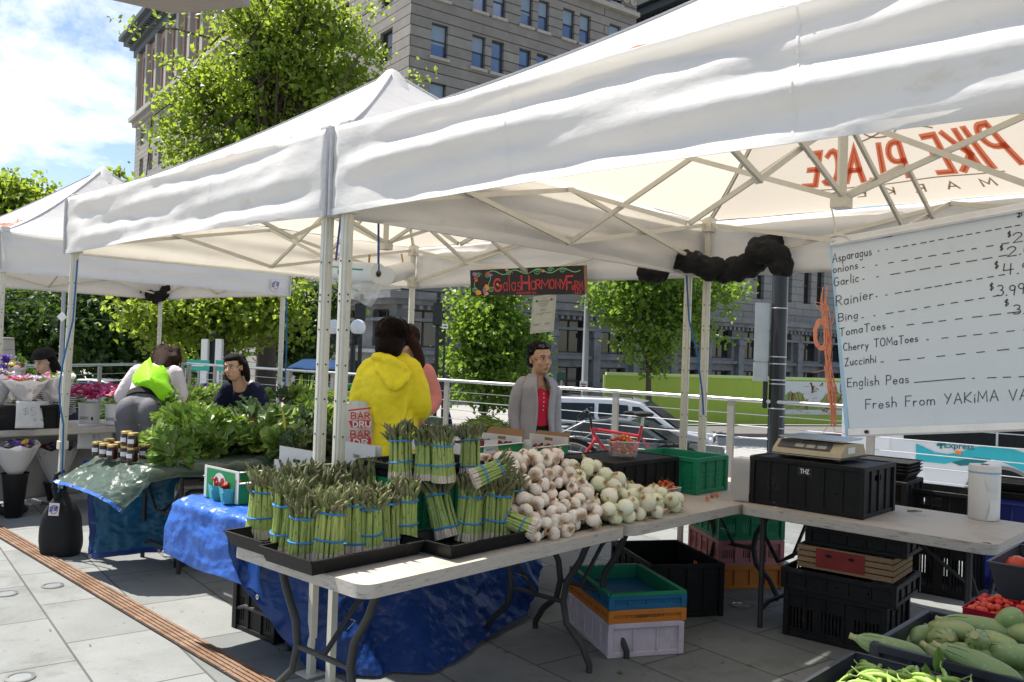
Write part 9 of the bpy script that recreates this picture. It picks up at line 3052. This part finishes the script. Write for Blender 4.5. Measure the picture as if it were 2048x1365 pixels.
# === street furniture
m_dgreen = mat('lamp_post_green',(.018,.024,.022),.45,.2)
m_globe = mat('opal_globe',(.66,.69,.70),.25,var=.02)
def base_of(px,Y):
 q = at(px,800,Y=Y); return V((q.x,Y,Z0))
lp = base_of(702,19.5)
lt = thing('globe_lamp','dark lamp post with white globes behind the raincoat','street lamp',lp)
zt2 = at(702,690,Y=19.5).z
MB().lathe([(.16,0),(.16,.5),(.11,.6),(.085,.7),(.07,2.0),(.06,zt2 - Z0)],lp,14).lathe([(.05,zt2 - Z0),(.075,zt2 - Z0 + .05),(.05,zt2 - Z0 + .12),(.05,zt2 - Z0 + .4),(.0,zt2 - Z0 + .5)],lp,12).build('post',m_dgreen,lt)
g0,g1,g2 = at(716,655,Y=19.5),at(668,655,Y=19.5),at(695,668,Y=20.0)
MB().tube([lp + V((0,0,zt2 - Z0)),V((g0.x,lp.y,zt2 + .02)),g0 - V((0,0,.22))],.03,8).tube([lp + V((0,0,zt2 - Z0)),V((g1.x,lp.y,zt2 + .02)),g1 - V((0,0,.22))],.03,8).tube([lp + V((0,0,zt2 - Z0 + .1)),g2 - V((0,0,.2))],.03,8).build('arms',m_dgreen,lt)
for q in (g0,g1):
 MB().ell(q,.178,None,24,16).build('globe',m_globe,lt)
 MB().lathe([(.07,-.22),(.1,-.16),(.09,-.14)],q,12).build('globe_collar',m_dgreen,lt)
def signal(px,py0,py1,w,Y,label):
 a = at(px,py0,Y=Y); b_ = at(px,py1,Y=Y)
 t = thing('traffic_light',label,'traffic light',V((a.x,Y,Z0)))
 MB().box((a.x,Y,(a.z + b_.z) / 2),(w * Y / CF,.25,a.z - b_.z)).build('housing',m_blk,t,bevel=.03)
 MB().tube([V((a.x,Y + .2,Z0)),V((a.x,Y + .2,a.z + .3))],.06,10).tube([V((a.x,Y + .2,a.z + .1)),V((a.x,Y,a.z + .06))],.04,8).build('mast',m_dgreen,t)
 for k in range(3):
  z = a.z - (a.z - b_.z) * (k + .5) / 3
  MB().lathe([(.11,0),(.12,-.16)],V((a.x,Y - .13,z)),14,rot=M.Rotation(PI / 2,3,'X'),caps=(False,False)).build('visor',m_blk,t)
 return t
signal(876,605,652,18,24,'black traffic light left of the bright street maple')
signal(721,608,642,20,26,'black traffic light above the white globe lamp')
sA2 = at(890,653,Y=23.9)
ow = thing('one_way_sign','small white street sign with a black arrow below the traffic light','sign',sA2)
MB().box(sA2,(.17,.02,.13)).build('plate',m_white,ow)
g = MB(); g.add([sA2 + V((x,-.012,z)) for x,z in ((-.06,-.012),(.015,-.012),(.015,-.035),(.065,0),(.015,.035),(.015,.012),(-.06,.012))],[tuple(range(7))]); g.build('arrow',m_ink,ow)
MB().tube([V((sA2.x - .0,23.95,Z0)),sA2 + V((0,.04,.1))],.03,8).build('pole',m_dgreen,ow)
def plainpole(px,Y,py_top,r,m,name,label,top=None,bottom=None):
 b_ = base_of(px,Y) if bottom is None else V((at(px,800,Y=Y).x,Y,bottom)); t = thing(name,label,'pole',b_)
 z = at(px,py_top,Y=Y).z
 MB().lathe([(r * 1.6,0),(r * 1.5,.35),(r,.45),(r * .75,z - b_.z)],b_,14).build('shaft',m,t)
 return t,b_,z
m_gpole = mat('grey_pole_paint',(.30,.31,.32),.5,.2,var=.05)
t,b_,z = plainpole(676,24,590,.10,m_gpole,'lamp_pole','grey pole with dark finial left of the globe lamp')
MB().lathe([(.06,0),(.16,.05),(.06,.12),(.1,.3),(.04,.45),(.015,.62)],V((b_.x,b_.y,z - .02)),12).tube([V((b_.x - .35,b_.y,z + .2)),V((b_.x,b_.y,z + .1)),V((b_.x + .35,b_.y,z + .2))],.03,6).build('finial',m_dgreen,t)
plainpole(1168,33.5,560,.13,m_gpole,'street_pole','tall slim grey pole between the two street maples')
t,b_,z = plainpole(1166,33.4,762,.035,m_gpole,'sign_post','thin post with small parking signs beside the tall grey pole')
MB().box((b_.x,b_.y - .05,z - .16),(.30,.015,.30)).build('sign_plate',m_white,t)
MB().box((b_.x,b_.y - .06,z - .13),(.2,.012,.05)).box((b_.x,b_.y - .06,z - .22),(.12,.012,.06)).build('sign_print',m_redlab,t)
MB().box((b_.x,b_.y - .05,z - .75),(.28,.015,.26)).build('green_plate',mat('sign_green_plate',(.05,.3,.18),.4),t)
YP = 9.6
bp_ = at(1551,880,Y=YP); pb_ = V((bp_.x,YP,-.2))
bpz = at(1556,520,Y=YP).z
bpo = thing('signal_pole','thick glossy black pole with grey sign backs by the hoarding','pole',pb_)
m_gblk = mat('gloss_black_paint',(.007,.0075,.0075),.3,0,var=.05,coat=.35)
MB().lathe([(.13,0),(.13,.5),(.092,.6),(.085,3.0)],pb_,28).build('shaft',m_gblk,bpo)
m_gals = mat('galvanised_sheet',(.42,.43,.43),.4,.6,var=.15,vscale=8)
s_c = at(1524,665,Y=YP)
sh = at(1524,606,Y=YP).z - at(1524,724,Y=YP).z
sgn = MB(); sgn.prism(rrect(.17,sh,.025,x0=-.085,y0=-sh / 2),(s_c,V((1,.1,0)).normalized(),Zup),-.004,.004)
sgn.build('sign_back',m_gals,bpo)
s_c2 = at(1521,744,Y=YP)
MB().box(s_c2,(.17,.008,.21),.1).build('sign_back',m_gals,bpo)
s_c3 = at(1530,790,Y=YP)
MB().prism(rrect(.05,.30,.015,x0=-.025,y0=-.15),(s_c3,V((1,.1,0)).normalized(),Zup),-.01,.01).build('sign_edge',m_blk,bpo)
bn = MB()
for py in (617,714,728,760,768,817):
 z = at(1551,py,Y=YP).z
 bn.lathe([(.091,z - pb_.z - .006),(.0935,z - pb_.z),(.091,z - pb_.z + .006)],pb_,24,caps=(False,False))
bn.build('steel_bands',m_steel,bpo)
q = at(1160,805,Y=31);
cbx = thing('utility_cabinet','pale green utility cabinet behind the minivan','cabinet',V((q.x,31,Z0)))
MB().box((q.x,31,Z0 + .65),(.9,.5,1.3)).box((q.x,31,Z0 + 1.33),(.98,.58,.06)).build('cabinet_body',mat('pale_cabinet',(.40,.42,.36),.6),cbx,bevel=.02)
MB().box((q.x - .01,30.74,Z0 + .65),(.8,.02,1.1)).build('door',mat('pale_cabinet_door',(.38,.40,.34),.6),cbx)
q = at(1123,752,Y=30)
ps = thing('parking_meter','dark green box on a post beside the grey cardigan','meter',V((q.x,30,Z0)))
MB().box((q.x,30,q.z),(.30,.22,.30)).build('box',mat('dark_green_box',(.02,.06,.035),.5),ps,bevel=.03)
MB().tube([V((q.x,30,Z0)),V((q.x,30,q.z))],.04,8).build('post',m_gpole,ps)
for px0,px1,lab in ((405,418,'left white upright of the poster frame behind the trees'),(433,446,'right white upright of the poster frame behind the trees')):
 a,b_ = at(px0,678,Y=25),at(px1,678,Y=25)
 o = MB().box(((a.x + b_.x) / 2,25,(Z0 + a.z) / 2),(b_.x - a.x,.2,a.z - Z0)).build('poster_upright',m_white,bevel=.02)
 tag(o,lab,'column')
o = MB().box((at(425,700,Y=25.2).x,25.2,0.2),(.25,.1,3.3)).build('dark_poster',m_blk); tag(o,'dark poster panel between two white uprights','poster')
for px0,px1,py0,py1,lab,txt in ((374,419,725,737,'long turquoise street sign behind the railing','SAMMER'),(431,447,725,738,'short turquoise street sign behind the railing',None)):
 a,b_ = at(px0,py1,Y=22),at(px1,py0,Y=22)
 t = thing('turquoise_sign',lab,'sign',V(((a.x + b_.x) / 2,22,Z0)))
 MB().box(((a.x + b_.x) / 2,22,(a.z + b_.z) / 2),(b_.x - a.x,.04,abs(b_.z - a.z) + .1)).build('board',mat('turquoise_board',(.03,.38,.28),.4),t)
 MB().tube([V(((a.x + b_.x) / 2,22.05,Z0)),V(((a.x + b_.x) / 2,22.05,b_.z))],.03,8).build('post',m_gpole,t)
 if txt:
  MB().box(((a.x + b_.x) / 2 - .02,21.97,(a.z + b_.z) / 2),((b_.x - a.x) * .6,.012,.05)).build('white_print',m_white,t)
cnA,cnB = at(575,726,Y=15.5),at(640,738,Y=15.5)
cv = thing('blue_canopy','pale blue sloping canopy glimpsed between the tent legs','canopy',V(((cnA.x + cnB.x) / 2,15.5,Z0)))
g = MB(); g.grid(lambda a,b: V((cnA.x + (cnB.x + .25 - cnA.x) * a,15.5 + 1.1 * b,cnB.z + (.13 + .02 * a) * b + .01 * math.sin(a * 9))),14,4)
g.build('canopy_cloth',mat('pale_blue_cloth',(.22,.40,.68),.6,trans=.3,tcol=(.3,.5,.8)),cv,solid=.02)
for x in (cnA.x + .05,cnB.x): MB().tube([V((x,15.6,Z0)),V((x,15.6,cnB.z + .02))],.02,8).build('leg',m_gpole,cv)
q = at(600,790,Y=12.2)
yp = thing('yucca_plant','spiky green plant in a pot beside the railing behind the greens','plant',V((q.x,12.2,0)))
MB().lathe([(.14,0),(.18,.4),(.2,.42),(.17,.42)],V((q.x,12.2,0)),20).build('pot',m_blkc,yp)
g = MB(); rr = random.Random(4)
for k in range(46):
 a = rr.uniform(0,2 * PI); sp_ = rr.uniform(.15,1)
 leaf_mesh(g,V((q.x,12.2,.42)),V((math.cos(a) * sp_,math.sin(a) * sp_,1.2)),V((math.cos(a),math.sin(a),-.2)),rr.uniform(.4,.72),.035,rr,0,.25)
g.build('leaves',lg_lite,yp,autos=0)
for i,(px,lab,m_) in enumerate(((690,'green lidded street bin behind the lamp post','a'),(725,'second green lidded street bin beside the raincoat','b'))):
 q = at(px,790,Y=17); zt3 = at(px,766,Y=17).z
 t = thing('street_bin',lab,'bin',V((q.x,17,Z0)))
 MB().frustum((q.x,17,Z0),(.42,.5),(.5,.6),zt3 - Z0 - .1,0).build('bin_body',mat('bin_navy',(.03,.06,.10),.5),t,bevel=.02)
 MB().box((q.x,17,zt3 - .06),(.54,.64,.08)).build('lid',mat('bin_green',(.08,.42,.10),.45),t,bevel=.03)
stp = at(10,730,Y=19)
so = thing('stone_pier','pale tapering stone pier at the left edge behind the railing','pier',V((stp.x,19,Z0)))
zst = at(5,675,Y=19).z
MB().frustum((stp.x - .15,19,Z0),(.85,.6),(.45,.4),zst - Z0).build('masonry',brickmat('pier_stone',(.36,.33,.29),(.32,.29,.26),(.2,.18,.16),.5,.22,.01,axes=((1,0,0),(0,0,1))),so,bevel=.02)
t,b_,z = plainpole(119,21,575,.06,m_gpole,'street_pole','grey pole just left of the leaning tent leg')
MB().prism([(-.12,0),(0,-.12),(.12,0),(0,.12)],(V((b_.x + .03,20.9,at(119,634,Y=21).z)),V((1,0,0)),Zup),0,.02).build('diamond_sign',m_white,t)
for py0,py1,lab in ((598,606,'upper trolley wire crossing the dark trees'),(632,640,'lower trolley wire crossing the dark trees')):
 o = MB().tube(spline([at(-80,py0 - 3,Y=30),at(60,py0,Y=30),at(200,py1,Y=30),at(420,py1 + 25,Y=30),at(700,py1 + 40,Y=30)]),.009,5).build('trolley_wire',m_dgreen)
 tag(o,lab,'wire')
lr2 = random.Random(77)
fl = []
for i,(px,py) in enumerate(((1012,1303),(1150,1290),(1445,1325),(760,1300),(330,1240),(180,1290),(440,1180),(1500,1330),(1240,1345),(100,1260),(300,1150),(560,1300))):
 p = at(px,py,z=.006)
 if not fl:
  g = MB(); leaf_mesh(g,V((-.018,0,0)),V((1,0,.1)),Zup,.038,.018,lr2,0,.3,n=4)
  o = g.build('fallen_leaf',leafmat('dry_leaf',(.20,.15,.05),.2),origin=(0,0,0),autos=0)
  o.location = p; o.rotation_euler = (0,0,1.2); fl.append(o)
  tag(o,'small dry leaf or scrap lying on the paving','leaf','dry scraps on the paving')
 else: dup(fl[0],p,(lr2.gauss(0,.1),lr2.gauss(0,.1),lr2.uniform(0,6)),scale=lr2.uniform(.5,1.2))
